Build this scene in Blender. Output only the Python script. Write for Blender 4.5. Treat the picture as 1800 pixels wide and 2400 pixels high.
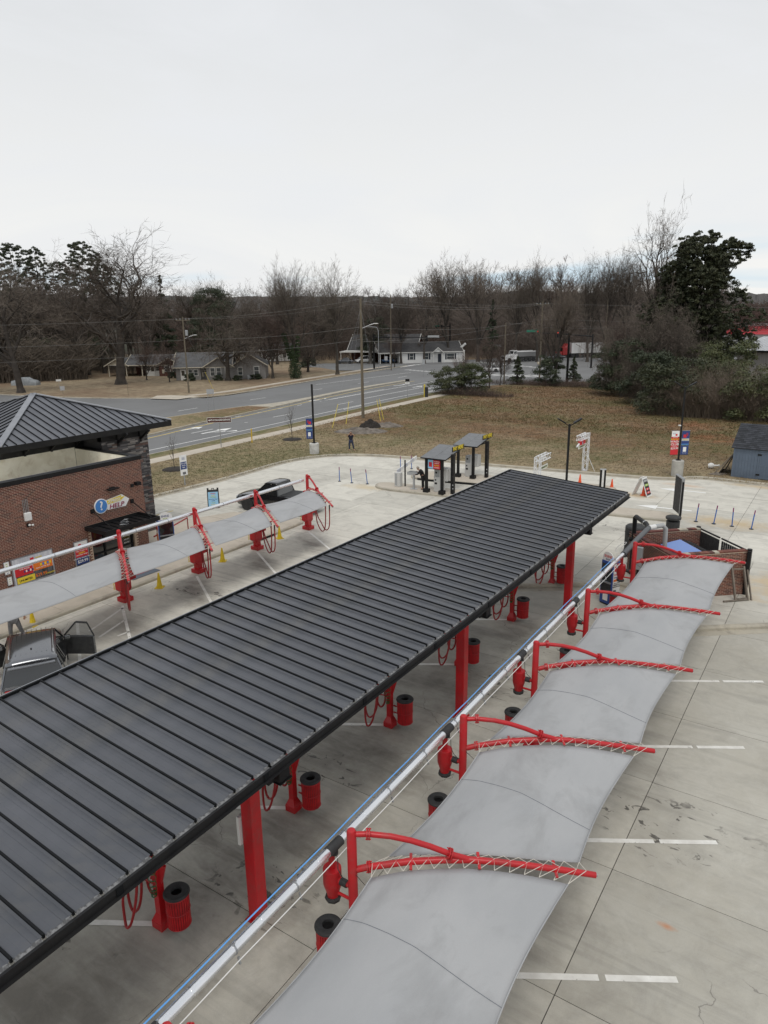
import bpy, bmesh, math, random
import numpy as np
from mathutils import Vector, Matrix
from math import sin, cos, pi, radians
random.seed(7); rng = np.random.default_rng(7)
for o in list(bpy.data.objects): bpy.data.objects.remove(o)
S = bpy.context.scene; COL = S.collection

# ------------------------------------------------ camera, sky, sun, exposure
F, PITCH, ROLL, YAW, H = 1664.0, radians(15.49), radians(0.83), radians(-33.62), 12.0
_fw = np.array([sin(YAW)*cos(PITCH), cos(YAW)*cos(PITCH), -sin(PITCH)])
_r = np.array([cos(YAW), -sin(YAW), 0.0]); _d = np.cross(_fw, _r)
_rt = cos(ROLL)*_r + sin(ROLL)*_d; _dn = -sin(ROLL)*_r + cos(ROLL)*_d
cam = bpy.data.cameras.new('camera'); co = bpy.data.objects.new('camera', cam); COL.objects.link(co)
cam.sensor_fit = 'VERTICAL'; cam.sensor_height = 24.0; cam.lens = 24.0*F/2400.0
cam.clip_start = 0.1; cam.clip_end = 6000
m = Matrix.Identity(4)
for i in range(3):
    m[i][0] = _rt[i]; m[i][1] = -_dn[i]; m[i][2] = -_fw[i]
m[2][3] = H
co.matrix_world = m; S.camera = co
def at(x, y, z=0.0):
    """survey helper: the place on the level z that a sight line meets"""
    v = _rt*((x-900)/F) + _dn*((y-1200)/F) + _fw
    t = (z-H)/v[2]
    return Vector((v[0]*t, v[1]*t, z))
def dt(x, y, z=0.0): return at(x*1.08499, y*1.08499, z)
def hgt(p, y):
    """height of a vertical thing standing at p whose top is seen at row y"""
    lo, hi = -5.0, 60.0
    for _ in range(50):
        mz = (lo+hi)/2; v = np.array([p[0], p[1], mz-H])
        yy = (v@_dn)/(v@_fw)*F+1200
        if yy > y: lo = mz
        else: hi = mz
    return mz-p[2]
S.render.resolution_x = 768; S.render.resolution_y = 1024
S.view_settings.view_transform = 'Standard'; S.view_settings.look = 'None'
S.view_settings.gamma = 1; S.view_settings.use_curve_mapping = False
S.view_settings.exposure = 0.06
S.render.engine = 'CYCLES'
S.cycles.max_bounces = 6; S.cycles.transparent_max_bounces = 8

class NT:
    """tiny node-tree writer"""
    def __init__(s, nt): s.t = nt; s.t.nodes.clear()
    def n(s, ty, **kw):
        nd = s.t.nodes.new(ty)
        for k, v in kw.items(): setattr(nd, k, v)
        return nd
    def put(s, sock, v):
        if v is None: return
        if hasattr(v, 'is_output') or isinstance(v, bpy.types.NodeSocket): s.t.links.new(v, sock)
        else:
            if isinstance(v, (tuple, list)) and len(v) == 3 and sock.type == 'RGBA': v = (*v, 1)
            sock.default_value = v
    def noise(s, vec, scale, detail=4, rough=.55, dist=0, out=0):
        nd = s.n('ShaderNodeTexNoise'); s.put(nd.inputs['Vector'], vec)
        nd.inputs['Scale'].default_value = scale; nd.inputs['Detail'].default_value = detail
        nd.inputs['Roughness'].default_value = rough; nd.inputs['Distortion'].default_value = dist
        return nd.outputs[out]
    def ramp(s, fac, a, b, ca=0.0, cb=1.0):
        nd = s.n('ShaderNodeMapRange'); s.put(nd.inputs[0], fac)
        for i, v in zip((1, 2, 3, 4), (a, b, ca, cb)): nd.inputs[i].default_value = v
        return nd.outputs[0]
    def mix(s, f, a, b, mode='MIX'):
        nd = s.n('ShaderNodeMix', data_type='RGBA', blend_type=mode)
        s.put(nd.inputs[0], f); s.put(nd.inputs[6], a); s.put(nd.inputs[7], b); return nd.outputs[2]
    def math(s, op, a, b=None, c=None):
        nd = s.n('ShaderNodeMath', operation=op); s.put(nd.inputs[0], a)
        if b is not None: s.put(nd.inputs[1], b)
        if c is not None: s.put(nd.inputs[2], c)
        return nd.outputs[0]
    def mapping(s, vec, scale=(1, 1, 1), rot=(0, 0, 0), loc=(0, 0, 0)):
        nd = s.n('ShaderNodeMapping'); s.put(nd.inputs[0], vec)
        nd.inputs[1].default_value = loc; nd.inputs[2].default_value = rot; nd.inputs[3].default_value = scale
        return nd.outputs[0]

W = bpy.data.worlds.new('World'); S.world = W; W.use_nodes = True
t = NT(W.node_tree)
SUN_EL, SUN_AZ = radians(64), radians(150)     # azimuth measured clockwise from +Y
sky = t.n('ShaderNodeTexSky'); sky.sky_type = 'NISHITA'; sky.sun_disc = False
sky.sun_elevation = SUN_EL; sky.sun_rotation = SUN_AZ; sky.air_density = 1.2; sky.dust_density = 2.0
tc = t.n('ShaderNodeTexCoord').outputs['Generated']
sep = t.n('ShaderNodeSeparateXYZ'); t.t.links.new(tc, sep.inputs[0]); z = sep.outputs[2]
soft = t.noise(t.mapping(tc, (1, 1, 3.6), (0, 0, .4)), 2.1, 7, .58, .9)
gaps = t.ramp(t.noise(t.mapping(tc, (1.5, 1.5, 16)), 1.3, 3, .5, .4), .54, .68)
band = t.math('MULTIPLY', t.ramp(z, .12, .045), t.ramp(z, .0, .02))
gapm = t.math('MULTIPLY', gaps, band)
grey = t.mix(t.ramp(z, .02, .55), (.90, .895, .875), (.62, .645, .68))
grey = t.mix(t.math('MULTIPLY', t.ramp(soft, .40, .62), .75), grey, (.80, .812, .83))
grey = t.mix(gapm, grey, (.63, .76, .85))
bg1 = t.n('ShaderNodeBackground'); t.put(bg1.inputs[0], grey); bg1.inputs[1].default_value = 1.03
bg2 = t.n('ShaderNodeBackground'); t.t.links.new(sky.outputs[0], bg2.inputs[0]); bg2.inputs[1].default_value = 0.1
ms = t.n('ShaderNodeMixShader'); ms.inputs[0].default_value = .06
t.t.links.new(bg1.outputs[0], ms.inputs[1]); t.t.links.new(bg2.outputs[0], ms.inputs[2])
wo = t.n('ShaderNodeOutputWorld'); t.t.links.new(ms.outputs[0], wo.inputs[0])
sl = bpy.data.lights.new('sun', 'SUN'); sl.energy = 1.2; sl.angle = radians(22); sl.color = (1, .965, .91)
so = bpy.data.objects.new('sun', sl); COL.objects.link(so)
so.rotation_euler = Vector((-sin(SUN_AZ)*cos(SUN_EL), -cos(SUN_AZ)*cos(SUN_EL), -sin(SUN_EL))).to_track_quat('-Z', 'Y').to_euler()

# ------------------------------------------------ mesh helpers
class MB:
    def __init__(s): s.v = []; s.f = []; s.mi = []; s.cur = 0
    def add(s, vs, fs):
        n = len(s.v); s.v += [tuple(q) for q in vs]
        for f in fs: s.f.append(tuple(i+n for i in f)); s.mi.append(s.cur)
        return s
    def box(s, x0, x1, y0, y1, z0, z1):
        return s.add([(x0,y0,z0),(x1,y0,z0),(x1,y1,z0),(x0,y1,z0),(x0,y0,z1),(x1,y0,z1),(x1,y1,z1),(x0,y1,z1)],
            [(0,3,2,1),(4,5,6,7),(0,1,5,4),(1,2,6,5),(2,3,7,6),(3,0,4,7)])
    def cb(s, c, sz): return s.box(c[0]-sz[0]/2, c[0]+sz[0]/2, c[1]-sz[1]/2, c[1]+sz[1]/2, c[2]-sz[2]/2, c[2]+sz[2]/2)
    def bar(s, p, q, w, h=None, up=(0, 0, 1)):
        h = h or w; p = Vector(p); q = Vector(q); d = (q-p).normalized(); u = Vector(up)
        if abs(d.dot(u)) > .98: u = Vector((1, 0, 0))
        a = d.cross(u).normalized()*w/2; b = a.cross(d).normalized()*h/2
        vs = [p-a-b, p+a-b, p+a+b, p-a+b, q-a-b, q+a-b, q+a+b, q-a+b]
        return s.add(vs, [(0,1,2,3),(7,6,5,4),(0,4,5,1),(1,5,6,2),(2,6,7,3),(3,7,4,0)])
    def tube(s, pts, r, n=8, cap=True):
        pts = [Vector(p) for p in pts]; k = len(pts); vs = []; fs = []
        rr = r if hasattr(r, '__len__') else [r]*k
        pa = None
        for i, p in enumerate(pts):
            d = (pts[min(i+1, k-1)]-pts[max(i-1, 0)])
            d = d.normalized() if d.length > 1e-9 else Vector((0, 0, 1))
            if pa is None:
                u = Vector((0, 0, 1)) if abs(d.z) < .9 else Vector((1, 0, 0)); a = d.cross(u).normalized()
            else:
                a = pa-d*pa.dot(d); a = a.normalized() if a.length > 1e-6 else d.orthogonal().normalized()
            pa = a; b = d.cross(a)
            for j in range(n):
                th = 2*pi*j/n; vs.append(p+(a*cos(th)+b*sin(th))*rr[i])
        for i in range(k-1):
            for j in range(n):
                a0 = i*n+j; b0 = i*n+(j+1) % n; fs.append((a0, b0, b0+n, a0+n))
        if cap: fs += [tuple(range(n))[::-1], tuple(range((k-1)*n, k*n))]
        return s.add(vs, fs)
    def cyl(s, c, r, h, n=16, r2=None): return s.tube([c, (c[0], c[1], c[2]+h)], [r, r if r2 is None else r2], n)
    def lathe(s, prof, n=20, c=(0, 0, 0)):
        vs = []; fs = []; k = len(prof)
        for r, z in prof:
            for j in range(n): vs.append((c[0]+r*cos(2*pi*j/n), c[1]+r*sin(2*pi*j/n), c[2]+z))
        for i in range(k-1):
            for j in range(n): a = i*n+j; b = i*n+(j+1) % n; fs.append((a, b, b+n, a+n))
        if prof[0][0] > 1e-4: fs.append(tuple(range(n))[::-1])
        if prof[-1][0] > 1e-4: fs.append(tuple(range((k-1)*n, k*n)))
        return s.add(vs, fs)
    def prism(s, poly, z0, z1):
        n = len(poly); ar = sum(poly[i][0]*poly[(i+1) % n][1]-poly[(i+1) % n][0]*poly[i][1] for i in range(n))
        if ar < 0: poly = poly[::-1]
        vs = [(p[0], p[1], z0) for p in poly]+[(p[0], p[1], z1) for p in poly]
        return s.add(vs, [tuple(range(n))[::-1], tuple(range(n, 2*n))]+[(i, (i+1) % n, n+(i+1) % n, n+i) for i in range(n)])
    def quad(s, a, b, c, d): return s.add([a, b, c, d], [(0, 1, 2, 3)])
    def xf(s, M):
        s.v = [tuple(M @ Vector(p)) for p in s.v]; return s
    def mesh(s, name, mats, smooth=None):
        me = bpy.data.meshes.new(name); me.from_pydata(s.v, [], s.f)
        for q in (mats if isinstance(mats, (list, tuple)) else [mats]): me.materials.append(q)
        if any(s.mi): me.polygons.foreach_set('material_index', s.mi)
        if smooth:
            me.polygons.foreach_set('use_smooth', [True]*len(me.polygons))
            me.set_sharp_from_angle(angle=radians(smooth))
        me.update(); return me
    def obj(s, name, mats, parent=None, smooth=None, bev=0, loc=None, rz=None, **kw):
        o = bpy.data.objects.new(name, s.mesh(name, mats, smooth)); COL.objects.link(o); o.parent = parent
        if loc is not None: o.location = loc
        if rz is not None: o.rotation_euler = (0, 0, rz)
        if bev:
            b = o.modifiers.new('bevel', 'BEVEL'); b.width = bev; b.segments = 2; b.limit_method = 'ANGLE'; b.angle_limit = radians(40)
        for k, v in kw.items(): o[k] = v
        return o
def T(x=0, y=0, z=0, rz=0, rx=0, ry=0):
    return Matrix.Translation((x, y, z)) @ Matrix.Rotation(rz, 4, 'Z') @ Matrix.Rotation(ry, 4, 'Y') @ Matrix.Rotation(rx, 4, 'X')
def thing(name, label, cat, loc=(0, 0, 0), rz=0, group=None):
    o = bpy.data.objects.new(name, None); COL.objects.link(o); o.empty_display_size = .2
    o.location = loc; o.rotation_euler = (0, 0, rz); o['label'] = label; o['category'] = cat
    if group: o['group'] = group
    return o
def tag(o, label, cat, group=None):
    o['label'] = label; o['category'] = cat
    if group: o['group'] = group
    return o
def struct(o): o['kind'] = 'structure'; return o
def dup(root, loc, rz=None, label=None, group=None, scale=None):
    r = root.copy(); COL.objects.link(r); r.location = loc
    if rz is not None: r.rotation_euler = (0, 0, rz)
    if scale is not None: r.scale = scale if hasattr(scale, '__len__') else (scale,)*3
    if label: r['label'] = label
    if group: r['group'] = group
    for ch in list(root.children):
        c = ch.copy(); COL.objects.link(c); c.parent = r
        for g in ch.children:
            d = g.copy(); COL.objects.link(d); d.parent = c
    return r
def text(parent, s, loc, size, mat, u=(1, 0, 0), v=(0, 0, 1), align='CENTER', ext=.002, name='lettering', shear=0, sx=1.0):
    """flat lettering as a mesh: u is the reading direction, v is up"""
    cu = bpy.data.curves.new('lettering', 'FONT'); cu.body = s; cu.size = size; cu.align_x = align; cu.align_y = 'CENTER'
    cu.extrude = ext; cu.shear = shear; cu.resolution_u = 2; cu.offset = size*.012
    o = bpy.data.objects.new('tmp', cu); COL.objects.link(o)
    dg = bpy.context.evaluated_depsgraph_get(); me = bpy.data.meshes.new_from_object(o.evaluated_get(dg))
    bpy.data.objects.remove(o); me.materials.clear(); me.materials.append(mat); me.name = name
    u = Vector(u).normalized(); v = Vector(v).normalized(); w = u.cross(v)
    M = Matrix((( u.x*sx, v.x, w.x, loc[0]), (u.y*sx, v.y, w.y, loc[1]), (u.z*sx, v.z, w.z, loc[2]), (0, 0, 0, 1)))
    me.transform(M)
    q = bpy.data.objects.new(name, me); COL.objects.link(q); q.parent = parent
    return q

# ------------------------------------------------ materials
def mat(name, c, rough=.6, metal=0, c2=None, sc=3, lo=.35, hi=.65, bump=0, bsc=40, rand=0, spec=.5, obj=True, alpha=1,
        detail=5, dirt=None, dsc=2, stretch=(1, 1, 1), coat=0, trans=0, emit=None, fine=0, fsc=120):
    mt = bpy.data.materials.new(name); mt.use_nodes = True; t = NT(mt.node_tree)
    p = t.n('ShaderNodeBsdfPrincipled'); out = t.n('ShaderNodeOutputMaterial'); t.t.links.new(p.outputs[0], out.inputs[0])
    vec = t.n('ShaderNodeTexCoord').outputs['Object'] if obj else t.n('ShaderNodeNewGeometry').outputs['Position']
    if stretch != (1, 1, 1): vec = t.mapping(vec, stretch)
    col = (*c, 1)
    if c2 is not None: col = t.mix(t.ramp(t.noise(vec, sc, detail), lo, hi), col, (*c2, 1))
    if dirt is not None: col = t.mix(t.math('MULTIPLY', t.ramp(t.noise(vec, dsc, 6, .65, .5), .5, .72), .7), col, (*dirt, 1))
    if fine: col = t.mix(t.ramp(t.noise(vec, fsc, 2), .3, .7, 0, fine), col, (c[0]*.35, c[1]*.35, c[2]*.35, 1))
    if rand:
        oi = t.n('ShaderNodeObjectInfo').outputs['Random']
        hs = t.n('ShaderNodeHueSaturation'); t.put(hs.inputs['Value'], t.ramp(oi, 0, 1, 1-rand, 1+rand)); t.put(hs.inputs['Color'], col)
        t.put(hs.inputs['Hue'], t.ramp(t.math('FRACT', t.math('MULTIPLY', oi, 7.3)), 0, 1, .5-rand*.03, .5+rand*.03)); col = hs.outputs[0]
    t.put(p.inputs['Base Color'], col); p.inputs['Metallic'].default_value = metal
    if c2 is not None and rough > .12: t.put(p.inputs['Roughness'], t.ramp(t.noise(vec, sc*1.7, 3), .3, .7, rough*.85, min(1, rough*1.15)))
    else: p.inputs['Roughness'].default_value = rough
    p.inputs['Specular IOR Level'].default_value = spec; p.inputs['Alpha'].default_value = alpha
    if coat: p.inputs['Coat Weight'].default_value = coat; p.inputs['Coat Roughness'].default_value = .08
    if trans: p.inputs['Transmission Weight'].default_value = trans
    if emit: p.inputs['Emission Color'].default_value = (*emit, 1); p.inputs['Emission Strength'].default_value = 1
    if bump:
        b = t.n('ShaderNodeBump'); b.inputs['Strength'].default_value = bump; b.inputs['Distance'].default_value = .02
        t.put(b.inputs['Height'], t.noise(vec, bsc, 4)); t.t.links.new(b.outputs[0], p.inputs['Normal'])
    return mt
RED = mat('red_powder_coat', (.52, .009, .015), .38, c2=(.40, .010, .014), sc=1.8, dirt=(.30, .05, .045), dsc=5, fine=.12, fsc=40)
REDP = mat('red_mesh_steel', (.52, .008, .012), .5, c2=(.3, .006, .01), sc=4)
BLACK = mat('black_paint', (.010, .010, .011), .5, c2=(.015, .015, .015), sc=2, spec=.25)
DKRIB = mat('rib_shade_black_trim', (.007, .008, .009), .6, spec=.15)  # near-black puts the ribs' side shade into the colour; also black trim
PANEL = mat('charcoal_metal', (.056, .061, .071), .38, metal=0, c2=(.080, .084, .096), sc=.8, rand=.09, dirt=(.10, .098, .095), dsc=1.1, spec=.6, bump=.25, bsc=2.2)
TOWERP = mat('charcoal_tower_metal', (.105, .11, .125), .42, metal=.2, c2=(.13, .135, .15), sc=1.2, rand=.08)
CAPM = mat('grey_ridge_metal', (.30, .31, .33), .4, metal=.4, c2=(.24, .25, .27), sc=2)
LIP = mat('bare_metal_lip', (.22, .22, .22), .5, metal=.3, c2=(.09, .09, .09), sc=14, lo=.45, hi=.6)
FABRIC = mat('grey_shade_cloth', (.350, .356, .362), .85, c2=(.395, .398, .40), sc=.9, dirt=(.27, .272, .27), dsc=1.1, fine=.14, fsc=170, bump=.55, bsc=1.6, stretch=(1, .5, 1))
SEAMC = mat('cloth_seam', (.19, .20, .22), .9)
ROPE = mat('cream_cord', (.62, .59, .52), .8)
ALU = mat('aluminium_pipe', (.86, .87, .88), .26, metal=.92, c2=(.78, .79, .81), sc=1.2)
STEEL = mat('galvanised_steel', (.42, .43, .44), .4, metal=.7, c2=(.33, .34, .35), sc=8)
BLUEH = mat('blue_air_hose', (.12, .36, .75), .4)
WHITEC = mat('white_cable', (.75, .75, .73), .5)
GREENH = mat('green_coil_hose', (.01, .12, .035), .4)
REDH = mat('maroon_vacuum_hose', (.26, .014, .016), .45, c2=(.34, .018, .02), sc=20)
YEL = mat('yellow_plastic', (.72, .52, .015), .5, c2=(.60, .42, .01), sc=6)
ORG = mat('orange_plastic', (.75, .09, .02), .5)
RUB = mat('black_rubber', (.02, .02, .021), .7, c2=(.035, .036, .036), sc=5)
GREYP = mat('grey_plastic', (.35, .36, .36), .5)
WHITE = mat('white_paint', (.74, .74, .72), .5, c2=(.66, .66, .64), sc=3)
CREAM = mat('cream_roof_membrane', (.90, .87, .76), .6, c2=(.74, .70, .58), sc=1.1, dirt=(.55, .48, .36), dsc=1.6)
MARK = mat('road_paint_white', (.80, .80, .77), .7, c2=(.66, .66, .63), sc=9, lo=.5, hi=.8, obj=False)
MARKY = mat('road_paint_yellow', (.62, .45, .09), .7, c2=(.5, .38, .12), sc=5, obj=False)
CURB = mat('kerb_concrete', (.46, .42, .335), .85, c2=(.36, .33, .27), sc=.9, bump=.3, bsc=30, obj=False, dirt=(.2, .18, .15), dsc=1.6)
JOINT = mat('joint_filler', (.035, .033, .03), .95)
WOOD = mat('weathered_timber', (.22, .19, .155), .85, c2=(.15, .125, .10), sc=6, stretch=(1, 1, .2), bump=.3)
POLEM = mat('utility_pole_wood', (.17, .145, .10), .9, c2=(.12, .10, .075), sc=5, stretch=(3, 3, .3), bump=.3)
BRICKM = [mat('brick_'+n, c, .85, rand=.25, bump=.3, bsc=60) for n, c in
          (('red', (.140, .046, .034)), ('dark', (.088, .035, .030)), ('rust', (.165, .058, .040)))]
MORTAR = mat('tan_mortar', (.56, .44, .33), .95, c2=(.46, .36, .27), sc=8, bump=.3, bsc=80)
STONEM = [mat('stone_'+n, c, .85, rand=.3, bump=.5, bsc=25) for n, c in
          (('dark', (.055, .053, .055)), ('mid', (.12, .115, .115)), ('pale', (.24, .225, .21)), ('rust', (.15, .10, .085)))]
GLASSD = mat('dark_glass', (.012, .014, .015), .05, spec=.8, coat=.6)
GLASSC = mat('clear_glass', (.25, .28, .28), .05, alpha=.3)
GLASSM = mat('window_glass', (.05, .06, .065), .06, spec=.8)
CONCG = mat('grey_concrete', (.44, .43, .39), .85, c2=(.36, .35, .32), sc=2.5, bump=.3, bsc=40)
SKIN = mat('skin', (.42, .23, .15), .55); HAIR = mat('dark_hair', (.02, .014, .01), .7)
BARK = mat('bark', (.070, .058, .047), .95, c2=(.040, .034, .028), sc=1.5, rand=.25, bump=.4, bsc=8)
TWIG = mat('twigs', (.140, .114, .090), .95, c2=(.085, .070, .056), sc=.6, rand=.22)
TWIGR = mat('reddish_twigs', (.118, .080, .064), .95, c2=(.080, .060, .050), sc=.6, rand=.25)
def leafmat(name, c, c2, rand=.2):
    return mat(name, c, .6, c2=c2, sc=1.2, rand=rand, spec=.4)
LEAFM = leafmat('magnolia_leaves', (.028, .040, .016), (.062, .066, .028))
LEAFP = leafmat('pine_needles', (.030, .042, .020), (.048, .058, .028))
LEAFH = leafmat('hedge_leaves', (.042, .056, .020), (.080, .085, .032))
LEAFI = leafmat('ivy_leaves', (.020, .040, .012), (.035, .055, .016))
# ------------------------------------------------ ground materials (world coordinates)
def ground_mat(name, build, rough=.9, bump=.4, bsc=25, dist=.02):
    mt = bpy.data.materials.new(name); mt.use_nodes = True; t = NT(mt.node_tree)
    p = t.n('ShaderNodeBsdfPrincipled'); o = t.n('ShaderNodeOutputMaterial'); t.t.links.new(p.outputs[0], o.inputs[0])
    vec = t.n('ShaderNodeNewGeometry').outputs['Position']
    r = build(t, vec)
    col, rg = r if isinstance(r, tuple) else (r, None)
    t.put(p.inputs['Base Color'], col); p.inputs['Roughness'].default_value = rough
    if rg is not None: t.put(p.inputs['Roughness'], rg)
    p.inputs['Specular IOR Level'].default_value = .35
    if bump:
        b = t.n('ShaderNodeBump'); b.inputs['Strength'].default_value = bump; b.inputs['Distance'].default_value = dist
        t.put(b.inputs['Height'], t.noise(vec, bsc, 4, .7)); t.t.links.new(b.outputs[0], p.inputs['Normal'])
    return mt
def spot(t, vec, x, y, rx, ry, ang=0, soft=.6, wob=.35, wsc=1.2):
    """soft-edged irregular patch centred on x, y"""
    v = t.mapping(vec, (1, 1, 0), (0, 0, 0), (-x, -y, 0))
    v = t.mapping(v, (1/rx, 1/ry, 0), (0, 0, -ang)) if not ang else t.mapping(t.mapping(v, (1, 1, 1), (0, 0, -ang)), (1/rx, 1/ry, 0))
    ln = t.n('ShaderNodeVectorMath', operation='LENGTH'); t.put(ln.inputs[0], v)
    d = t.math('ADD', ln.outputs['Value'], t.ramp(t.noise(vec, wsc, 5, .65), .3, .7, -wob, wob))
    return t.ramp(d, 1, 1-soft, 0, 1)
def concrete(t, vec):
    base = t.mix(t.ramp(t.noise(vec, .22, 6, .6), .35, .65), (.445, .42, .355, 1), (.53, .51, .445, 1))
    sx = t.n('ShaderNodeSeparateXYZ'); t.put(sx.inputs[0], vec)
    paler = t.math('MAXIMUM', t.ramp(sx.outputs[1], 30, 40), t.ramp(sx.outputs[0], -13, -22))  # paler concrete toward the back and the left of the lot
    base = t.mix(t.math('MULTIPLY', paler, .75), base, (.66, .635, .56, 1))
    blot = t.noise(t.mapping(vec, (1, 1, 1), (0, 0, .5)), .9, 8, .72, .8)
    base = t.mix(t.math('MULTIPLY', t.ramp(blot, .46, .70), .42), base, (.27, .255, .225, 1))
    base = t.mix(t.math('MULTIPLY', t.ramp(t.noise(t.mapping(vec, (.35, 2.6, 1), (0, 0, .58)), 1.2, 6, .7), .5, .72), .30), base, (.30, .285, .25, 1))
    base = t.mix(t.math('MULTIPLY', t.ramp(t.noise(vec, 3.3, 8, .75), .45, .8), .28), base, (.64, .63, .58, 1))
    base = t.mix(t.ramp(t.noise(vec, 60, 2), .35, .75, 0, .18), base, (.2, .19, .17, 1))
    oi = t.n('ShaderNodeObjectInfo').outputs['Random']
    hs = t.n('ShaderNodeHueSaturation'); t.put(hs.inputs['Value'], t.ramp(oi, 0, 1, .90, 1.08)); t.put(hs.inputs['Color'], base); base = hs.outputs[0]
    # tyre film and oil in the stalls of the wash aisle
    film = t.noise(t.mapping(vec, (.55, 2.2, 1), (0, 0, .55)), .8, 6, .65, .5)
    aisle = None
    for (x, y, rx, ry, k) in [(-10.5, 9.5, 3.6, 3.2, .75), (-11.5, 14, 4.0, 2.2, .8), (-11.2, 18.5, 4, 2.2, .75), (-11.5, 23, 4, 2.2, .7), (-8.6, 14.2, 2.0, 1.2, .6),
                              (-8.8, 19.2, 1.8, 1.0, .6), (-10.8, 5, 4, 2.4, .65),
                              (-23.9, 20.4, 2.6, 1.2, .8), (-23.8, 24.6, 2.6, 1.2, .8), (-23.8, 28.6, 2.6, 1.2, .75), (-22.5, 16, 3, 1.3, .6), (-14, 26, 5, 3, .25),
                              (-4.6, 12.5, 1.7, 5, .42), (-4.4, 19, 1.6, 5, .38), (-10, 40, 12, 1.6, .42), (-27, 46.6, 12, .9, .25), (-34, 40, 1.4, 9, .30), (-30, 50.3, 12, .8, .25)]:
        q = t.math('MULTIPLY', spot(t, vec, x, y, rx, ry, .5 if x > -20 else -.5, .9), k)
        aisle = q if aisle is None else t.math('MAXIMUM', aisle, q)
    dk = t.math('MULTIPLY', aisle, t.ramp(film, .30, .58, .28, 1))
    base = t.mix(dk, base, (.115, .100, .082, 1))
    # wet drips and leaks: sharp little islands of noise inside a few regions
    dr = None
    for (x, y, rx, ry) in [(-2.6, 15.8, 2.0, 1.6), (-9.3, 9.2, 1.6, 1.3), (-10.9, 13.2, 1.8, 1.0), (-23.6, 20.3, 2.2, 1.0), (-9.0, 19.5, 1.6, 1.4), (-12.4, 6.3, 1.7, 1.2), (-11, 40, 3, 1.3), (-8.4, 23, 1.5, 1)]:
        q = spot(t, vec, x, y, rx, ry, .2, .5); dr = q if dr is None else t.math('MAXIMUM', dr, q)
    sp = t.ramp(t.noise(t.mapping(vec, (.8, 1.5, 1), (0, 0, .4)), 2.3, 3, .6, .9), .60, .64)
    base = t.mix(t.math('MULTIPLY', t.math('MULTIPLY', dr, sp), .82), base, (.055, .05, .045, 1))
    vor = t.n('ShaderNodeTexVoronoi', feature='DISTANCE_TO_EDGE'); vor.inputs['Scale'].default_value = .23
    nz = t.n('ShaderNodeTexNoise'); nz.inputs['Scale'].default_value = 1.1; nz.inputs['Detail'].default_value = 6; t.put(nz.inputs['Vector'], vec)
    vm = t.n('ShaderNodeVectorMath', operation='MULTIPLY_ADD'); t.put(vm.inputs[0], nz.outputs['Color']); vm.inputs[1].default_value = (1.1, 1.1, 0); t.put(vm.inputs[2], vec); t.put(vor.inputs['Vector'], vm.outputs[0])
    ck = t.math('MULTIPLY', t.ramp(vor.outputs['Distance'], .0028, .0008), t.ramp(t.noise(vec, .16, 3), .53, .56)); base = t.mix(t.math('MULTIPLY', ck, .6), base, (.12, .11, .10, 1))
    trk = t.noise(t.mapping(vec, (.12, 3.2, 1), (0, 0, .15)), .55, 4, .55, 1.5); base = t.mix(t.math('MULTIPLY', t.ramp(trk, .56, .66), .22), base, (.20, .19, .17, 1))
    # tan mud wash and rust
    for (x, y, rx, ry, c, k) in [(-5.2, 44.3, 3.4, 1.5, (.50, .38, .22, 1), .75), (-11.5, 48.2, 1.8, .8, (.48, .36, .2, 1), .7), (-28.8, 41.0, 2.2, .9, (.52, .41, .24, 1), .65),
                                 (-1.0, 34.0, 2.6, 2.4, (.56, .42, .24, 1), .95), (-4.2, 55, 4, .9, (.52, .40, .24, 1), .7), (-1.75, 12.75, .28, .12, (.50, .22, .10, 1), .8), (-9.6, 52.9, 2, .5, (.55, .34, .2, 1), .5)]:
        base = t.mix(t.math('MULTIPLY', spot(t, vec, x, y, rx, ry, 0, .8), k), base, c)
    return base, t.ramp(dk, 0, 1, .78, .5)
CONC = ground_mat('pavement_concrete', concrete, .8, .25, 45, .008)
def walk(t, vec):
    b = t.mix(t.ramp(t.noise(vec, .35, 6, .65), .35, .65), (.47, .42, .345, 1), (.55, .49, .41, 1))
    b = t.mix(t.math('MULTIPLY', t.ramp(t.noise(vec, 1.6, 7, .7), .45, .72), .4), b, (.33, .29, .235, 1))
    return t.mix(t.ramp(t.noise(vec, 40, 2), .4, .75, 0, .2), b, (.22, .2, .17, 1))
WALK = ground_mat('sidewalk_concrete', walk, .88, .25, 45, .008)
def asphalt(t, vec):
    b = t.mix(t.ramp(t.noise(vec, .08, 5, .6), .35, .65), (.150, .150, .148, 1), (.185, .187, .187, 1))
    ln = t.noise(t.mapping(vec, (1.0, .03, 1), (0, 0, -.05)), .9, 5, .6)
    b = t.mix(t.math('MULTIPLY', t.ramp(ln, .5, .68), .4), b, (.115, .115, .115, 1))
    return t.mix(t.ramp(t.noise(vec, 9, 3, .8), .35, .75, 0, .35), b, (.23, .23, .225, 1))
ASPH = ground_mat('asphalt', asphalt, .85, .3, 60, .01)
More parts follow.
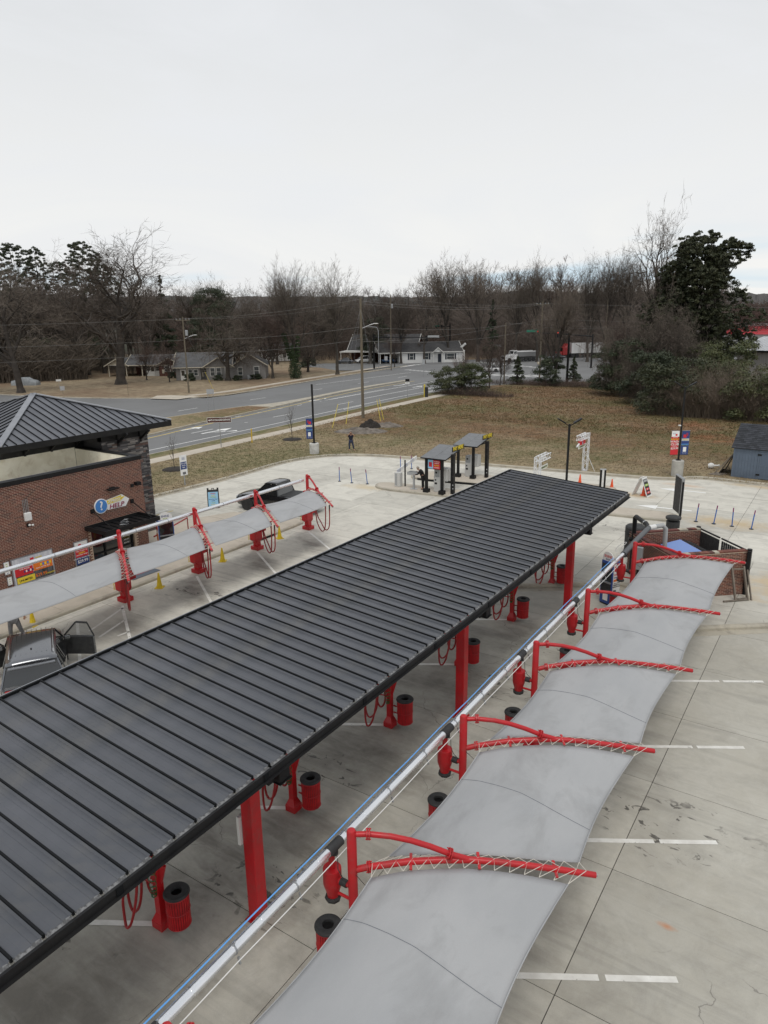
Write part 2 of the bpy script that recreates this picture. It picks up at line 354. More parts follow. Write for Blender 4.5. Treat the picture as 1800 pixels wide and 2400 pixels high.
def lawn(t, vec):
    straw = t.mix(t.ramp(t.noise(vec, 2.2, 9, .8), .36, .66), (.40, .315, .19, 1), (.17, .130, .080, 1))
    red = t.mix(t.ramp(t.noise(vec, 1.1, 9, .8), .38, .62), (.265, .160, .085, 1), (.125, .088, .050, 1))
    green = t.mix(t.ramp(t.noise(vec, 3, 8, .8), .35, .65), (.075, .095, .028, 1), (.145, .145, .055, 1))
    sepn = t.n('ShaderNodeSeparateXYZ'); t.put(sepn.inputs[0], vec); X = sepn.outputs[0]; Y = sepn.outputs[1]
    field = t.ramp(t.math('ADD', Y, t.ramp(t.noise(vec, .15, 4), .3, .7, -6, 6)), 56, 66)
    c = t.mix(field, straw, red)
    c = t.mix(t.math('MULTIPLY', t.ramp(t.noise(vec, .35, 6, .7), .5, .62), .55), c, straw)
    gm = t.ramp(t.noise(t.mapping(vec, (1, 1, 1), (0, 0, .3), (3, 9, 0)), .085, 7, .68), .45, .58)
    gm = t.math('MULTIPLY', gm, t.ramp(t.noise(vec, 2.2, 6, .75), .35, .6, .25, 1))
    near = t.ramp(t.math('ABSOLUTE', t.math('ADD', X, t.math('ADD', t.math('MULTIPLY', Y, .06), t.ramp(t.noise(vec, .5, 5), .3, .7, 49.5, 52)))), 3.2, .6)
    gm = t.math('MAXIMUM', t.math('MULTIPLY', gm, .72), t.math('MULTIPLY', near, t.ramp(t.noise(vec, .8, 6, .7), .36, .55, .45, .95)))
    c = t.mix(gm, c, green)
    for (x, y, rx, ry, k) in [(-14.5, 82, 3.5, 4.2, .5), (-11.2, 74, 2.6, 3.2, .55), (-19, 92, 3, 4, .35)]:
        c = t.mix(t.math('MULTIPLY', t.math('MULTIPLY', spot(t, vec, x, y, rx, ry, .3, .9, .6, .6), k), t.ramp(t.noise(vec, 1.5, 6, .7), .35, .55)), c, (.36, .13, .065, 1))
    leaf = t.ramp(t.noise(vec, .05, 4), .4, .6)
    far = t.ramp(t.math('ADD', Y, t.math('MULTIPLY', leaf, 10)), 118, 128)
    return t.mix(t.math('MULTIPLY', far, t.ramp(X, -82, -78, 0, .6)), c, (.11, .075, .05, 1))
LAWN = ground_mat('dormant_grass', lawn, .98, 1.0, 9, .12)
def forestfloor(t, vec):
    b = t.mix(t.ramp(t.noise(vec, .6, 8, .75), .38, .62), (.37, .295, .195, 1), (.20, .155, .10, 1))
    return t.mix(t.math('MULTIPLY', t.ramp(t.noise(vec, .06, 6, .7), .45, .62), .6), b, (.17, .105, .065, 1))
FLOOR = ground_mat('leaf_litter_lawn', forestfloor, .98, 1, 6, .12)

def sheet(name, pts, z, m, kind='structure', tri=True):
    bm = bmesh.new(); vs = [bm.verts.new((p[0], p[1], z)) for p in pts]; f = bm.faces.new(vs)
    if f.normal.z < 0 or True:
        bm.normal_update()
        if f.normal.z < 0: bmesh.ops.reverse_faces(bm, faces=[f])
    bmesh.ops.triangulate(bm, faces=bm.faces[:])
    me = bpy.data.meshes.new(name); bm.to_mesh(me); bm.free(); me.materials.append(m)
    o = bpy.data.objects.new(name, me); COL.objects.link(o)
    if kind: o['kind'] = kind
    return o
def offset(pts, d, closed=False):
    out = []; n = len(pts)
    for i, p in enumerate(pts):
        a = Vector(pts[i-1][:2]) if (i > 0 or closed) else None; b = Vector(pts[(i+1) % n][:2]) if (i < n-1 or closed) else None
        p = Vector(p[:2]); ns = []
        if a is not None: dd = (p-a).normalized(); ns.append(Vector((dd.y, -dd.x)))
        if b is not None: dd = (b-p).normalized(); ns.append(Vector((dd.y, -dd.x)))
        nn = sum(ns, Vector((0, 0))); nn = nn.normalized(); k = d/max(.4, nn.dot(ns[0])); out.append(p+nn*k)
    return out
def smooth_line(pts, it=2, closed=False):
    pts = [Vector(p[:2]) for p in pts]
    for _ in range(it):
        q = []; n = len(pts)
        if not closed: q.append(pts[0])
        for i in range(n if closed else n-1):
            a, b = pts[i], pts[(i+1) % n]; q += [a*.75+b*.25, a*.25+b*.75]
        if not closed: q.append(pts[-1])
        pts = q
    return pts
def kerb(name, pts, w=.18, h=.15, z0=-.03, m=CURB, closed=False, gutter=0):
    """swept kerb to the right of the line, with a rounded inner edge; a gutter pan on the other side"""
    mb = MB(); A = offset(pts, 0, closed); prof = [(0, z0), (0, h*.72), (.035, h*.94), (.06, h), (w, h), (w, z0)]
    if gutter: prof = [(-gutter, z0), (-gutter, .006), (-.02, .004), (-.015, h*.6), (.02, h*.9), (.06, h), (w, h), (w, z0)]
    rows = [offset(pts, q[0], closed) for q in prof]; n = len(pts); vs = []; fs = []; k = len(prof)
    for i in range(n):
        for r, q in zip(rows, prof): vs.append((r[i].x, r[i].y, q[1]))
    for i in range(n if closed else n-1):
        j = (i+1) % n
        for c in range(k-1): fs.append((i*k+c, j*k+c, j*k+c+1, i*k+c+1))
    if not closed: fs += [tuple(range(k)), tuple(range((n-1)*k, n*k))[::-1]]
    mb.add(vs, fs); o = mb.obj(name, m); struct(o)
    bm = bmesh.new(); bm.from_mesh(o.data); bmesh.ops.recalc_face_normals(bm, faces=bm.faces); bm.to_mesh(o.data); bm.free()
    return o
def clip(poly, x0, x1, y0, y1):
    def cut(P, ins, inter):
        out = []
        for i in range(len(P)):
            a, b = P[i-1], P[i]
            if ins(b):
                if not ins(a): out.append(inter(a, b))
                out.append(b)
            elif ins(a): out.append(inter(a, b))
        return out
    def ix(v): return lambda a, b: (v, a[1]+(b[1]-a[1])*(v-a[0])/(b[0]-a[0]))
    def iy(v): return lambda a, b: (a[0]+(b[0]-a[0])*(v-a[1])/(b[1]-a[1]), v)
    P = [(p[0], p[1]) for p in poly]
    for ins, it in ((lambda p: p[0] >= x0, ix(x0)), (lambda p: p[0] <= x1, ix(x1)), (lambda p: p[1] >= y0, iy(y0)), (lambda p: p[1] <= y1, iy(y1))):
        if not P: return []
        P = cut(P, ins, it)
    q = []
    for p in P:
        if not q or (abs(p[0]-q[-1][0])+abs(p[1]-q[-1][1])) > .02: q.append(p)
    return q
def slabs(parent, poly, xs, ys, z0, z1, m, name='concrete_slab', gap=.009):
    """saw-cut slabs: every cell of the grid that lies in the outline"""
    for i in range(len(xs)-1):
        for j in range(len(ys)-1):
            P = clip(poly, xs[i]+gap, xs[i+1]-gap, ys[j]+gap, ys[j+1]-gap)
            if len(P) < 3: continue
            ar = abs(sum(P[k][0]*P[(k+1) % len(P)][1]-P[(k+1) % len(P)][0]*P[k][1] for k in range(len(P))))/2
            if ar < .03: continue
            MB().prism(P, z0, z1+random.uniform(-.0015, .0015)).obj(name, m, parent)

# ------------------------------------------------ ground, kerbs, roads
sheet('ground', [(-1500, -300), (1500, -300), (1500, 2500), (-1500, 2500)], -.20, FLOOR)
outer = smooth_line([(-40, -12), (-40, 30), (-39.6, 36), (-39.7, 40), (-40.1, 44.2), (-39.6, 47.2), (-38, 49.6), (-35.6, 50.9), (-32.6, 51.6), (-28.5, 51.95), (-24, 52.3), (-16.8, 53.2), (-12.6, 53.7), (-10.4, 54.3), (-9.4, 55.5), (-8.4, 55.9), (-4.3, 55.6), (20, 55.6)], 2)
lot = outer+[Vector((20, -12))]
def kerb_to(pts): return pts
base = sheet('lot_base', [(-40.4, -12), (20, -12), (20, 55.6), (-8.4, 55.9), (-12.6, 53.9), (-24, 52.4), (-36, 51.2), (-40.2, 47)], -.035, JOINT)
pav = sheet('lot_pavement', [(-40.2, -11.9), (-40.1, -11.9), (-40.1, -11.8)], -.034, JOINT)
E = lambda a, b, n: [a+(b-a)*i/n for i in range(n+1)]
lanes = [v for v in clip(lot, -40, 20, 37.3, 60)]
slabs(pav, lanes, [-40.4, -36.1, -31.8, -27.4, -23.1, -18.8, -14.3, -9.82, -4.75, .3, 5, 10, 15, 20], [37.3, 42.65, 46.9, 51.1, 56.5], -.03, 0, CONC)
S1 = [p for p in clip(lot, -40, -26.45, -12, 37.3)]
slabs(pav, S1, [-40.4, -36.2, -32.0, -29.2, -26.45], E(-12, 37.3, 12), -.03, 0, CONC)
slabs(pav, [(-26.45, -12), (-9.08, -12), (-9.08, 37.3), (-26.45, 37.3)], [-26.45, -26.1, -22.1, -17.8, -13.5, -9.08], [8.45+4.42*k for k in range(-4, 7)]+[37.3], -.03, 0, CONC)
slabs(pav, [(-9.08, -12), (-7.42, -12), (-7.42, 37.3), (-9.08, 37.3)], [-9.08, -7.42], [8.45+4.42*k for k in range(-4, 7)]+[37.3], -.03, 0, CONC)
slabs(pav, [(-7.42, -12), (-6.95, -12), (-6.95, 37.3), (-7.42, 37.3)], [-7.42, -6.95], [6.3, 15, 24, 37.3], -.03, 0, CONC)
slabs(pav, [(-6.95, -12), (20, -12), (20, 37.3), (-6.95, 37.3)], [-6.95, -3.12, 1.6, 6.3, 11, 15.7, 20], [10.08+3.62*k for k in range(-6, 8)]+[37.3], -.03, 0, CONC)

k1 = kerb('lot_kerb', outer[::-1], .2, .15, gutter=.35)
# raised walk by the building
bw = [(-31.6, 31.0), (-27.6, 31.9), (-26.9, 31.7), (-26.62, 31.2), (-26.6, 28), (-26.62, 18), (-26.6, -12)]
kb = kerb('building_kerb', smooth_line(bw, 1), .16, .15, gutter=.0)
bws = smooth_line(bw, 1); bwi = offset(bws, .16); bwp = [tuple(p) for p in bwi]+[(-33.3, -12), (-33.3, 27.6), (-31.9, 30.9)]
bwalk = sheet('building_sidewalk', bwp, .06, JOINT)
slabs(bwalk, bwp, [-33.4, -30.0, -28.4, -26.5], E(-11.5, 32, 16), .07, .15, WALK, 'sidewalk_slab')
# raised corner by the dumpster enclosure
ec = [(-13.2, 27.55), (-12.0, 28.1), (-7.9, 31.0), (-7.3, 30.9), (-6.95, 30.3), (-6.95, 26.8), (-6.6, 26.2), (-6.0, 26.2), (-3.75, 27.9), (3.5, 33.4)]
ecs = smooth_line(ec, 1); kerb('corner_kerb', ecs[::-1], .20, .15, gutter=.42)
ecp = [tuple(p) for p in offset(ecs[::-1], .18)][::-1]+[(3.5, 37.25), (-13.6, 37.25), (-13.6, 28.2)]
cw = sheet('corner_sidewalk', ecp, .06, JOINT)
slabs(cw, ecp, [-13.8, -9.85, -7.4, -3.1, 0.5, 4.0], [26, 30.6, 33.9, 37.3], .07, .15, CONC, 'sidewalk_slab')
# pay islands
isl1 = smooth_line([(-28.55, 41.9), (-28.1, 41.15), (-27.2, 40.9), (-25.5, 40.95), (-22.4, 41.35), (-14, 42.1), (-9.6, 42.5), (-8.0, 42.8), (-7.7, 43.8), (-8.6, 44.6), (-10.5, 44.3), (-16, 43.8), (-23, 43.2), (-27.6, 42.85), (-28.4, 42.5)], 2, True)
isl2 = smooth_line([(-27.9, 45.7), (-27.3, 45.0), (-26, 45.0), (-22, 45.6), (-15, 46.4), (-13.0, 47.0), (-12.9, 48.8), (-13.6, 49.7), (-16, 49.5), (-23, 48.5), (-27, 47.7), (-27.9, 46.8)], 2, True)
for nm, il in (('pay_island', isl1), ('pay_island', isl2)):
    kerb('island_kerb', il[::-1], .16, .15, closed=True)
    s = sheet(nm, offset(il[::-1], .15, True), .149, WALK)
mbk = MB(); q = offset(isl2[::-1], -.004, True)
kerb('black_kerb_face', [(-26.8, 44.99), (-25.9, 45.0), (-22, 45.6), (-18, 46.06)][::1], .1, .156, m=BLACK)  # separate black strip along the south face of the island kerb

# verge, sidewalk and main road
near_edge = [dt(*p) for p in [(150, 1055), (250, 1007), (320, 985), (450, 955), (600, 925), (700, 900), (830, 872), (950, 855)]]
ne = [(-52.4, 0), (-52.7, 25), (-52.9, 41), (-53.4, 50), (-53.8, 60), (-54.7, 70), (-55.6, 84), (-56.3, 96), (-55.4, 106), (-51.0, 117), (-43, 125), (-30, 131), (-5, 139), (60, 152)]
ne = smooth_line(ne, 2)
fe = [(-86.5, -20), (-86.5, 60), (-84.3, 76), (-83.5, 83), (-86.0, 97), (-88.0, 112), (-90.0, 132), (-92.3, 150), (-93.0, 160)]
fe = smooth_line(fe, 1)
cross = [dt(930, 786), dt(1000, 781), dt(1060, 775), dt(1100, 766), dt(1160, 757), dt(1240, 752), dt(1320, 752)]
road_poly = [tuple(p) for p in ne]+[(90, 158), (90, 300)]+[tuple(p[:2]) for p in cross[::-1]]+[tuple(p) for p in fe[::-1]]
sheet('main_road', road_poly, 0.0, ASPH)
sheet('side_street', [(-84.5, 77.5), (-92.5, 72.2), (-100, 68.6), (-112, 66), (-150, 60), (-150, 44), (-112, 49), (-84, 50)], -.006, ASPH)
lot2 = [dt(*p) for p in [(640, 797), (730, 800), (800, 800), (930, 790), (1000, 783), (1090, 776), (1000, 777), (900, 782), (700, 785), (640, 790)]]
sheet('far_parking_lot', [tuple(p[:2]) for p in lot2], -.01, ASPH)
# lawns as slightly raised sheets
nwalk_o = [Vector((p.x+3.4+.006*p.y, p.y)) for p in ne if p.y < 99]
nwalk_i = [Vector((p.x+1.75+.006*p.y, p.y)) for p in ne if p.y < 99]
verge = [tuple(p) for p in offset(ne, .2)] + [(90, 158), (90, 55.75)]+[tuple(p) for p in offset(outer[::-1], .19)]+[(-40.2, -20), (-52.2, -20)]
vg = sheet('verge_lawn', verge, .125, LAWN)
kerb('road_kerb', ne[::-1], .2, .15, gutter=.5) if False else kerb('road_kerb', ne, .2, .15, gutter=0)
def walkstrip(name, a, b, z, n=1, m=WALK):
    base = sheet(name, [tuple(p) for p in a]+[tuple(p) for p in b[::-1]], z-.004, JOINT)
    acc = 0; i0 = 0
    def lerp_line(L, s):
        d = 0
        for i in range(len(L)-1):
            l = (L[i+1]-L[i]).length
            if d+l >= s: return L[i]+(L[i+1]-L[i])*((s-d)/l)
            d += l
        return L[-1]
    tot = sum((a[i+1]-a[i]).length for i in range(len(a)-1)); totb = sum((b[i+1]-b[i]).length for i in range(len(b)-1))
    k = int(tot/n)
    for i in range(k):
        s0 = (i+.006)/k; s1 = (i+.994)/k
        P = [lerp_line(a, tot*s0), lerp_line(a, tot*s1), lerp_line(b, totb*s1), lerp_line(b, totb*s0)]
        MB().prism([tuple(p) for p in P], z-.002, z+.01).obj('sidewalk_slab', m, base)
    return base
walkstrip('road_sidewalk', nwalk_i, nwalk_o, .128, 1.6)
flawn = [tuple(p) for p in offset(fe, -.2)]+[(-105, 175), (-330, 200), (-330, 40), (-160, 57), (-112, 66.3), (-100, 68.9), (-92.6, 72.5)]
flawn = [(-92.6, 72.5), (-100, 68.9), (-112, 66.3), (-150, 60.3), (-330, 40), (-330, 140), (-128, 140), (-108, 136)]+[dt(730, 802)[:2], dt(800, 802)[:2]]+[(-92.6, 148), (-90.3, 132), (-88.3, 112), (-86.3, 97), (-83.8, 83), (-84.6, 77.4), (-86.5, 76.0)]
sheet('far_lawn', flawn, .11, FLOOR)
fep = smooth_line([(-92.4, 72.3), (-87.0, 75.2), (-84.6, 77.8), (-83.8, 83), (-86.2, 97), (-88.2, 112), (-90.2, 132), (-92.4, 150)], 2)
kerb('far_road_kerb', fep[::-1], .25, .14, z0=-.02)
fa = smooth_line([(-88.2, 78), (-86.6, 83), (-88.6, 97), (-90.8, 112), (-93.2, 130), (-94.8, 147)], 1); fb = [p-Vector((1.6, 0)) for p in fa]
walkstrip('far_sidewalk', fb, fa, .118, 3.0)
sheet('kerb_ramp', [at(352, 936)[:2], at(415, 938)[:2], at(470, 930)[:2], at(400, 928)[:2], at(368, 929)[:2]], .122, WALK)
kerb('side_street_kerb', smooth_line([(-150, 60), (-112, 66), (-100, 68.6), (-92.4, 72.3)], 1)[::-1], .2, .12, z0=-.02)
# median
me_n = smooth_line([(-60.5, 30), (-61.5, 46), (-63.8, 56), (-65.6, 68.5), (-67.6, 80), (-69.5, 92), (-70.6, 104), (-70.8, 116)], 2)
me_f = smooth_line([(-71.3, 30), (-71.3, 50), (-71.4, 64), (-70.9, 71.5), (-69.2, 76), (-69.6, 84), (-71.0, 94), (-71.9, 104), (-71.8, 116)], 2)
med = [tuple(p) for p in me_n]+[tuple(p) for p in me_f[::-1]]
sheet('median_grass', [p for p in [tuple(q) for q in me_n if q.y < 74]+[tuple(q) for q in me_f[::-1] if q.y < 74]], .14, LAWN)
ms_ = [tuple(q) for q in me_n if q.y > 71.5]+[tuple(q) for q in me_f[::-1] if q.y > 71.5]
sheet('median_concrete', ms_, .143, CURB)
kerb('median_kerb', (me_n+me_f[::-1])[::-1], .28, .145, closed=True)
for L in (me_n,):
    a = offset(L, 0.9); b = offset(L, 1.12)
    sheet('yellow_edge_line', [tuple(p) for p in a]+[tuple(p) for p in b[::-1]], .005, MARKY)
def strip(name, pts, w, z=.005, m=MARK, off=0):
    pts = [Vector(p[:2]) for p in pts]
    return sheet(name, [tuple(p) for p in offset(pts, off-w/2)]+[tuple(p) for p in offset(pts, off+w/2)[::-1]], z, m)
def dashes(name, pts, w, on, gap, s0, s1, off=0):
    L = offset([Vector(p[:2]) for p in pts], off); ac = [0]
    for i in range(len(L)-1): ac.append(ac[-1]+(L[i+1]-L[i]).length)
    def P(s):
        for i in range(len(L)-1):
            if ac[i+1] >= s: return L[i]+(L[i+1]-L[i])*((s-ac[i])/(ac[i+1]-ac[i]))
        return L[-1]
    s = s0
    while s+on < min(s1, ac[-1]):
        strip(name, [P(s), P(s+on)], w); s += on+gap
nem = [p for p in ne if 10 < p.y < 108]
strip('edge_line', nem, .14, off=-2.1)
L1 = smooth_line([(-59.3, 45), (-59.5, 52), (-60.2, 58)], 1)
strip('turn_lane_line', [dt(435, 915), dt(478, 906)], .14) if False else None
for a, b in [((455, 913), (505, 900)), ((590, 895), (642, 884)), ((640, 879), (672, 873))]:
    pass
def Z5(x, y): return at(400+.3014*x, 900+.3014*y)
for a, b in [((160, 383), (330, 350)), ((120, 325), (165, 319)), ((500, 257), (548, 248)), ((675, 224), (716, 217)), ((835, 194), (872, 188)), ((985, 168), (1020, 161)), ((575, 300), (600, 297)),
             ((795, 258), (940, 231)), ((1170, 133), (1659, 40)), ((1300, 160), (1420, 137)), ((55, 211), (208, 186)), ((618, 123), (738, 106)), ((1105, 45), (1180, 38))]:
    strip('lane_marking', [Z5(*a), Z5(*b)], .13)
def Z6(x, y): return at(740+.217*x, 780+.217*y)
for a, b in [((45, 740), (1290, 520)), ((520, 710), (1150, 590)), ((455, 548), (575, 530)), ((890, 485), (985, 467)), ((0, 612), (70, 605)), ((300, 828), (520, 780)), ((1205, 640), (1410, 600)),
             ((0, 560), (1030, 428))]:
    strip('lane_marking', [Z6(*a), Z6(*b)], .15)
# crossings
for k in range(9):
    f = k/8; a = Z6(960+f*360, 402+f*30); b = Z6(1075+f*330, 396+f*30)
    d = (b-a); strip('crossing_bar', [a, a+d*.62], .55, .006)
for k in range(8):
    f = k/7; a = at(1118+f*130, 882+f*4.0-2); b = at(1150+f*130, 878+f*4.0-2)
    strip('crossing_bar', [a, b], .5, .006)
for k in range(8):
    f = k/7; a = at(1112+f*150, 848+f*14); b = at(1140+f*150, 849.5+f*14)
    strip('crossing_bar', [a, b], .6, .006)
strip('stop_line', [Z6(905, 372), Z6(1080, 345)], .8, .006); strip('stop_line', [Z6(1090, 345), Z6(1180, 330)], .5, .006)
# arrows
def arrow(p, q, kind='straight', w=.16, name='lane_arrow'):
    p = Vector(p[:2]); q = Vector(q[:2]); d = (q-p); L = d.length; d.normalize(); n = Vector((-d.y, d.x))
    def P(a, b): return tuple(p+d*a*L+n*b)
    sheet(name, [P(0, -w/2), P(.62, -w/2), P(.62, -w*2.3), P(1, 0), P(.62, w*2.3), P(.62, w/2), P(0, w/2)], .006, MARK)
    if kind == 'turn':
        sheet(name, [P(.2, -w/2), P(.55, -w*3.4), P(.5, -w*2.6-.5), P(.8, -w*5.4), P(.72, -w*7), P(.6, -w*5.2-.1), P(.5, -w*4.4)], .0065, MARK)
arrow(Z5(80, 362), Z5(250, 333), w=.3); arrow(Z5(240, 387), Z5(475, 342), 'turn', w=.3)
arrow(Z6(1045, 590), Z6(1155, 573), w=.28); arrow(Z6(1205, 603), Z6(1380, 580), w=.3)
def hook(c, r=.9):
    c = Vector(c[:2]); pts = []
    for i in range(9): a = -1.4+i*.33; pts.append((c.x+cos(a)*r*.9, c.y+sin(a)*r*2.2))
    for i in range(8, -1, -1): a = -1.4+i*.33; pts.append((c.x+cos(a)*(r*.9-.28), c.y+sin(a)*(r*2.2-.5)))
    sheet('lane_arrow', pts, .006, MARK)
hook(Z5(1125, 122)); hook(Z6(890, 563)); hook(Z6(15, 718))
arrow(Vector((-7.6, 46.0, 0)), Vector((-10.9, 45.72, 0)), w=.2); arrow(Vector((-7.7, 51.3, 0)), Vector((-10.7, 51.1, 0)), w=.2)
# stall stripes (sheets: worn paint)
def wornmat():
    mt = bpy.data.materials.new('worn_stall_paint'); mt.use_nodes = True; t = NT(mt.node_tree)
    p = t.n('ShaderNodeBsdfPrincipled'); o = t.n('ShaderNodeOutputMaterial'); tr = t.n('ShaderNodeBsdfTransparent'); mx = t.n('ShaderNodeMixShader')
    vec = t.n('ShaderNodeNewGeometry').outputs['Position']
    t.put(p.inputs['Base Color'], t.mix(t.ramp(t.noise(vec, 3, 5), .35, .7), (.80, .79, .74, 1), (.62, .60, .55, 1))); p.inputs['Roughness'].default_value = .7
    fac = t.ramp(t.noise(vec, 4.5, 5, .7), .33, .36); t.put(mx.inputs[0], fac)
    t.t.links.new(tr.outputs[0], mx.inputs[1]); t.t.links.new(p.outputs[0], mx.inputs[2]); t.t.links.new(mx.outputs[0], o.inputs[0]); return mt
WORN = wornmat()
az = radians(31)
def stripe(a, b, w=.135): strip('stall_stripe', [a, b], w, .006, WORN)
for Y in (9.15, 13.38, 17.85, 22.3):
    a0 = (-5.6, Y-.05 if Y > 9 else 9.0); L1_ = 3.32; g = .13; L2_ = 1.32
    d = (cos(az), sin(az)); p0 = (-5.4, Y)
    stripe(p0, (p0[0]+d[0]*L1_, p0[1]+d[1]*L1_)); s = L1_+g
    stripe((p0[0]+d[0]*s, p0[1]+d[1]*s), (p0[0]+d[0]*(s+L2_), p0[1]+d[1]*(s+L2_)))
PEDY = [7.2, 11.42, 15.9, 20.45, 24.98, 29.5]
for Y in PEDY[:-1]:
    e = (-10.45, Y+.05); stripe((e[0]-cos(az)*3.6, e[1]-sin(az)*3.6), e)
LPY = [17.9, 22.15, 26.35, 30.65]; az2 = radians(-32.5)
for Y in LPY: stripe((-25.4, Y-.35), (-25.4+cos(az2)*4.6, Y-.35+sin(az2)*4.6), .12)
stripe((-25.5, 15.45), (-22.3, 13.4), .12)
for k in range(4):
    f = .55+k*.85; a = (-25.4+cos(az2)*f, 17.5+sin(az2)*f); b = (a[0]-.75-k*.02, a[1]-3.0)
    strip('hatch_stripe', [at(*[(209, 1480), (232, 1494), (275, 1491), (310, 1492)][k]), at(*[(288, 1425), (293, 1453), (304, 1480), (313, 1488)][k])], .11, .006, WORN) if k < 3 else None
strip('lane_line', [at(362, 1203), at(394, 1194)], .13, .006, WORN); strip('yellow_lane_line', [at(362, 1209), at(406, 1197)], .1, .006, MARKY)
drn = MB().box(-26.72, -26.58, 27.6, 28.75, .01, .12); struct(drn.obj('storm_drain', BLACK)); drn2 = MB().box(-40.02, -39.9, 35.9, 37.4, -.01, .13); struct(drn2.obj('storm_drain', BLACK)) if False else None
# ------------------------------------------------ big standing-seam canopy
XR, ZR, XL, ZL, CY0, CY1 = -8.17, 3.98, -13.98, 4.43, 1.15, 32.6
can = thing('vacuum_canopy', 'long charcoal standing-seam metal canopy on square red columns over the wash aisle', 'canopy', (-9, 17, 0))
can.location = (0, 0, 0)
P_ = .4475; npan = int((CY1-CY0)/P_)
sl_ = (ZL-ZR)/(XR-XL)
def pan_mesh():
    mb = MB(); w = P_; x0, x1 = XL, XR
    def zz(x): return ZR+(XR-x)*sl_
    # flat pan with two faint stiffening steps, turned-down end toward the gutter
    ys = [.012, .05, w*.33, w*.35, w*.65, w*.67, w-.05, w-.012]; zs = [.03, 0, 0, .004, .004, 0, 0, .03]
    vs = []; fs = []
    for x in (x0, x1):
        for y, q in zip(ys, zs): vs.append((x, y, zz(x)+q))
    k = len(ys)
    for i in range(k-1): fs.append((i, k+i, k+i+1, i+1))
    mb.add(vs, fs); return mb
panm = pan_mesh().mesh('roof_panel', PANEL)
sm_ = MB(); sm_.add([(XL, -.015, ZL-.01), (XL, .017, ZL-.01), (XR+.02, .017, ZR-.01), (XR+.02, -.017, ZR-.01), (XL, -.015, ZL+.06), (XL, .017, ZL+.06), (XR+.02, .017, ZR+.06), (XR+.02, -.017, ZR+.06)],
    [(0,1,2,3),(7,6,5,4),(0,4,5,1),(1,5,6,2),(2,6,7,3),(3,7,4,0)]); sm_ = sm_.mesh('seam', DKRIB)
lp = MB(); vs = []; fs = []
for i in range(9):
    a = pi*i/8; y = .03+(P_-.06)*(1-cos(a))/2; h = .045*sin(a); vs += [(XR+.001, y, ZR+.0), (XR+.055, y, ZR-.02), (XR+.001-.03*sin(a), y, ZR+.004)]
for i in range(8): fs += [(i*3+2, i*3, i*3+3, i*3+5), (i*3, i*3+1, i*3+4, i*3+3)]
lp.add(vs, fs); lpm = lp.mesh('panel_lip', LIP)
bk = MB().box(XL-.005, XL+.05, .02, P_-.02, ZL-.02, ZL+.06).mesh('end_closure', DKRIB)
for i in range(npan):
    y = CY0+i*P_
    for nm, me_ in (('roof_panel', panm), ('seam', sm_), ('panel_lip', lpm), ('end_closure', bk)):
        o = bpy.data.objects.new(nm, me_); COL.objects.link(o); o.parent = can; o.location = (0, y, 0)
CYE = CY0+npan*P_
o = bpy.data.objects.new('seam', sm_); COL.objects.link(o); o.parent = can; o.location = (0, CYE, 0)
MB().box(XR+.056, XR+.105, CY0, CYE, ZR-.17, ZR-.005).box(XR-.02, XR+.056, CY0, CYE, ZR-.17, ZR-.14).box(XR+.105, XR+.165, CY0, CYE, ZR-.175, ZR-.16).obj('gutter', BLACK, can)
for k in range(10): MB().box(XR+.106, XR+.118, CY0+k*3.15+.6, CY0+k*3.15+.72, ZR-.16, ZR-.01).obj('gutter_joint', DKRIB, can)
MB().box(XL-.07, XL-.008, CY0, CYE, ZL-.16, ZL+.04).obj('rear_trim', CAPM, can)
mb = MB()
for (x, z) in ((-9.3, 0), (-10.7, 0), (-12.1, 0), (-13.5, 0)):
    zz_ = ZR+(XR-x)*sl_-.03; mb.box(x-.05, x+.05, CY0, CYE, zz_-.2, zz_)
mb.obj('purlins', BLACK, can)
mb = MB(); mb.add([(XL, CYE+.02, ZL-.2), (XR, CYE+.02, ZR-.2), (XR, CYE+.02, ZR+.02), (XL, CYE+.02, ZL+.02), (XL, CYE+.06, ZL-.2), (XR, CYE+.06, ZR-.2), (XR, CYE+.06, ZR+.02), (XL, CYE+.06, ZL+.02)],
    [(0,1,2,3),(7,6,5,4),(0,4,5,1),(1,5,6,2),(2,6,7,3),(3,7,4,0)]).obj('end_trim', BLACK, can)
COLY = [8.45, 17.5, 27.05]
for Y in COLY:
    MB().box(-9.02, -8.74, Y-.14, Y+.14, .02, 3.5).obj('column', RED, can, bev=.015)
    MB().box(-9.08, -8.68, Y-.2, Y+.2, 0.0, .022).obj('base_plate', RED, can)
    mb = MB(); mb.add([(XL+.3, Y-.08, ZL-.42), (XR-.1, Y-.08, ZR-.52), (XR-.1, Y+.08, ZR-.52), (XL+.3, Y+.08, ZL-.42), (XL+.3, Y-.08, ZL-.24), (XR-.1, Y-.08, ZR-.24), (XR-.1, Y+.08, ZR-.24), (XL+.3, Y+.08, ZL-.24)],
        [(0,3,2,1),(4,5,6,7),(0,1,5,4),(1,2,6,5),(2,3,7,6),(3,0,4,7)]).obj('cross_beam', BLACK, can)
for Y in (8.62, 17.67, 27.2):
    MB().box(-8.66, -8.17, Y-.05, Y+.25, 3.42, 3.76).box(-8.70, -8.13, Y-.08, Y+.28, 3.40, 3.418).obj('beam_end', BLACK, can, bev=.01)  # black box for the cross beam end below the gutter, no lamp
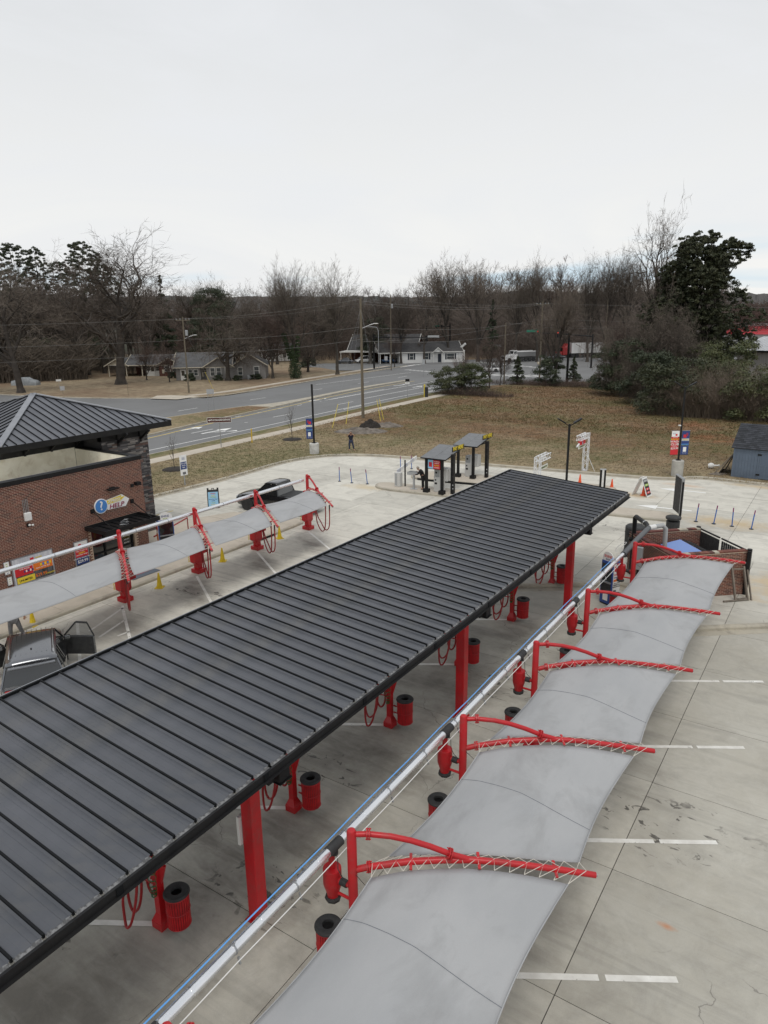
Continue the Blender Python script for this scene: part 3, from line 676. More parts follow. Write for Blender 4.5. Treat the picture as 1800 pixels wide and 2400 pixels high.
# shade-cloth units
ARCH = [(0.08, 2.41), (.25, 2.46), (1.0, 2.60), (1.6, 2.65), (2.08, 2.665), (2.6, 2.63), (3.1, 2.57), (3.7, 2.49), (4.32, 2.39)]
def archz(s):
    for (a, za), (b, zb) in zip(ARCH, ARCH[1:]):
        if s <= b: return za+(zb-za)*(s-a)/(b-a)
    return ARCH[-1][1]
PZ = 3.27
def post_unit(loc, az, label, group, right=True):
    t_ = thing('shade_post', label, 'shade post', loc, 0, group); d = Vector((cos(az), sin(az), 0)); n = Vector((-d.y, d.x, 0))
    r = .088
    MB().tube([(0, 0, .02), (0, 0, PZ-.06), (0, 0, PZ-.02), (0, 0, PZ)], [r, r, r*.8, r*.3], 18).obj('post', RED, t_, smooth=40)
    MB().box(-.19, .19, -.19, .19, 0, .03).obj('base_plate', RED, t_)
    MB().tube([d*s+Vector((0, 0, z)) for s, z in ARCH], [.062]*5+[.058]*3+[.054], 12).obj('lower_arm', RED, t_, smooth=40)
    up = [(.08, 3.16), (.3, 3.17), (.7, 3.13), (1.05, 3.05), (1.4, 2.93), (1.75, 2.78), (2.12, 2.665)]
    MB().tube([d*s+Vector((0, 0, z)) for s, z in up], .052, 12).obj('upper_arm', RED, t_, smooth=40)
    mb = MB()
    for s, z, dz in ((.3, 3.17, 0), (1.74, 2.785, -.4), (.3, 2.47, .18)):
        c = d*s+Vector((0, 0, z)); e = (d+Vector((0, 0, dz))).normalized()
        mb.tube([c-e*.03, c-e*.008], .105, 12); mb.tube([c+e*.008, c+e*.03], .105, 12)
        for k in range(4):
            a = pi/4+k*pi/2; q = c+n*cos(a)*.085+Vector((0, 0, sin(a)*.085)); mb.tube([q-e*.05, q+e*.05], .011, 5)
    mb.obj('bolted_flange', RED, t_)
    mb = MB(); c = d*4.3+Vector((0, 0, 2.39)); mb.tube([c, c+d*.05], .03, 8)
    mb.obj('end_bolt', STEEL, t_)
    mb = MB()
    for s in (1.05, 2.25, 3.6):
        c = d*s+Vector((0, 0, archz(s))); mb.bar(c-n*.2, c+n*.2, .05, .02)
    mb.obj('cleat', RED, t_)
    if right:   # cyclone separator hung on the left of the post
        c = (-.47, 0, 0)
        MB().lathe([(0, 2.235), (.168, 2.225), (.172, 2.215), (.176, 1.90), (.172, 1.87), (.112, 1.66), (.112, 1.60)], 24, c).obj('separator_canister', RED, t_, smooth=16)
        MB().tube([(-.47, 0, 2.2), (-.47, 0, 2.62)], .062, 12).obj('riser', RED, t_, smooth=40)
        MB().lathe([(0, 1.62), (.14, 1.62), (.16, 1.58), (.145, 1.53), (.09, 1.51), (0, 1.51)], 8, c).obj('canister_lid', RUB, t_)
        MB().tube([(-.31, 0, 2.02), (-.2, 0, 2.02)], .062, 12).tube([(-.16, 0, 2.02), (-.08, 0, 2.02)], .05, 12).obj('inlet_stub', RED, t_, smooth=40)
        mb = MB(); mb.tube([(-.27, 0, 2.02), (-.13, 0, 2.02)], .072, 12); mb.obj('rubber_sleeve', RUB, t_, smooth=40)
        MB().tube([(-.36, 0, 1.72), (-.06, 0, 1.72)], .03, 8).tube([(-.2, 0, 1.2), (-.06, 0, 1.2)], .03, 8).obj('bracket', RED, t_, smooth=40)
        MB().tube([(-.38, -.02, 2.66), (-.30, -.04, 2.55), (-.27, -.08, 2.35), (-.2, -.06, 2.2), (-.09, -.05, 2.12)], .008, 5).tube([(.09, -.03, 2.36), (.3, -.05, 2.26), (.5, -.06, 2.33), (.62, 0, 2.45)], .006, 5).obj('wire', RUB, t_)
        MB().tube([(-.14+.03*sin(k*2.4), .02*cos(k*2.4), 1.45-k*.02) for k in range(18)], .007, 5).tube([(-.16, 0, 1.1), (-.2, .02, .9), (-.17, .02, .75)], .012, 6).obj('coiled_lead', STEEL, t_)
    return t_
RP = [(-6.30, 4.25), (-6.41, 8.45), (-6.44, 12.82), (-6.47, 17.25), (-6.49, 21.8), (-6.49, 27.62)]
LP = [(-25.75, 9.6), (-25.75, 11.85), (-25.75, 18.05), (-25.75, 22.3), (-25.7, 26.45), (-25.72, 30.75)]
AZR, AZL = radians(31), radians(-33)
rl = ['red shade post at the bottom left edge of the picture', 'nearest full red shade post, its arms over the closest grey cloths', 'second red shade post back along the right-hand pipe',
      'middle red shade post of the right-hand row', 'red shade post next to last before the dumpster enclosure', 'farthest red shade post, standing against the dumpster enclosure']
for (x, y), l in zip(RP, rl): post_unit((x, y, 0), AZR, l, 'red shade posts of the right-hand row')
ll = ['red shade post outside the left edge, far left row', 'red shade post at the left edge beside the grey estate car', 'red shade post in front of the glass door of the brick building',
      'red shade post beside the blue vending box, left row', 'third red shade post of the left row, between two yellow cones', 'farthest red shade post of the left row, behind which the black pickup stands']
lposts = []
for (x, y), l in list(zip(LP, ll))[1:]: lposts.append(post_unit((x, y, 0), AZL, l, 'red shade posts of the left-hand row', right=False))

def cloth(A, B, az, label, group, right=True):
    d = Vector((cos(az), sin(az), 0)); NS, NU = 28, 22; vs = []; fs = []; s0, s1 = .50, 3.93
    g = .20
    A = Vector((A[0], A[1], 0)); B = Vector((B[0], B[1], 0)); per = (B-A).normalized()
    L = (B-A).length
    def pt(a, u):
        b = sin(pi*u); s = (s0+.07*b)+((s1-.15*b)-(s0+.07*b))*a
        # each end follows its arm, held back a hand's breadth by the lacing
        gg = g+.10*abs(2*a-1)**3
        p = A+per*(gg+(L-2*gg)*u)+d*s
        z = archz(s)-.03-.08*b+.07*b*(1-abs(2*a-1))-.03*b*(abs(2*a-1)**5)
        return Vector((p.x, p.y, z))
    for j in range(NU+1):
        for i in range(NS+1): vs.append(pt(i/NS, j/NU))
    for j in range(NU):
        for i in range(NS): q = j*(NS+1)+i; fs.append((q, q+1, q+NS+2, q+NS+1))
    mb = MB(); mb.add(vs, fs); t_ = thing('shade_cloth', label, 'shade cloth', (0, 0, 0), 0, group)
    o = mb.obj('cloth_panel', FABRIC, t_, smooth=60); so_ = o.modifiers.new('thickness', 'SOLIDIFY'); so_.thickness = .006
    yc = (A.y+B.y)/2+d.y*2.25
    def usm(a): return (yc-A.y-g-d.y*(s0+(s1-s0)*a))/((L-2*g)*per.y)
    mb = MB(); mb.tube([pt(i/24, usm(i/24))+Vector((0, 0, .004)) for i in range(25)], .006, 4).obj('middle_seam', SEAMC, t_)
    for a in (0, 1): MB().tube([pt(a, j/24) for j in range(25)], .012, 6).obj('edge_hem', FABRIC, t_, smooth=60)
    for end, base in ((0, A), (1, B)):
        mb = MB(); k = 26; pts = []
        for i in range(k+1):
            a = (i+.0)/k; e = pt(a, end); s = .35+(4.12-.35)*a
            arm = base+d*(s if i % 2 else s+.02); arm = Vector((arm.x, arm.y, archz(s)+.058))
            if i % 2 == 0: pts.append(e+Vector((0, 0, .008)))
            pts.append(arm if i % 2 else e+Vector((0, 0, .008)))
            if i % 2: pass
        pts = [base+d*.36+Vector((0, 0, archz(.36)+.06))]+pts+[base+d*4.15+Vector((0, 0, archz(4.15)+.06))]
        mb.tube(pts, .0065, 4); mb.obj('cord_lacing', ROPE, t_)
    return t_
cl = ['closest grey shade cloth, cut off by the bottom edge', 'large grey shade cloth between the two nearest full red posts', 'grey shade cloth in the middle of the right-hand row', 'grey shade cloth between the middle post and the next, right-hand row',
      'farthest grey shade cloth of the right-hand row, in front of the dumpster enclosure']
for i in range(5): cloth(RP[i], RP[i+1], AZR, cl[i], 'grey shade cloths of the right-hand row')
cl2 = ['grey shade cloth off the left edge', 'grey shade cloth at the left edge, below the posters of the brick building', 'grey shade cloth in front of the glass door and the mat', 'grey shade cloth in front of the blue vending box', 'farthest grey shade cloth of the left row, in front of the black pickup']
for i in range(1, 5): cloth(LP[i], LP[i+1], AZL, cl2[i], 'grey shade cloths of the left-hand row')

# vacuum pipe of the right row
pr = thing('vacuum_pipe', 'bright aluminium vacuum pipe with a blue hose running along the right-hand posts', 'pipe', (0, 0, 0))
def px_(y): return -6.74-.16*min(1, max(0, (y-2)/14))
PZZ = 2.72
ys = [1.0]+[RP[i][1] for i in range(6)]
MB().tube([(px_(y), y, PZZ) for y in (.8, 4, 8, 12, 16, 20, 24, 27.5)], .084, 20).obj('pipe', ALU, pr, smooth=40)
k = 0
for i in range(6):
    y = RP[i][1]
    MB().tube([(px_(y), y-.19, PZZ), (px_(y), y+.19, PZZ)], .096, 16).tube([(px_(y), y, PZZ), (px_(y), y, PZZ-.16)], .075, 12).obj('black_tee', RUB, pr, smooth=40)
yy = 1.5
while yy < 27:
    mb = MB(); mb.tube([(px_(yy), yy-.015, PZZ), (px_(yy), yy+.015, PZZ)], .091, 12); mb.bar((px_(yy)+.02, yy, PZZ+.09), (px_(yy)+.05, yy, PZZ+.17), .02); mb.bar((px_(yy)+.1, yy, PZZ-.08), (px_(yy)+.13, yy, PZZ-.2), .03)
    mb.obj('pipe_clamp', STEEL, pr)
    MB().tube([(px_(yy+.62), yy+.60, PZZ), (px_(yy+.62), yy+.63, PZZ)], .088, 12).obj('pipe_joint', ALU, pr)
    yy += 1.46
MB().tube([(px_(y)-.15, y, PZZ+.05+.012*sin(y*2.1)) for y in [.8+.7*i for i in range(38)]], .014, 6).obj('air_hose', BLUEH, pr, smooth=60)
MB().tube([(px_(y)+.13, y, PZZ-.12-.02*abs(sin(y*1.07))) for y in [.8+.36*i for i in range(73)]], .009, 5).obj('cable', WHITEC, pr, smooth=60)
MB().cb((px_(3.6)+.17, 3.7, PZZ-.1), (.1, .2, .12)).obj('junction_box', STEEL, pr)
# left row pipe
pl = thing('vacuum_pipe', 'bright aluminium vacuum pipe running in front of the brick building', 'pipe', (0, 0, 0))
MB().tube([(-25.93, y, 2.93) for y in (8, 14, 20, 26, 30.6)], .09, 18).obj('pipe', ALU, pl, smooth=40)
for y in (12, 15.1, 19.0, 20.8, 24.3, 28.5): MB().tube([(-25.93, y, 2.93), (-25.93, y+.035, 2.93)], .095, 14).obj('pipe_joint', STEEL, pl)
# trash cans
REDD = mat('dark_red_liner', (.10, .006, .008), .6)
def trash_can(loc, label, group, rz=0):
    t_ = thing('trash_can', label, 'trash can', loc, rz, group)
    mb = MB(); n = 30; r = .235; z0, z1 = .2, .93
    mb.lathe([(.20, z0), (.215, z0)], n)
    inner = MB().lathe([(0, z0+.02), (.19, z0+.02), (.208, z1)], 20); inner.obj('liner', REDD, t_, smooth=40)
    for j in range(n):
        a = 2*pi*j/n; mb.bar((cos(a)*(r-.012), sin(a)*(r-.012), z0), (cos(a)*r, sin(a)*r, z1), .036, .008, up=(cos(a), sin(a), 0))
    for zz_ in (z0+.01, z0+.36, z1-.02):
        rr = r-.012+.012*(zz_-z0)/(z1-z0)+.006; mb.tube([(cos(2*pi*j/n)*rr, sin(2*pi*j/n)*rr, zz_) for j in range(n+1)], .010, 5, cap=False)
    mb.obj('steel_basket', REDP, t_)
    MB().lathe([(.105, .93), (.235, .925), (.262, .94), (.262, .965), (.24, .99), (.17, 1.0), (.115, .985), (.105, .95), (.100, .80)], 26).obj('lid', RUB, t_, smooth=35)
    MB().tube([(-.24, 0, .62), (-.40, 0, .62)], .022, 8).tube([(-.24, 0, .4), (-.40, 0, .4)], .022, 8).obj('hanger', RED, t_, smooth=40)
    return t_
tc0 = trash_can((-10.0, 7.35, 0), 'red slatted trash can with black lid, lowest one, left of the nearest red column', 'red trash cans')
tl = ['red slatted trash can just past the nearest red column', 'red slatted trash can seen between the first and second red columns', 'red slatted trash can right beside the second red column', 'red slatted trash can hung between the second and third red columns', 'red slatted trash can half hidden behind the third red column']
for (x, y), l in zip([(-10.02, 11.6), (-10.02, 16.05), (-10.04, 20.6), (-10.05, 25.1), (-10.05, 29.6)], tl): dup(tc0, (x, y, 0), 0, l)
tl = ['red trash can peeking out below the nearest full grey cloth', 'red trash can beside the second cloth, below the third canister', 'red trash can partly under the middle grey cloth', 'red trash can partly under the next to last grey cloth', 'red trash can at the foot of the blue vending tower']
for (x, y), l in zip([(-6.95, 8.35), (-6.95, 12.6), (-7.0, 17.1), (-7.02, 21.65), (-7.05, 27.5)], tl): dup(tc0, (x, y, 0), pi, l)
# vacuum pedestals under the canopy
def pedestal(loc, label, group):
    t_ = thing('vacuum_pedestal', label, 'vacuum station', loc, 0, group)
    MB().box(-.15, .15, -.15, .15, 0, .17).obj('base', RED, t_, bev=.01)
    MB().box(-.075, .075, -.075, .075, .17, 1.72).add([(-.14, -.14, .17), (.14, -.14, .17), (.14, .14, .17), (-.14, .14, .17), (-.075, -.075, .34), (.075, -.075, .34), (.075, .075, .34), (-.075, .075, .34)], [(0,1,5,4),(1,2,6,5),(2,3,7,6),(3,0,4,7)]).obj('post', RED, t_)
    for dy, dx, z0 in ((-.14, -.62, .42), (.1, -.46, .62), (-.30, -.50, .30)):
        P = [Vector((-.08, dy*.5, 1.55)), Vector((dx*.7, dy, 1.25)), Vector((dx*1.25, dy*1.4, .8)), Vector((dx*1.2, dy*1.5, z0-.1)), Vector((dx*.95, dy*1.7, z0-.25)), Vector((dx*.6, dy*1.6, z0)), Vector((dx*.5, dy, 1.0)), Vector((dx*.75, dy*.6, 1.9)), Vector((dx*.7, 0, 3.1))]
        Q = P
        for _ in range(2): Q = [Q[0]]+[v for a, b in zip(Q, Q[1:]) for v in (a*.75+b*.25, a*.25+b*.75)]+[Q[-1]]
        MB().tube(Q, .029, 8).obj('vacuum_hose', REDH, t_, smooth=60)
    MB().bar((-.62, -.05, .95), (-.05, -.02, 1.0), .03).bar((-.62, -.05, .95), (-.2, 0, 1.75), .04).bar((-.34, .12, 1.62), (-.5, -.1, .95), .04).obj('hose_rack', RED, t_)
    MB().box(-.46, -.2, -.03, .03, 1.05, 1.5).xf(T(rz=.3, ry=.28)).obj('mat_clip', RED, t_)
    c = []
    for i in range(150):
        f = i/149; a = i*.9; sag = sin(pi*f)
        c.append((-.12+.24*f+.045*cos(a), -.12+.045*sin(a), 1.9-1.08*sag*(1 if f < 2 else 1)+(.5*(abs(2*f-1)**2))))
    MB().tube(c, .008, 4).obj('coiled_air_hose', GREENH, t_)
    return t_
p0 = pedestal((-10.42, 7.25, 0), 'red vacuum station with hanging hoses, nearest one under the canopy', 'red vacuum stations under the canopy')
pl_ = ['red vacuum station next to the first red column', 'red vacuum station between the first two red columns', 'red vacuum station half hidden by the second red column', 'red vacuum station between the second and third red columns', 'red vacuum station behind the third red column']
for y, l in zip(PEDY[1:], pl_): dup(p0, (-10.46, y, 0), 0, l)
# vacuum stations of the left row: body and hoses below the cloth
def lstation(loc, label, group):
    t_ = thing('vacuum_cabinet', label, 'vacuum station', loc, 0, group)
    MB().box(-.26, .26, -.24, .24, 0, .2).obj('base', RED, t_, bev=.015)
    MB().box(-.14, .14, -.14, .14, .2, .62).obj('neck', RED, t_)
    MB().box(-.25, .17, -.27, .27, .55, 1.62).add([(-.25, -.27, .55), (.17, -.27, .55), (.17, .27, .55), (-.25, .27, .55), (-.14, -.14, .42), (.14, -.14, .42), (.14, .14, .42), (-.14, .14, .42)], [(0,4,5,1),(1,5,6,2),(2,6,7,3),(3,7,4,0)]).obj('cabinet', RED, t_, bev=.02)
    MB().box(-.2, .2, -.1, .1, 1.62, 2.3).obj('riser', RED, t_, bev=.02)
    MB().box(.2, .235, .1, .5, .95, 1.7).box(.235, .25, .14, .46, 1.38, 1.4).box(.235, .25, .14, .46, 1.2, 1.22).box(.235, .25, .14, .46, 1.55, 1.57).obj('mat_holder', REDP, t_)
    e = Vector((cos(AZL), sin(AZL), 0))
    for s0, bot, back in ((3.95, .75, .3), (3.3, .5, .05)):
        a = e*s0+Vector((0, 0, 2.4)); P = [a, a-e*.03+Vector((0, 0, -1.0)), e*(s0-.25)+Vector((0, 0, bot+.25)), e*(s0-.85)+Vector((0, 0, bot)), e*(s0-1.6)+Vector((0, 0, bot+.35)), e*(1.6+back)+Vector((0, 0, 1.2)), e*(.9+back)+Vector((0, 0, 2.0)), e*.6+Vector((0, 0, 2.42))]
        Q = P
        for _ in range(2): Q = [Q[0]]+[v for p_, q_ in zip(Q, Q[1:]) for v in (p_*.75+q_*.25, p_*.25+q_*.75)]+[Q[-1]]
        MB().tube(Q, .03, 8).obj('vacuum_hose', REDH, t_, smooth=60)
        MB().tube([a, a-e*.02+Vector((0, 0, -.35))], .036, 8).obj('hose_cuff', RUB, t_)
    c = [(-.30+.03*cos(i*.9), -.28+.03*sin(i*.9), 1.5-.95*sin(pi*i/119)+.25*abs(2*i/119-1)) for i in range(120)]
    MB().tube(c, .009, 4).obj('coiled_air_hose', YEL, t_)
    return t_
l0 = lstation((-25.75, 18.0, 0), 'red vacuum cabinet with two drooping hoses by the striped bay', 'red vacuum cabinets of the left-hand row')
for y, l in zip((22.25, 26.4, 30.7), ('red vacuum cabinet behind the yellow cone near the mat', 'red vacuum cabinet beside the storm drain', 'farthest red vacuum cabinet of the left row')): dup(l0, (-25.75, y, 0), 0, l)
# white board on the nearest column
wb = MB().box(-9.10, -9.03, 8.25, 8.58, 1.85, 2.5).obj('notice_board', WHITE); tag(wb, 'blank white notice board on the left side of the nearest red column', 'board')

# ------------------------------------------------ brick building with stone tower
BX = -29.6
def bricks(parent, O, u, L, Hh, nrm, holes=(), quota=300, near=None, pad=.007, off=0, jit=0.002, mats=None, bl=.196, bh=.0515, j=.0162, kinds=3, name='brick'):
    """lay running-bond bricks on a wall plane; the nearest become parts, the rest one part"""
    mats = mats or BRICKM; O = Vector(O); u = Vector(u).normalized(); nrm = Vector(nrm).normalized(); cands = []
    row = 0; z = j
    while z+bh <= Hh+.001:
        x = -(bl+j)/2 if row % 2 else 0
        while x < L:
            x0 = max(0, x); x1 = min(L, x+bl)
            if x1-x0 > .04 and not any(a < x1 and x0 < b and c < z+bh and z < d for a, b, c, d in holes): cands.append((x0, x1, z))
            x += bl+j
        row += 1; z += bh+j
    near = Vector(near or (0, 0, 12)); cands.sort(key=lambda c: (O+u*(c[0]+c[1])/2+Vector((0, 0, c[2]))-near).length)
    bm_ = {}; rest = MB()
    def brick(mb, x0, x1, z, p):
        a = O+u*x0+Vector((0, 0, z)); b = O+u*x1+Vector((0, 0, z)); h = Vector((0, 0, bh)); n = nrm*p; k = nrm*-.01
        mb.add([a+k, b+k, b+h+k, a+h+k, a+n, b+n, b+h+n, a+h+n], [(4,5,6,7),(0,1,5,4),(1,2,6,5),(2,3,7,6),(3,0,4,7)])
    for i, (x0, x1, z) in enumerate(cands):
        p = pad+random.uniform(-jit, jit); mi = random.choices(range(len(mats)), [5, 3, 3, 1][:len(mats)])[0]
        if i < quota:
            q = MB(); brick(q, x0, x1, z, p); q.obj(name, mats[mi], parent)
        else: rest.cur = mi; brick(rest, x0, x1, z, p)
    if rest.v:
        r = rest.obj(name+'_courses', mats, parent); r['kind'] = 'stuff'
bd = thing('car_wash_building', 'red brick car wash office with parapet roof and a dark hipped metal tower roof', 'building', (0, 0, 0))
Y0, Y1, ZT = 8.0, 22.48, 5.36
mb = MB().box(BX-.3, BX, Y0, 19.25, .15, ZT); mb.box(BX-.3, BX, 21.65, Y1, .15, ZT); mb.box(BX-.3, BX, 19.25, 21.65, 2.33, ZT); mb.obj('front_wall', MORTAR, bd)
bricks(bd, (BX, Y0+4, .15), (0, 1, 0), Y1-Y0-4, ZT-.15-.12, (1, 0, 0), holes=[(19.22-Y0-4, 21.68-Y0-4, -1, 2.2)], near=(-20, 17, 8))
MB().box(-35.0, BX-.301, Y1-.25, Y1, .15, ZT).obj('end_wall', MORTAR, bd)
bricks(bd, (BX-3.4, Y1, .15), (1, 0, 0), 3.4, ZT-.27, (0, 1, 0), quota=0)
MB().box(-34.6, BX-.301, Y0, Y1-.251, 4.22, 4.3).box(BX-.33, BX-.302, Y0, Y1-.28, 4.3, ZT-.01).box(-34.6, BX-.34, Y1-.28, Y1-.252, 4.3, ZT-.01).box(-34.62, -34.595, Y0, Y1-.3, 4.3, 5.42).obj('roof_membrane', CREAM, bd)
MB().box(BX-.36, BX+.05, Y0, Y1+.05, ZT, ZT+.05).box(BX+.022, BX+.05, Y0, Y1+.05, ZT-.14, ZT-.001).box(-34.6, BX-.361, Y1-.3, Y1+.05, ZT, ZT+.05).box(-34.6, BX-.361, Y1+.022, Y1+.05, ZT-.14, ZT-.001).obj('parapet_cap', BLACK, bd)
MB().box(BX-.355, BX-.33, Y0, Y1-.3, ZT+.03, ZT+.056).obj('cap_edge', CAPM, bd)
MB().lathe([(0, 4.95), (.18, 4.9), (.22, 4.8), (.13, 4.75), (.12, 4.3)], 14, (-31.0, 14.6, 0)).obj('roof_vent', ALU, bd, smooth=40)
# stone pier and tower
PX = -33.05
MB().box(-35.2, PX, 22.75, 25.72, .02, 6.05).obj('stone_core', STONEM[0], bd)
def stones(parent, O, u, L, Hh, nrm, quota=300):
    O = Vector(O); u = Vector(u); nrm = Vector(nrm); c = []; z = 0
    while z < Hh-.03:
        h = random.choice((.05, .06, .075, .1)); x = -random.random()*.2
        while x < L:
            w = random.uniform(.16, .55); x0 = max(0, x); x1 = min(L, x+w)
            if x1-x0 > .03: c.append((x0+.003, x1-.003, z+.003, min(Hh, z+h)-.003))
            x += w
        z += h
    random.shuffle(c); c.sort(key=lambda q: -q[2]); rest = MB()
    for i, (x0, x1, z0, z1) in enumerate(c):
        p = .02+random.uniform(0, .03); mi = random.choices(range(4), [5, 6, 4, 2])[0]; mb = MB() if i < quota else rest; mb.cur = mi if i >= quota else 0
        a = O+u*x0+Vector((0, 0, z0)); b = O+u*x1+Vector((0, 0, z0)); h = Vector((0, 0, z1-z0)); n = nrm*p; k = nrm*-.01
        mb.add([a+k, b+k, b+h+k, a+h+k, a+n, b+n, b+h+n, a+h+n], [(4,5,6,7),(0,1,5,4),(1,2,6,5),(2,3,7,6),(3,0,4,7)])
        if i < quota: mb.obj('stone', STONEM[mi], parent)
    if rest.v: rest.obj('stone_courses', STONEM, parent)['kind'] = 'stuff'
stones(bd, (PX, 22.75, .1), (0, 1, 0), 2.97, 5.62, (1, 0, 0))
stones(bd, (-35.2, 25.72, .1), (1, 0, 0), 2.15, 5.62, (0, 1, 0), 0)
MB().box(PX-.3, PX+.06, 22.75, 25.78, 5.73, 6.12).box(-42.2, -34.6, 18.25, 26.0, 5.3, 6.15).obj('upper_band', BLACK, bd)
MB().box(-42, -34.61, 17.9, 26.0, 0, 5.3).obj('tower_wall', STONEM[0], bd)
ex0, ex1, ey0, ey1, ez, az_ = -42.3, -32.3, 16.95, 26.9, 6.42, 8.12
cx, cy = (ex0+ex1)/2, (ey0+ey1)/2
MB().box(ex0+.1, ex1-.1, ey0+.1, ey1-.1, 6.14, 6.2).obj('soffit', BLACK, bd)
mb = MB(); mb.box(ex1-.06, ex1, ey0, ey1, 6.12, ez).box(ex0, ex0+.06, ey0, ey1, 6.12, ez).box(ex0+.061, ex1-.061, ey0, ey0+.06, 6.12, ez).box(ex0+.061, ex1-.061, ey1-.06, ey1, 6.12, ez); mb.obj('fascia', BLACK, bd)
for k in range(6):
    y = ey0+1.0+k*1.45; xw = PX+.07 if y > 22.8 else -34.58
    MB().bar((xw, y, 5.55), (xw+.85, y, 6.12), .09, .12).bar((xw+.03, y, 5.4), (xw+.03, y, 6.12), .1, .06).obj('bracket', BLACK, bd)
def roofface(a, b, c, nm=23):
    """triangular roof face a-b eave, c apex, laid with pans and seams"""
    a, b, c = Vector(a), Vector(b), Vector(c); e = (b-a).normalized(); L = (b-a).length; mid = (a+b)/2; n = (b-a).cross(c-a).normalized(); up = n.cross(e).normalized()
    slope = (c-mid).length; w = L/nm
    def top(x): return slope*(1-abs(2*x/L-1))
    for k in range(nm):
        x0, x1 = k*w, (k+1)*w; P = [a+e*x0, a+e*x1]
        pts = [P[0], P[1], a+e*x1+up*top(x1)]
        if x0 < L/2 < x1: pts.append(c)
        pts.append(a+e*x0+up*top(x0))
        q = [pts[0]]
        for p in pts[1:]:
            if (p-q[-1]).length > 1e-4: q.append(p)
        if (q[0]-q[-1]).length < 1e-4: q.pop()
        if len(q) > 2: MB().add(q, [tuple(range(len(q)))]).obj('roof_panel', TOWERP, bd)
        if k:
            t1 = top(x0); MB().bar(a+e*x0+n*.022, a+e*x0+up*t1+n*.022, .035, .045, up=n).obj('seam', DKRIB, bd)
ap = (cx, cy, az_)
A_, B_, C_, D_ = (ex1, ey0, ez), (ex1, ey1, ez), (ex0, ey1, ez), (ex0, ey0, ez)
roofface(A_, B_, ap); roofface(B_, C_, ap); roofface(C_, D_, ap); roofface(D_, A_, ap)
for q in (A_, B_, C_, D_): MB().bar(Vector(q)+Vector((0, 0, .05)), Vector(ap)+Vector((0, 0, .06)), .30, .05).obj('hip_cap', CAPM, bd)
# door, canopy over the door, fittings
MB().box(BX-.2, BX-.16, 19.3, 21.6, .15, 2.28).obj('storefront_glass', GLASSD, bd)
mb = MB()
for y in (19.28, 20.0, 20.85, 21.58): mb.box(BX-.22, BX-.1, y-.04, y+.04, .15, 2.31)
for z in (.16, 1.0, 2.27): mb.box(BX-.219, BX-.101, 19.32, 21.54, z, z+.06)
mb.obj('door_frame', BLACK, bd)
text(bd, 'WELCOME', (BX-.098, 21.22, 1.75), .13, WHITE, (0, 1, 0), sx=.8, name='door_lettering')
for k, s_ in enumerate(('OPEN DAILY', '7:00 AM', '8:00 PM')): text(bd, s_, (BX-.098, 21.22, 1.5-.17*k), .09, WHITE, (0, 1, 0), name='door_lettering')
dc = thing('door_canopy', 'black slatted metal canopy over the glass door, held by two rods', 'door canopy', (0, 0, 0))
ay0, ay1, axo, azb = 18.95, 22.05, BX+1.62, 2.38
MB().box(BX+.002, BX+.06, ay0, ay1, azb, azb+.2).box(axo-.06, axo, ay0, ay1, azb, azb+.2).box(BX+.061, axo-.061, ay0, ay0+.06, azb, azb+.2).box(BX+.061, axo-.061, ay1-.06, ay1, azb, azb+.2).obj('frame', BLACK, dc)
MB().box(BX+.061, axo-.061, ay0+.061, ay1-.061, azb+.03, azb+.05).obj('deck', BLACK, dc)
for k in range(8): MB().box(BX+.062, axo-.062, ay0+.3+k*.36, ay0+.34+k*.36, azb+.051, azb+.09).obj('slat', DKRIB, dc)
for y in (19.45, 21.7):
    MB().bar((BX+.05, y, 3.2), (axo-.2, y, azb+.2), .03).obj('tie_rod', BLACK, dc); MB().box(BX+.008, BX+.07, y-.09, y+.09, 3.12, 3.32).obj('wall_plate', BLACK, dc)
MB().tube([(BX+.3+.05*sin(k*.8)+k*.03, 20.9-k*.02+.25*sin(k*.5), azb+.11) for k in range(30)], .008, 4).obj('loose_cable', STEEL, dc)
# sign on the wall: the same words, a round blue badge with a question mark
BLUE = mat('sign_blue', (.06, .22, .55), .45); SRED = mat('sign_red', (.58, .02, .03), .45); SYEL = mat('sign_yellow', (.80, .62, .05), .5); SPUR = mat('sign_maroon', (.28, .03, .08), .5)
NAVY = mat('sign_navy', (.02, .05, .19), .45); SIGNW = mat('sign_white', (.80, .80, .78), .4); LIME = mat('sign_lime', (.35, .50, .08), .5); SKYB = mat('sign_sky', (.30, .55, .75), .4)
hs = thing('wall_sign', 'round blue question mark badge with lightning lettering XPRESS HELP on the brick wall', 'sign', (0, 0, 0))
X = BX+.015; yc, zc = 19.93, 3.36
MB().tube([(X, yc, zc), (X+.05, yc, zc)], .36, 32).obj('badge_rim', SIGNW, hs); MB().tube([(X+.052, yc, zc), (X+.062, yc, zc)], .32, 32).obj('badge', BLUE, hs)
text(hs, '?', (X+.066, yc, zc), .62, SIGNW, (0, 1, 0), ext=.008, name='question_mark')
MB().add([(X+.03, yc+.3, zc-.1), (X+.03, yc+.34, zc-.27), (X+.03, yc+1.38, zc-.3), (X+.03, yc+1.62, zc+.02), (X+.03, yc+1.2, zc+.34), (X+.03, yc+.3, zc+.22)], [(0, 1, 2, 3, 4, 5)]).obj('backing', SIGNW, hs)
MB().add([(X+.034, yc+.32, zc+.0), (X+.034, yc+1.1, zc+.03), (X+.034, yc+1.42, zc+.22), (X+.034, yc+1.15, zc+.2), (X+.034, yc+1.2, zc+.30), (X+.034, yc+.35, zc+.2)], [(0, 1, 2, 3, 4, 5)]).obj('lightning_shape', SYEL, hs)
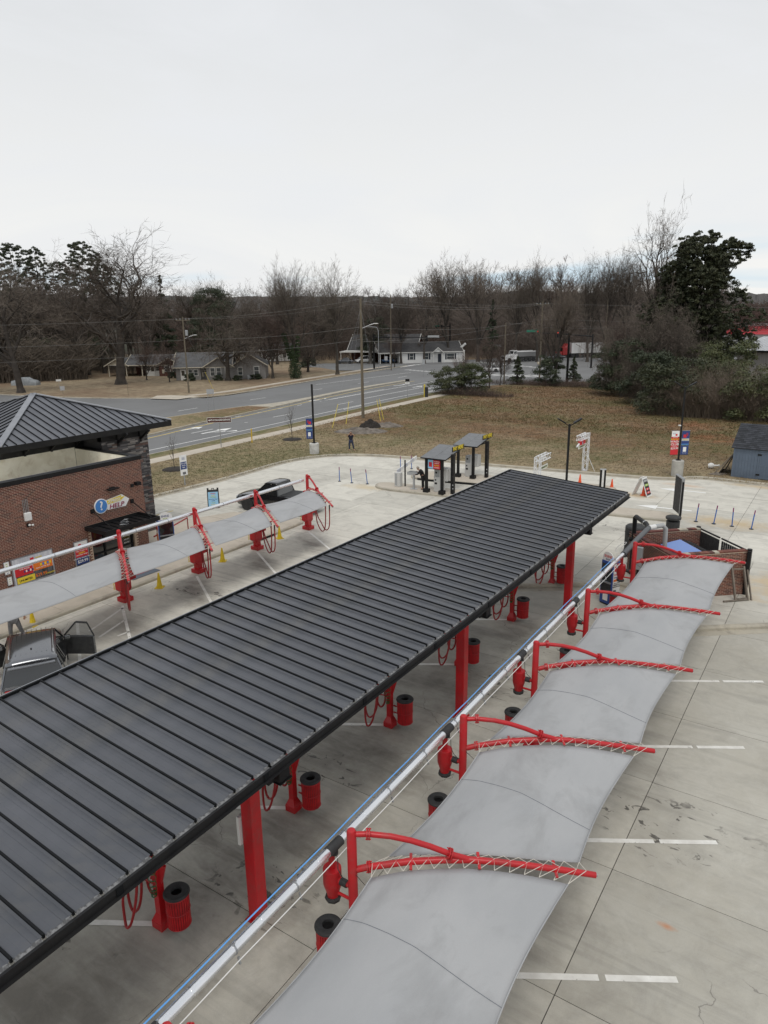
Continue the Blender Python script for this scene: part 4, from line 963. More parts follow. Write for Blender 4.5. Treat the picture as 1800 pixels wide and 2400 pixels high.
text(hs, 'XPRESS', (X+.045, yc+.74, zc+.12), .22, SIGNW, (0, 1, 0), ext=.006, shear=.2); text(hs, 'HELP', (X+.045, yc+.85, zc-.15), .30, SPUR, (0, 1, 0), ext=.006, shear=.2, sx=1.25)
# framed posters
def poster(name, label, y0, y1, z0, z1, fill):
    t_ = thing(name, label, 'poster', (0, 0, 0)); MB().box(X-.005, X+.02, y0, y1, z0, z1).obj('frame', CAPM if 'frame' in name or True else BLACK, t_)
    fill(t_, y0+.05, y1-.05, z0+.05, z1-.05); return t_
def R_(t_, y0, y1, z0, z1, m, d=.024, n='print_panel'): MB().box(X+d-.003, X+d, y0, y1, z0, z1).obj(n, m, t_)
STRIPEM = mat('poster_silver', (.62, .63, .66), .5, c2=(.42, .44, .50), sc=3, stretch=(1, 3, .6)); DARKP = mat('poster_dark', (.03, .03, .035), .5, c2=(.14, .14, .15), sc=4, stretch=(1, 3, .6)); SORG = mat('sign_orange', (.75, .18, .02), .5)
def f1(t_, a, b, c, d):
    h = d-c; R_(t_, a, b, c, d, STRIPEM)
    R_(t_, a+.08, b-.02, c+.02, c+h*.36, DARKP, .027); R_(t_, a+.06, (a+b)/2-.05, c+h*.32, c+h*.62, SRED, .030); R_(t_, (a+b)/2-.02, b-.04, c+h*.36, c+h*.66, SORG, .030); R_(t_, a+.1, (a+b)/2, c+.04, c+h*.27, SYEL, .030)
    y = (a+b)/2
    R_(t_, y-.12, y+.05, d-.22, d-.1, SRED, .030, 'print_emblem')
    for k in range(5): R_(t_, a+.45+k*.095, a+.51+k*.095, c+h*.42, c+h*.5, SIGNW if k % 2 else NAVY, .033); R_(t_, y+.3+k*.11, y+.38+k*.11, c+h*.5, c+h*.6, BLUE if k % 2 else SYEL, .033)
    text(t_, 'CAR WASH', (X+.034, a+.5, c+h*.57), .09, SIGNW, (0, 1, 0)); text(t_, 'GOOD  BETTER  BEST', (X+.034, y+.42, c+h*.44), .07, SIGNW, (0, 1, 0)); text(t_, '$29.99', (X+.034, y+.3, c+h*.16), .2, SORG, (0, 1, 0)); text(t_, 'A MONTH', (X+.034, y+.72, c+h*.12), .1, SYEL, (0, 1, 0)); text(t_, 'UNLIMITED', (X+.034, a+.5, c+.16), .12, BLACK, (0, 1, 0)); text(t_, 'xpress', (X+.034, y+.28, d-.15), .12, SYEL, (0, 1, 0))
poster('poster', 'wide framed price poster with red, orange and yellow panels on the brick wall', 15.25, 17.2, .75, 2.02, f1)
def f2(t_, a, b, c, d):
    h = d-c; R_(t_, a, b, d-h*.28, d, SIGNW); R_(t_, a, b, c+h*.42, d-h*.285, SRED); R_(t_, a, b, c+h*.13, c+h*.415, NAVY); R_(t_, a, b, c, c+h*.125, BLACK)
    y = (a+b)/2; R_(t_, y-.15, y+.0, d-h*.2, d-h*.08, SRED, .028, 'print_emblem'); text(t_, 'xpress', (X+.028, y+.15, d-h*.14), .1, SPUR, (0, 1, 0))
    for k, (s_, z_, m_) in enumerate((('TEXT TODAY TO', .65, SIGNW), ('LEARN', .57, SYEL), ('MONTHLY WASH', .5, SIGNW), ('UNLIMITED WASHES FROM', .375, SIGNW))): text(t_, s_, (X+.028, y, c+h*z_), .075 if k != 1 else .11, m_, (0, 1, 0))
    text(t_, '$29.99', (X+.028, y, c+h*.25), .2, SIGNW, (0, 1, 0)); text(t_, '704-872-WASH', (X+.028, y, c+h*.06), .09, SYEL, (0, 1, 0))
poster('poster', 'narrow framed poster in red and navy reading $29.99 beside the door', 18.25, 19.0, .62, 1.98, f2)
def f3(t_, a, b, c, d):
    R_(t_, a-.03, b+.03, c-.03, d+.03, SIGNW)
    for k in range(5): R_(t_, a+.04, b-.04, d-.07-k*.1, d-.045-k*.1, LIME if k < 3 else NAVY, .027, 'print_line')
poster('notice', 'small white notice with green lines, left of the wide poster', 14.93, 15.18, 1.42, 2.0, f3); poster('notice', 'small white notice with blue lines, lowest on the wall', 14.98, 15.2, .92, 1.3, f3)
lb = thing('wall_cabinet', 'small cream wall cabinet with conduits above it and two white camera domes below', 'wall cabinet', (0, 0, 0))
MB().box(X, X+.12, 16.13, 16.45, 3.55, 3.92).obj('cabinet', WHITE, lb, bev=.03)
for k in range(4): MB().tube([(X+.02, 16.17+k*.07, 3.92), (X+.02, 16.17+k*.07, 4.5)], .014, 6).obj('conduit', STEEL, lb)
MB().box(X, X+.08, 16.2, 16.3, 3.28, 3.42).obj('mount', BLACK, lb)
for y in (16.28, 16.42): MB().lathe([(0, -.05), (.045, -.03), (.055, 0), (.04, .04), (0, .05)], 12, (X+.12, y, 3.36-.2*(y-16.28))).obj('camera', WHITE, lb, smooth=50)
wl = MB().box(X, X+.22, 20.35, 20.95, 4.05, 4.11).box(X, X+.05, 20.5, 20.8, 3.98, 4.16).obj('wall_light', BLACK, bev=.01); tag(wl, 'flat black wall light above the blue badge', 'wall light')
wl = MB().box(X, X+.24, 21.95, 22.2, 3.98, 4.14).box(X, X+.1, 21.72, 21.86, 3.92, 4.08).obj('wall_speaker', BLACK, bev=.01); tag(wl, 'black wall floodlight near the corner of the brick wall', 'floodlight')
mt_ = thing('door_mat', 'grey blue door mat with red lettering on the walk in front of the door', 'mat', (-27.9, 20.6, .163)); mt_.location = (-27.75, 20.35, .163)
MB().box(-.55, .55, -.8, .8, 0, .012).obj('mat', mat('mat_blue', (.12, .14, .17), .9), mt_); text(mt_, 'Welcome', (0.05, 0, .014), .3, SRED, (0, 1, 0), (-1, 0, 0))
# ------------------------------------------------ people
CLOTHB = mat('black_cloth', (.014, .014, .016), .9); CLOTHN = mat('navy_cloth', (.012, .016, .03), .9); CLOTHG = mat('grey_cloth', (.22, .22, .225), .9, c2=(.17, .17, .175), sc=8); CLOTHJ = mat('dark_denim', (.03, .04, .075), .9); SHOEW = mat('pale_shoe', (.6, .6, .58), .7); CAPB = mat('beige_hood', (.35, .32, .28), .9)
def skinmesh(name, verts, edges, rad, m, parent, root=0, sub=2):
    me = bpy.data.meshes.new(name); me.from_pydata(verts, edges, []); o = bpy.data.objects.new(name, me); COL.objects.link(o)
    sk = o.modifiers.new('skin', 'SKIN'); sk.use_smooth_shade = True
    lay = me.skin_vertices[0] if me.skin_vertices else None
    if lay is None:
        bm = bmesh.new(); bm.from_mesh(me); bm.verts.layers.skin.verify(); bm.to_mesh(me); bm.free(); lay = me.skin_vertices[0]
    for i, r in enumerate(rad): lay.data[i].radius = r if hasattr(r, '__len__') else (r, r)
    lay.data[root].use_root = True
    s = o.modifiers.new('sub', 'SUBSURF'); s.levels = sub; s.render_levels = sub
    dg = bpy.context.evaluated_depsgraph_get(); nm = bpy.data.meshes.new_from_object(o.evaluated_get(dg)); bpy.data.objects.remove(o)
    nm.name = name; nm.materials.clear(); nm.materials.append(m); nm.polygons.foreach_set('use_smooth', [True]*len(nm.polygons))
    q = bpy.data.objects.new(name, nm); COL.objects.link(q); q.parent = parent; return q
def person(loc, rz, label, J, shirt, trousers, shoe, hair=HAIR, sleeve='long', hood=False, group=None):
    """J: joints in the person's frame (front = +x); L is +y"""
    t_ = thing('person', label, 'person', loc, rz, group)
    g = lambda k: Vector(J[k])
    pel, ch, nk, hd = g('pelvis'), g('chest'), g('neck'), g('head')
    V = [pel, (pel+ch)/2, ch, nk, hd]; Eg = [(0, 1), (1, 2), (2, 3), (3, 4)]; Rr = [(.115, .15), (.11, .14), (.115, .17), (.06, .06), (.07, .07)]
    for sd in 'LR':
        b = len(V); V += [g('sh'+sd), g('el'+sd), g('wr'+sd)]; Eg += [(2, b), (b, b+1), (b+1, b+2)]; Rr += [.06, .042, .028]
        b = len(V); V += [g('hip'+sd), g('kn'+sd), g('an'+sd), g('toe'+sd)]; Eg += [(0, b), (b, b+1), (b+1, b+2), (b+2, b+3)]; Rr += [.09, .06, .042, .04]
    body = skinmesh('body', [tuple(v) for v in V], Eg, Rr, SKIN, t_)
    # clothes: torso with sleeves, trousers, shoes
    V = [pel+Vector((0, 0, -.02)), (pel+ch)/2, ch, nk-Vector((0, 0, .03))]; Eg = [(0, 1), (1, 2), (2, 3)]; Rr = [(.14, .185), (.13, .175), (.135, .20), (.075, .09)]
    for sd in 'LR': b = len(V); V += [g('sh'+sd), g('el'+sd), g('el'+sd)*.12+g('wr'+sd)*.88] if sleeve == 'long' else [g('sh'+sd), g('el'+sd)*.7+g('sh'+sd)*.3]; n = len(V)-b; Eg += [(2, b)]+[(b+i, b+i+1) for i in range(n-1)]; Rr += [.085, .06, .042][:n]
    skinmesh('jacket', [tuple(v) for v in V], Eg, Rr, shirt, t_)
    V = [pel]; Eg = []; Rr = [(.135, .175)]
    for sd in 'LR': b = len(V); V += [g('hip'+sd), g('kn'+sd), g('an'+sd)+Vector((0, 0, .03))]; Eg += [(0, b), (b, b+1), (b+1, b+2)]; Rr += [.115, .082, .064]
    skinmesh('trousers', [tuple(v) for v in V], Eg, Rr, trousers, t_)
    for sd in 'LR': skinmesh('shoe', [tuple(g('an'+sd)+Vector((-.03, 0, -.03))), tuple(g('toe'+sd))], [(0, 1)], [(.05, .055), (.038, .048)], shoe, t_)
    f = (Vector(J.get('look', (1, 0, 0)))).normalized(); up = Vector((0, 0, 1)); s = f.cross(up).normalized(); up = s.cross(f)
    hc = hd+up*.06; M = Matrix(((f.x, -s.x, up.x, hc.x), (f.y, -s.y, up.y, hc.y), (f.z, -s.z, up.z, hc.z), (0, 0, 0, 1)))
    mb = MB(); mb.lathe([(0, -.125), (.045, -.118), (.066, -.07), (.078, -.01), (.08, .05), (.06, .1), (.03, .118), (0, .122)], 18)
    mb.v = [(x*1.12+(.012 if z < -.03 else 0), y*.92, z) for x, y, z in mb.v]; mb.add([(.078, -.016, -.028), (.078, .016, -.028), (.106, 0, -.03), (.084, 0, .015)], [(0, 2, 3), (2, 1, 3), (0, 1, 2)])
    for sg in (-1, 1): mb.lathe([(0, -.03), (.014, -.02), (.017, 0), (.012, .024), (0, .03)], 8, (0, sg*.078, -.005))
    mb.xf(M).obj('head', SKIN, t_, smooth=60)
    e = MB()
    for sg in (-1, 1): e.lathe([(0, -.008), (.012, 0), (0, .008)], 8, (.081, sg*.03, .01))
    e.box(.083, .088, -.024, .024, -.068, -.060).xf(M).obj('eyes_and_mouth', HAIR, t_)
    h = MB(); h.lathe([(.074, -.05), (.088, 0), (.09, .05), (.07, .11), (.03, .135), (0, .138)], 18)
    h.v = [(x*1.1-.016-(0 if z > .045 else .02), y*.95, z+.004) for x, y, z in h.v]; h.xf(M).obj('hood' if hood else 'hair', CAPB if hood else hair, t_, smooth=60)
    for sd in 'LR':
        w, dd = g('wr'+sd), (g('ha'+sd)-g('wr'+sd)).normalized(); sdv = Vector(J.get('palm', (0, 1, 0))); sdv = (sdv-dd*sdv.dot(dd)).normalized(); nn = dd.cross(sdv)
        mb = MB(); mb.bar(w, w+dd*.09, .075, .028, up=nn)
        for i in range(4):
            l = (.065, .075, .07, .055)[i]; b = w+dd*.085+sdv*(.03-.02*i); mb.tube([b, b+dd*l*.55+nn*.006, b+dd*l*.85+nn*.03], [.010, .009, .007], 6)
        b = w+dd*.03+sdv*.035; mb.tube([b, b+sdv*.03+dd*.03, b+sdv*.035+dd*.06+nn*.01], [.012, .010, .008], 6)
        mb.obj('hand', SKIN, t_, smooth=60)
    return t_
base_pose = dict(pelvis=(0, 0, .93), chest=(0, 0, 1.28), neck=(.01, 0, 1.46), head=(.03, 0, 1.55), shL=(0, .19, 1.38), shR=(0, -.19, 1.38), hipL=(0, .1, .88), hipR=(0, -.1, .88),
    knL=(.02, .13, .48), knR=(.02, -.13, .48), anL=(0, .15, .09), anR=(0, -.15, .09), toeL=(.15, .18, .04), toeR=(.15, -.18, .04))
# photographer on the grass: both arms up to the face, legs apart
pj = dict(base_pose, elL=(.1, .33, 1.36), wrL=(.22, .13, 1.55), haL=(.25, .05, 1.6), elR=(.1, -.33, 1.36), wrR=(.22, -.13, 1.55), haR=(.25, -.05, 1.6), knL=(.03, .19, .48), anL=(-.02, .27, .09), toeL=(.13, .31, .04), knR=(.03, -.14, .48), palm=(0, 0, 1), look=(1, 0, .12))
d0 = at(823, 1056, .13); ph = person(d0, math.atan2(-d0.y, -d0.x), 'person in dark clothes standing on the dry grass with both arms raised to the face', pj, CLOTHN, CLOTHJ, SHOEW, sleeve='short')
ph2 = MB().box(.27, .28, -.08, .08, 1.54, 1.63).obj('phone', BLACK); ph2.parent = None; ph2.location = d0; ph2.rotation_euler = ph.rotation_euler.copy(); tag(ph2, 'dark phone held up by the person on the grass', 'phone')
# attendant bent over the tray at the pay station
pj = dict(base_pose, chest=(.16, 0, 1.24), neck=(.27, 0, 1.38), head=(.35, 0, 1.44), shL=(.18, .19, 1.32), shR=(.18, -.19, 1.32), elL=(.34, .26, 1.1), wrL=(.55, .18, 1.08), haL=(.65, .15, 1.07), elR=(.3, -.27, 1.08), wrR=(.42, -.12, 1.2), haR=(.46, -.04, 1.24), look=(1, 0, -.55))
person((-24.62, 42.05, .15), radians(200), 'person in black with a pale hood leaning over the tray by the pay station', pj, CLOTHB, CLOTHB, CLOTHB, hood=True)
# man by the estate car, only trousers and waist show below the cloth
pj = dict(base_pose, elL=(-.05, .42, 1.15), wrL=(.12, .40, .98), haL=(.17, .38, .9), elR=(-.05, -.40, 1.14), wrR=(.13, -.34, 1.02), haR=(.2, -.28, 1.0), knL=(.06, .2, .48), anL=(-.02, .3, .09), toeL=(.14, .33, .04), knR=(.04, -.15, .48))
person((-26.0, 13.15, 0), radians(-25), 'person in black shirt and grey trousers standing at the left edge beside the estate car', pj, CLOTHB, CLOTHG, CLOTHB)

# ------------------------------------------------ vehicles
def carmat(n, c, metal=.3, rough=.25): return mat(n, c, rough, metal=metal, coat=.8)
CSIL = carmat('car_silver_grey', (.15, .155, .165), .8, .2); CBLK = carmat('car_black', (.012, .012, .014)); CWHT = carmat('car_white', (.74, .74, .73), 0); CRED = carmat('truck_red', (.35, .02, .02)); CBLU = carmat('car_blue', (.05, .12, .25))
TAIL = mat('tail_lamp_red', (.35, .01, .012), .2, coat=.6); LAMP = mat('head_lamp', (.7, .72, .74), .1, coat=.8); CHROME = mat('chrome', (.6, .6, .6), .15, metal=1)
def loft(st, prof):
    """st: stations (x, zb, zt, w, crown); prof: half section of (fy, fz)"""
    mb = MB(); vs = []; fs = []; n = len(prof); ring = [(fy, fz) for fy, fz in prof]+[(-fy, fz) for fy, fz in prof[::-1]]; k = len(ring)
    for x, zb, zt, w, cr in st:
        for fy, fz in ring: vs.append((x, fy*w, zb+(zt-zb)*fz+cr*(1-fy*fy)*(1 if fz > .95 else 0)))
    for i in range(len(st)-1):
        for j in range(k): a = i*k+j; b = i*k+(j+1) % k; fs.append((a, b, b+k, a+k))
    fs += [tuple(range(k))[::-1], tuple(range((len(st)-1)*k, len(st)*k))]
    return mb.add(vs, fs)
BPROF = [(0, 0), (.84, 0), (.95, .12), (1.0, .34), (1.0, .62), (.975, .82), (.93, .96), (.80, 1.0), (.4, 1.0), (.0, 1.0)]
def fixn(o):
    bm = bmesh.new(); bm.from_mesh(o.data); bmesh.ops.remove_doubles(bm, verts=bm.verts, dist=1e-5); bmesh.ops.recalc_face_normals(bm, faces=bm.faces); bm.to_mesh(o.data); bm.free(); return o
def car(label, loc, rz, paint, L=4.7, Wd=1.85, Ht=1.46, kind='sedan', group=None, name='parked_car', cat='car'):
    t_ = thing(name, label, cat, loc, rz, group); h = L/2; w = Wd/2; belt = .92 if Ht < 1.6 else 1.08 if Ht < 1.85 else 1.15; zb = .22
    hood = belt-.06 if kind != 'suv' else belt-.02
    st = [(-h, zb+.18, belt-.14, w*.86, .0), (-h+.12, zb+.05, belt-.02, w*.95, .0), (-h+.6, zb, belt, w, .01), (-.3, zb, belt, w, .01), (h*.38, zb, belt-.01, w, .01), (h-.75, zb, hood-.05, w*.98, .03), (h-.2, zb+.05, hood-.15, w*.92, .04), (h, zb+.16, hood-.3, w*.8, .02)]
    fixn(loft(st, BPROF).obj('body', paint, t_, smooth=50))
    if kind == 'pickup': rb0, rb1, gt0, gt1 = -.55, .72*h*.62, -.35, .5
    elif kind == 'suv': rb0, rb1, gt0, gt1 = -h+.12, h*.44, -h+.42, h*.13
    elif kind == 'minivan': rb0, rb1, gt0, gt1 = -h+.12, h*.6, -h+.35, h*.2
    else: rb0, rb1, gt0, gt1 = -h+.62, h*.42, -h+1.25, h*.1
    wt, wb = w*.74, w*.94
    Bq = [(rb0, -wb, belt-.02), (rb1, -wb, belt-.02), (rb1, wb, belt-.02), (rb0, wb, belt-.02)]; Tq = [(gt0, -wt, Ht-.05), (gt1, -wt, Ht-.05), (gt1, wt, Ht-.05), (gt0, wt, Ht-.05)]
    MB().add(Bq+Tq, [(0, 1, 5, 4), (1, 2, 6, 5), (2, 3, 7, 6), (3, 0, 4, 7)]).obj('windows', GLASSD, t_)
    nx = 10; vs = []; fs = []
    for i in range(nx+1):
        f = i/nx; x = gt0-.04+(gt1-gt0+.08)*f; zz = Ht-.05+.05*math.sin(pi*f)**.6
        for j in range(7): g_ = j/6*2-1; vs.append((x, g_*(wt+.015), zz+.03*(1-g_*g_)))
    for i in range(nx):
        for j in range(6): a = i*7+j; fs.append((a, a+1, a+8, a+7))
    r_ = MB().add(vs, fs).obj('roof', paint, t_, smooth=60); sm2 = r_.modifiers.new('thick', 'SOLIDIFY'); sm2.thickness = .04; sm2.offset = -1
    for sg in (-1, 1):
        for (bx, tx) in ((rb0, gt0), (rb1, gt1), ((rb0+rb1)/2-.05, (gt0+gt1)/2-.1))+(((rb0*.62+rb1*.38-.45), (gt0*.66+gt1*.34-.3)),)*(kind in ('suv', 'minivan')):
            MB().bar((bx, sg*(wb+.004), belt-.02), (tx, sg*(wt+.004), Ht-.04), .055, .03).obj('pillar', paint, t_)
    for sx, sy in ((1, 1), (1, -1), (-1, 1), (-1, -1)):
        r = .34 if Ht < 1.6 else .39; x = sx*(h-.92) if kind != 'pickup' else (sx*(h-1.02)); y = sy*(w-.09)
        wm = MB().lathe([(r*.62, -.11), (r*.93, -.11), (r, -.07), (r, .07), (r*.93, .11), (r*.62, .11)], 22); wm.xf(T(x, y, r, rx=pi/2)); wo_ = wm.obj('wheel', RUB, t_, smooth=40)
        rm = MB(); rm.lathe([(0, -.07), (r*.6, -.07), (r*.63, .07), (0, .07)], 20).xf(T(x, y, r, rx=pi/2)); rm.obj('rim', STEEL if paint is not CBLK else GREYP, wo_)
        aw = MB().lathe([(r*1.02, -.02), (r*1.14, -.02), (r*1.14, .012), (r*1.02, .012)], 22).xf(T(x, sy*(w+.004), r+.02, rx=pi/2)); aw.obj('wheel_arch', RUB, t_)
    for sg in (-1, 1):
        MB().cb((h-.16, sg*w*.68, hood-.27), (.22, w*.34, .13)).obj('headlight', LAMP, t_, bev=.03); MB().cb((-h+.08, sg*w*.74, belt-.2), (.14, w*.3, .16)).obj('tail_light', TAIL, t_, bev=.03)
        MB().cb((rb1-.28, sg*(w+.09), belt+.06), (.12, .2, .14)).obj('mirror', paint, t_, bev=.03)
    MB().cb((h-.035, 0, .52), (.08, w*1.0, .22)).obj('grille', RUB, t_, bev=.02); MB().box(-h-.005, -h+.05, -.26, .26, .5, .62).obj('number_plate', WHITE, t_)
    if kind == 'pickup': MB().box(-h+.1, -.62, -w*.82, w*.82, belt-.02, belt+.015).obj('bed_cover', RUB, t_)
    return t_
sv = car('grey metallic estate car seen from behind with open front doors beside the charcoal canopy', (-22.15, 11.72, 0), radians(148.8), CSIL, 4.95, 1.95, 1.74, 'suv', name='suv', cat='car')
zr = 1.765
for k in range(7): y = -.45+k*.15; MB().bar((-1.55, y, zr+.035), (.4, y, zr+.035), .016, .012).obj('roof_rib', CSIL, sv)
for sg in (-1, 1): MB().tube([(-1.7, sg*.64, zr+.0), (-1.55, sg*.64, zr+.06), (.2, sg*.64, zr+.06), (.35, sg*.64, zr+.0)], .018, 8).obj('roof_rail', CHROME, sv)
MB().box(-2.30, -2.02, -.68, .68, 1.655, 1.70).obj('spoiler', CSIL, sv, bev=.02); MB().lathe([(0, .05), (.02, .045), (.03, 0)], 10, (-1.25, 0, zr+.03)).obj('aerial', BLACK, sv)
MB().box(-2.52, -2.40, -.82, .82, .98, 1.10).obj('tail_lamp_bar', TAIL, sv, bev=.02); MB().box(-2.50, -2.33, -.9, .9, 1.10, 1.145).obj('tailgate_ledge', CSIL, sv, bev=.02); MB().box(-2.56, -2.4, -.9, .9, .35, .62).obj('rear_bumper', CSIL, sv, bev=.05)
MB().tube([(-2.53, 0, 1.06), (-2.545, 0, 1.06)], .07, 16).obj('badge', CHROME, sv)
for sg in (-1, 1):
    an = radians(62)*sg; d_ = Matrix.Translation((1.15, sg*.96, 0)) @ Matrix.Rotation(-an, 4, 'Z')
    mb = MB(); mb.box(-1.12, 0, -.05, .05, .35, 1.08).xf(d_); do = mb.obj('open_door', CSIL, sv, bev=.03); mb = MB(); mb.box(-1.08, -.04, -.075*1, .075, .4, 1.06)
    mb.v = [(x, y-.02*sg if True else y, z) for x, y, z in mb.v]; mb.xf(d_).obj('door_trim', RUB, do)
    mb = MB(); mb.bar((-1.1, 0, 1.08), (-.95, -.1*sg, 1.62), .07, .05).bar((-.95, -.1*sg, 1.62), (-.55, -.1*sg, 1.64), .06, .05).bar((-.55, -.1*sg, 1.64), (-.02, 0, 1.08), .06, .05); mb.xf(d_).obj('window_frame', RUB, do)
    mb = MB(); mb.add([(-1.07, 0, 1.08), (-.93, -.1*sg, 1.6), (-.56, -.1*sg, 1.62), (-.05, 0, 1.08)], [(0, 1, 2, 3)]).xf(d_).obj('window_pane', GLASSC, do)
bp = car('black double-cab pickup truck parked behind the last red posts of the left row', (-30.1, 33.15, 0), radians(187), CBLK, 5.7, 2.0, 1.86, 'pickup', name='pickup_truck', cat='pickup truck')
# far cars
GA = 'vehicles at the far junction'
c0 = dt(1058, 803); ws = car('white saloon car waiting at the far junction', (c0.x, c0.y, 0), radians(195), CWHT, 4.8, 1.85, 1.48, 'sedan', name='white_car')
c0 = at(790, 853); car('silver saloon parked under the pale carport of the dark roofed house', (c0.x+1, c0.y+2, -.0), radians(-150), CSIL, 4.6, 1.8, 1.45, name='silver_car')
c0 = at(868, 853); car('white minivan parked beside the silver saloon', (c0.x-4, c0.y+3, 0), radians(-120), CWHT, 4.9, 1.95, 1.8, 'minivan', name='white_minivan')
c0 = at(903, 851); car('blue car parked in the carport of the white house', (c0.x, c0.y+1, 0), radians(200), CBLU, 4.7, 1.85, 1.45, name='blue_car')
c0 = at(922, 851); car('black off-roader parked beside the blue car in the carport', (c0.x+1, c0.y+2, 0), radians(200), CBLK, 4.7, 1.95, 1.8, 'suv', name='black_car')
c0 = dt(1200, 776); car('grey car half hidden behind the bare tree at the far junction', (c0.x, c0.y, 0), radians(215), CSIL, 4.7, 1.85, 1.45, name='grey_car')
c0 = dt(1182, 790); car('beige car behind the dark evergreens at the far junction', (c0.x, c0.y, 0), radians(30), mat('car_beige', (.45, .40, .30), .3, coat=.6), 4.7, 1.85, 1.45, name='beige_car')
# dump truck
def wheelset(t_, xs, w, r=.52):
    for x in xs:
        for sg in (-1, 1):
            wm = MB().lathe([(r*.55, -.15), (r*.95, -.15), (r, -.1), (r, .1), (r*.95, .15), (r*.55, .15)], 18).xf(T(x, sg*(w-.17), r, rx=pi/2)).obj('wheel', RUB, t_, smooth=40)
            MB().lathe([(0, -.12), (r*.54, -.12), (r*.54, .12), (0, .12)], 14).xf(T(x, sg*(w-.17), r, rx=pi/2)).obj('rim', STEEL, wm)
c0 = dt(1120, 781); dtk = thing('dump_truck', 'white dump truck turning at the far junction', 'lorry', (c0.x, c0.y, 0), radians(234))
wheelset(dtk, (3.3, -.3, -1.5, -2.7, -3.8), 1.22)
MB().box(3.4, 4.6, -1.0, 1.0, .55, 1.55).add([(2.3, -1.1, .6), (3.5, -1.1, .6), (3.5, 1.1, .6), (2.3, 1.1, .6), (2.3, -1.1, 1.9), (3.5, -1.0, 1.7), (3.5, 1.0, 1.7), (2.3, 1.1, 1.9)], [(0,3,2,1),(4,5,6,7),(0,1,5,4),(1,2,6,5),(2,3,7,6),(3,0,4,7)]).obj('bonnet', CWHT, dtk, bev=.06)
MB().box(1.0, 2.3, -1.15, 1.15, .7, 2.0).add([(1.0, -1.15, 2.0), (2.3, -1.15, 2.0), (2.3, 1.15, 2.0), (1.0, 1.15, 2.0), (1.1, -1.05, 2.9), (2.0, -1.05, 2.85), (2.0, 1.05, 2.85), (1.1, 1.05, 2.9)], [(0,3,2,1),(4,5,6,7),(0,1,5,4),(1,2,6,5),(2,3,7,6),(3,0,4,7)]).obj('cab', CWHT, dtk)
MB().add([(2.31, -1.0, 2.02), (2.31, 1.0, 2.02), (2.08, .95, 2.75), (2.08, -.95, 2.75)], [(0, 1, 2, 3)]).add([(1.25, -1.16, 2.05), (2.2, -1.16, 2.05), (1.95, -1.09, 2.7), (1.25, -1.09, 2.7)], [(0, 1, 2, 3)]).add([(1.25, 1.16, 2.05), (2.2, 1.16, 2.05), (1.95, 1.09, 2.7), (1.25, 1.09, 2.7)], [(3, 2, 1, 0)]).obj('windscreen', GLASSD, dtk)
MB().box(-4.4, .8, -1.15, 1.15, .9, 1.15).obj('chassis', RUB, dtk)
MB().add([(-4.4, -1.15, 1.3), (.8, -1.15, 1.3), (.8, 1.15, 1.3), (-4.4, 1.15, 1.3), (-4.8, -1.25, 2.5), (1.2, -1.25, 2.7), (1.2, 1.25, 2.7), (-4.8, 1.25, 2.5)], [(0,3,2,1),(0,1,5,4),(1,2,6,5),(2,3,7,6),(3,0,4,7)]).obj('tipper_body', mat('tipper_grey', (.25, .25, .25), .5, metal=.4), dtk)
MB().box(-4.9, 1.3, -1.3, -1.2, 2.45, 2.7).box(-4.9, 1.3, 1.2, 1.3, 2.45, 2.7).box(-4.8, .8, -1.27, -1.2, 1.2, 1.35).obj('side_rail', CWHT, dtk)
MB().box(4.6, 4.64, -.6, .6, .8, 1.45).obj('grille', RUB, dtk); MB().tube([(.95, -.9, 1), (.95, -.9, 3.4)], .09, 8).obj('exhaust_stack', CHROME, dtk); MB().box(4.5, 4.8, -1.2, 1.2, .4, .75).obj('bumper', CWHT, dtk)
# articulated lorry
c0 = dt(1222, 773); sem = thing('semi_truck', 'red semi truck with a long white box trailer behind the traffic signals', 'lorry', (c0.x, c0.y, 0), radians(228))
wheelset(sem, (2.6, -1.6, -2.8, -12, -13.2), 1.22)
MB().box(1.6, 3.3, -1.0, 1.0, .6, 1.7).box(-.4, 1.6, -1.15, 1.15, .8, 2.9).obj('cab', CRED, sem, bev=.12)
MB().add([(-.4, -1.15, 2.85), (1.3, -1.15, 2.85), (1.3, 1.15, 2.85), (-.4, 1.15, 2.85), (-.4, -1.1, 3.9), (.3, -1.0, 3.85), (.3, 1.0, 3.85), (-.4, 1.1, 3.9)], [(0,1,5,4),(1,2,6,5),(2,3,7,6),(3,0,4,7),(4,5,6,7)]).obj('roof_fairing', CRED, sem)
MB().box(1.602, 1.64, -1.0, 1.0, 1.95, 2.7).box(.5, 1.4, -1.17, -1.152, 1.95, 2.6).obj('windscreen', GLASSD, sem); MB().box(3.3, 3.34, -.6, .6, .8, 1.55).obj('grille', CHROME, sem); MB().box(3.2, 3.5, -1.2, 1.2, .4, .75).obj('bumper', CRED, sem)
MB().box(-14.5, -1.0, -1.28, 1.28, 1.25, 4.0).obj('trailer', CWHT, sem); MB().box(-14.4, 0, -.6, .6, .9, 1.2).obj('chassis', RUB, sem)
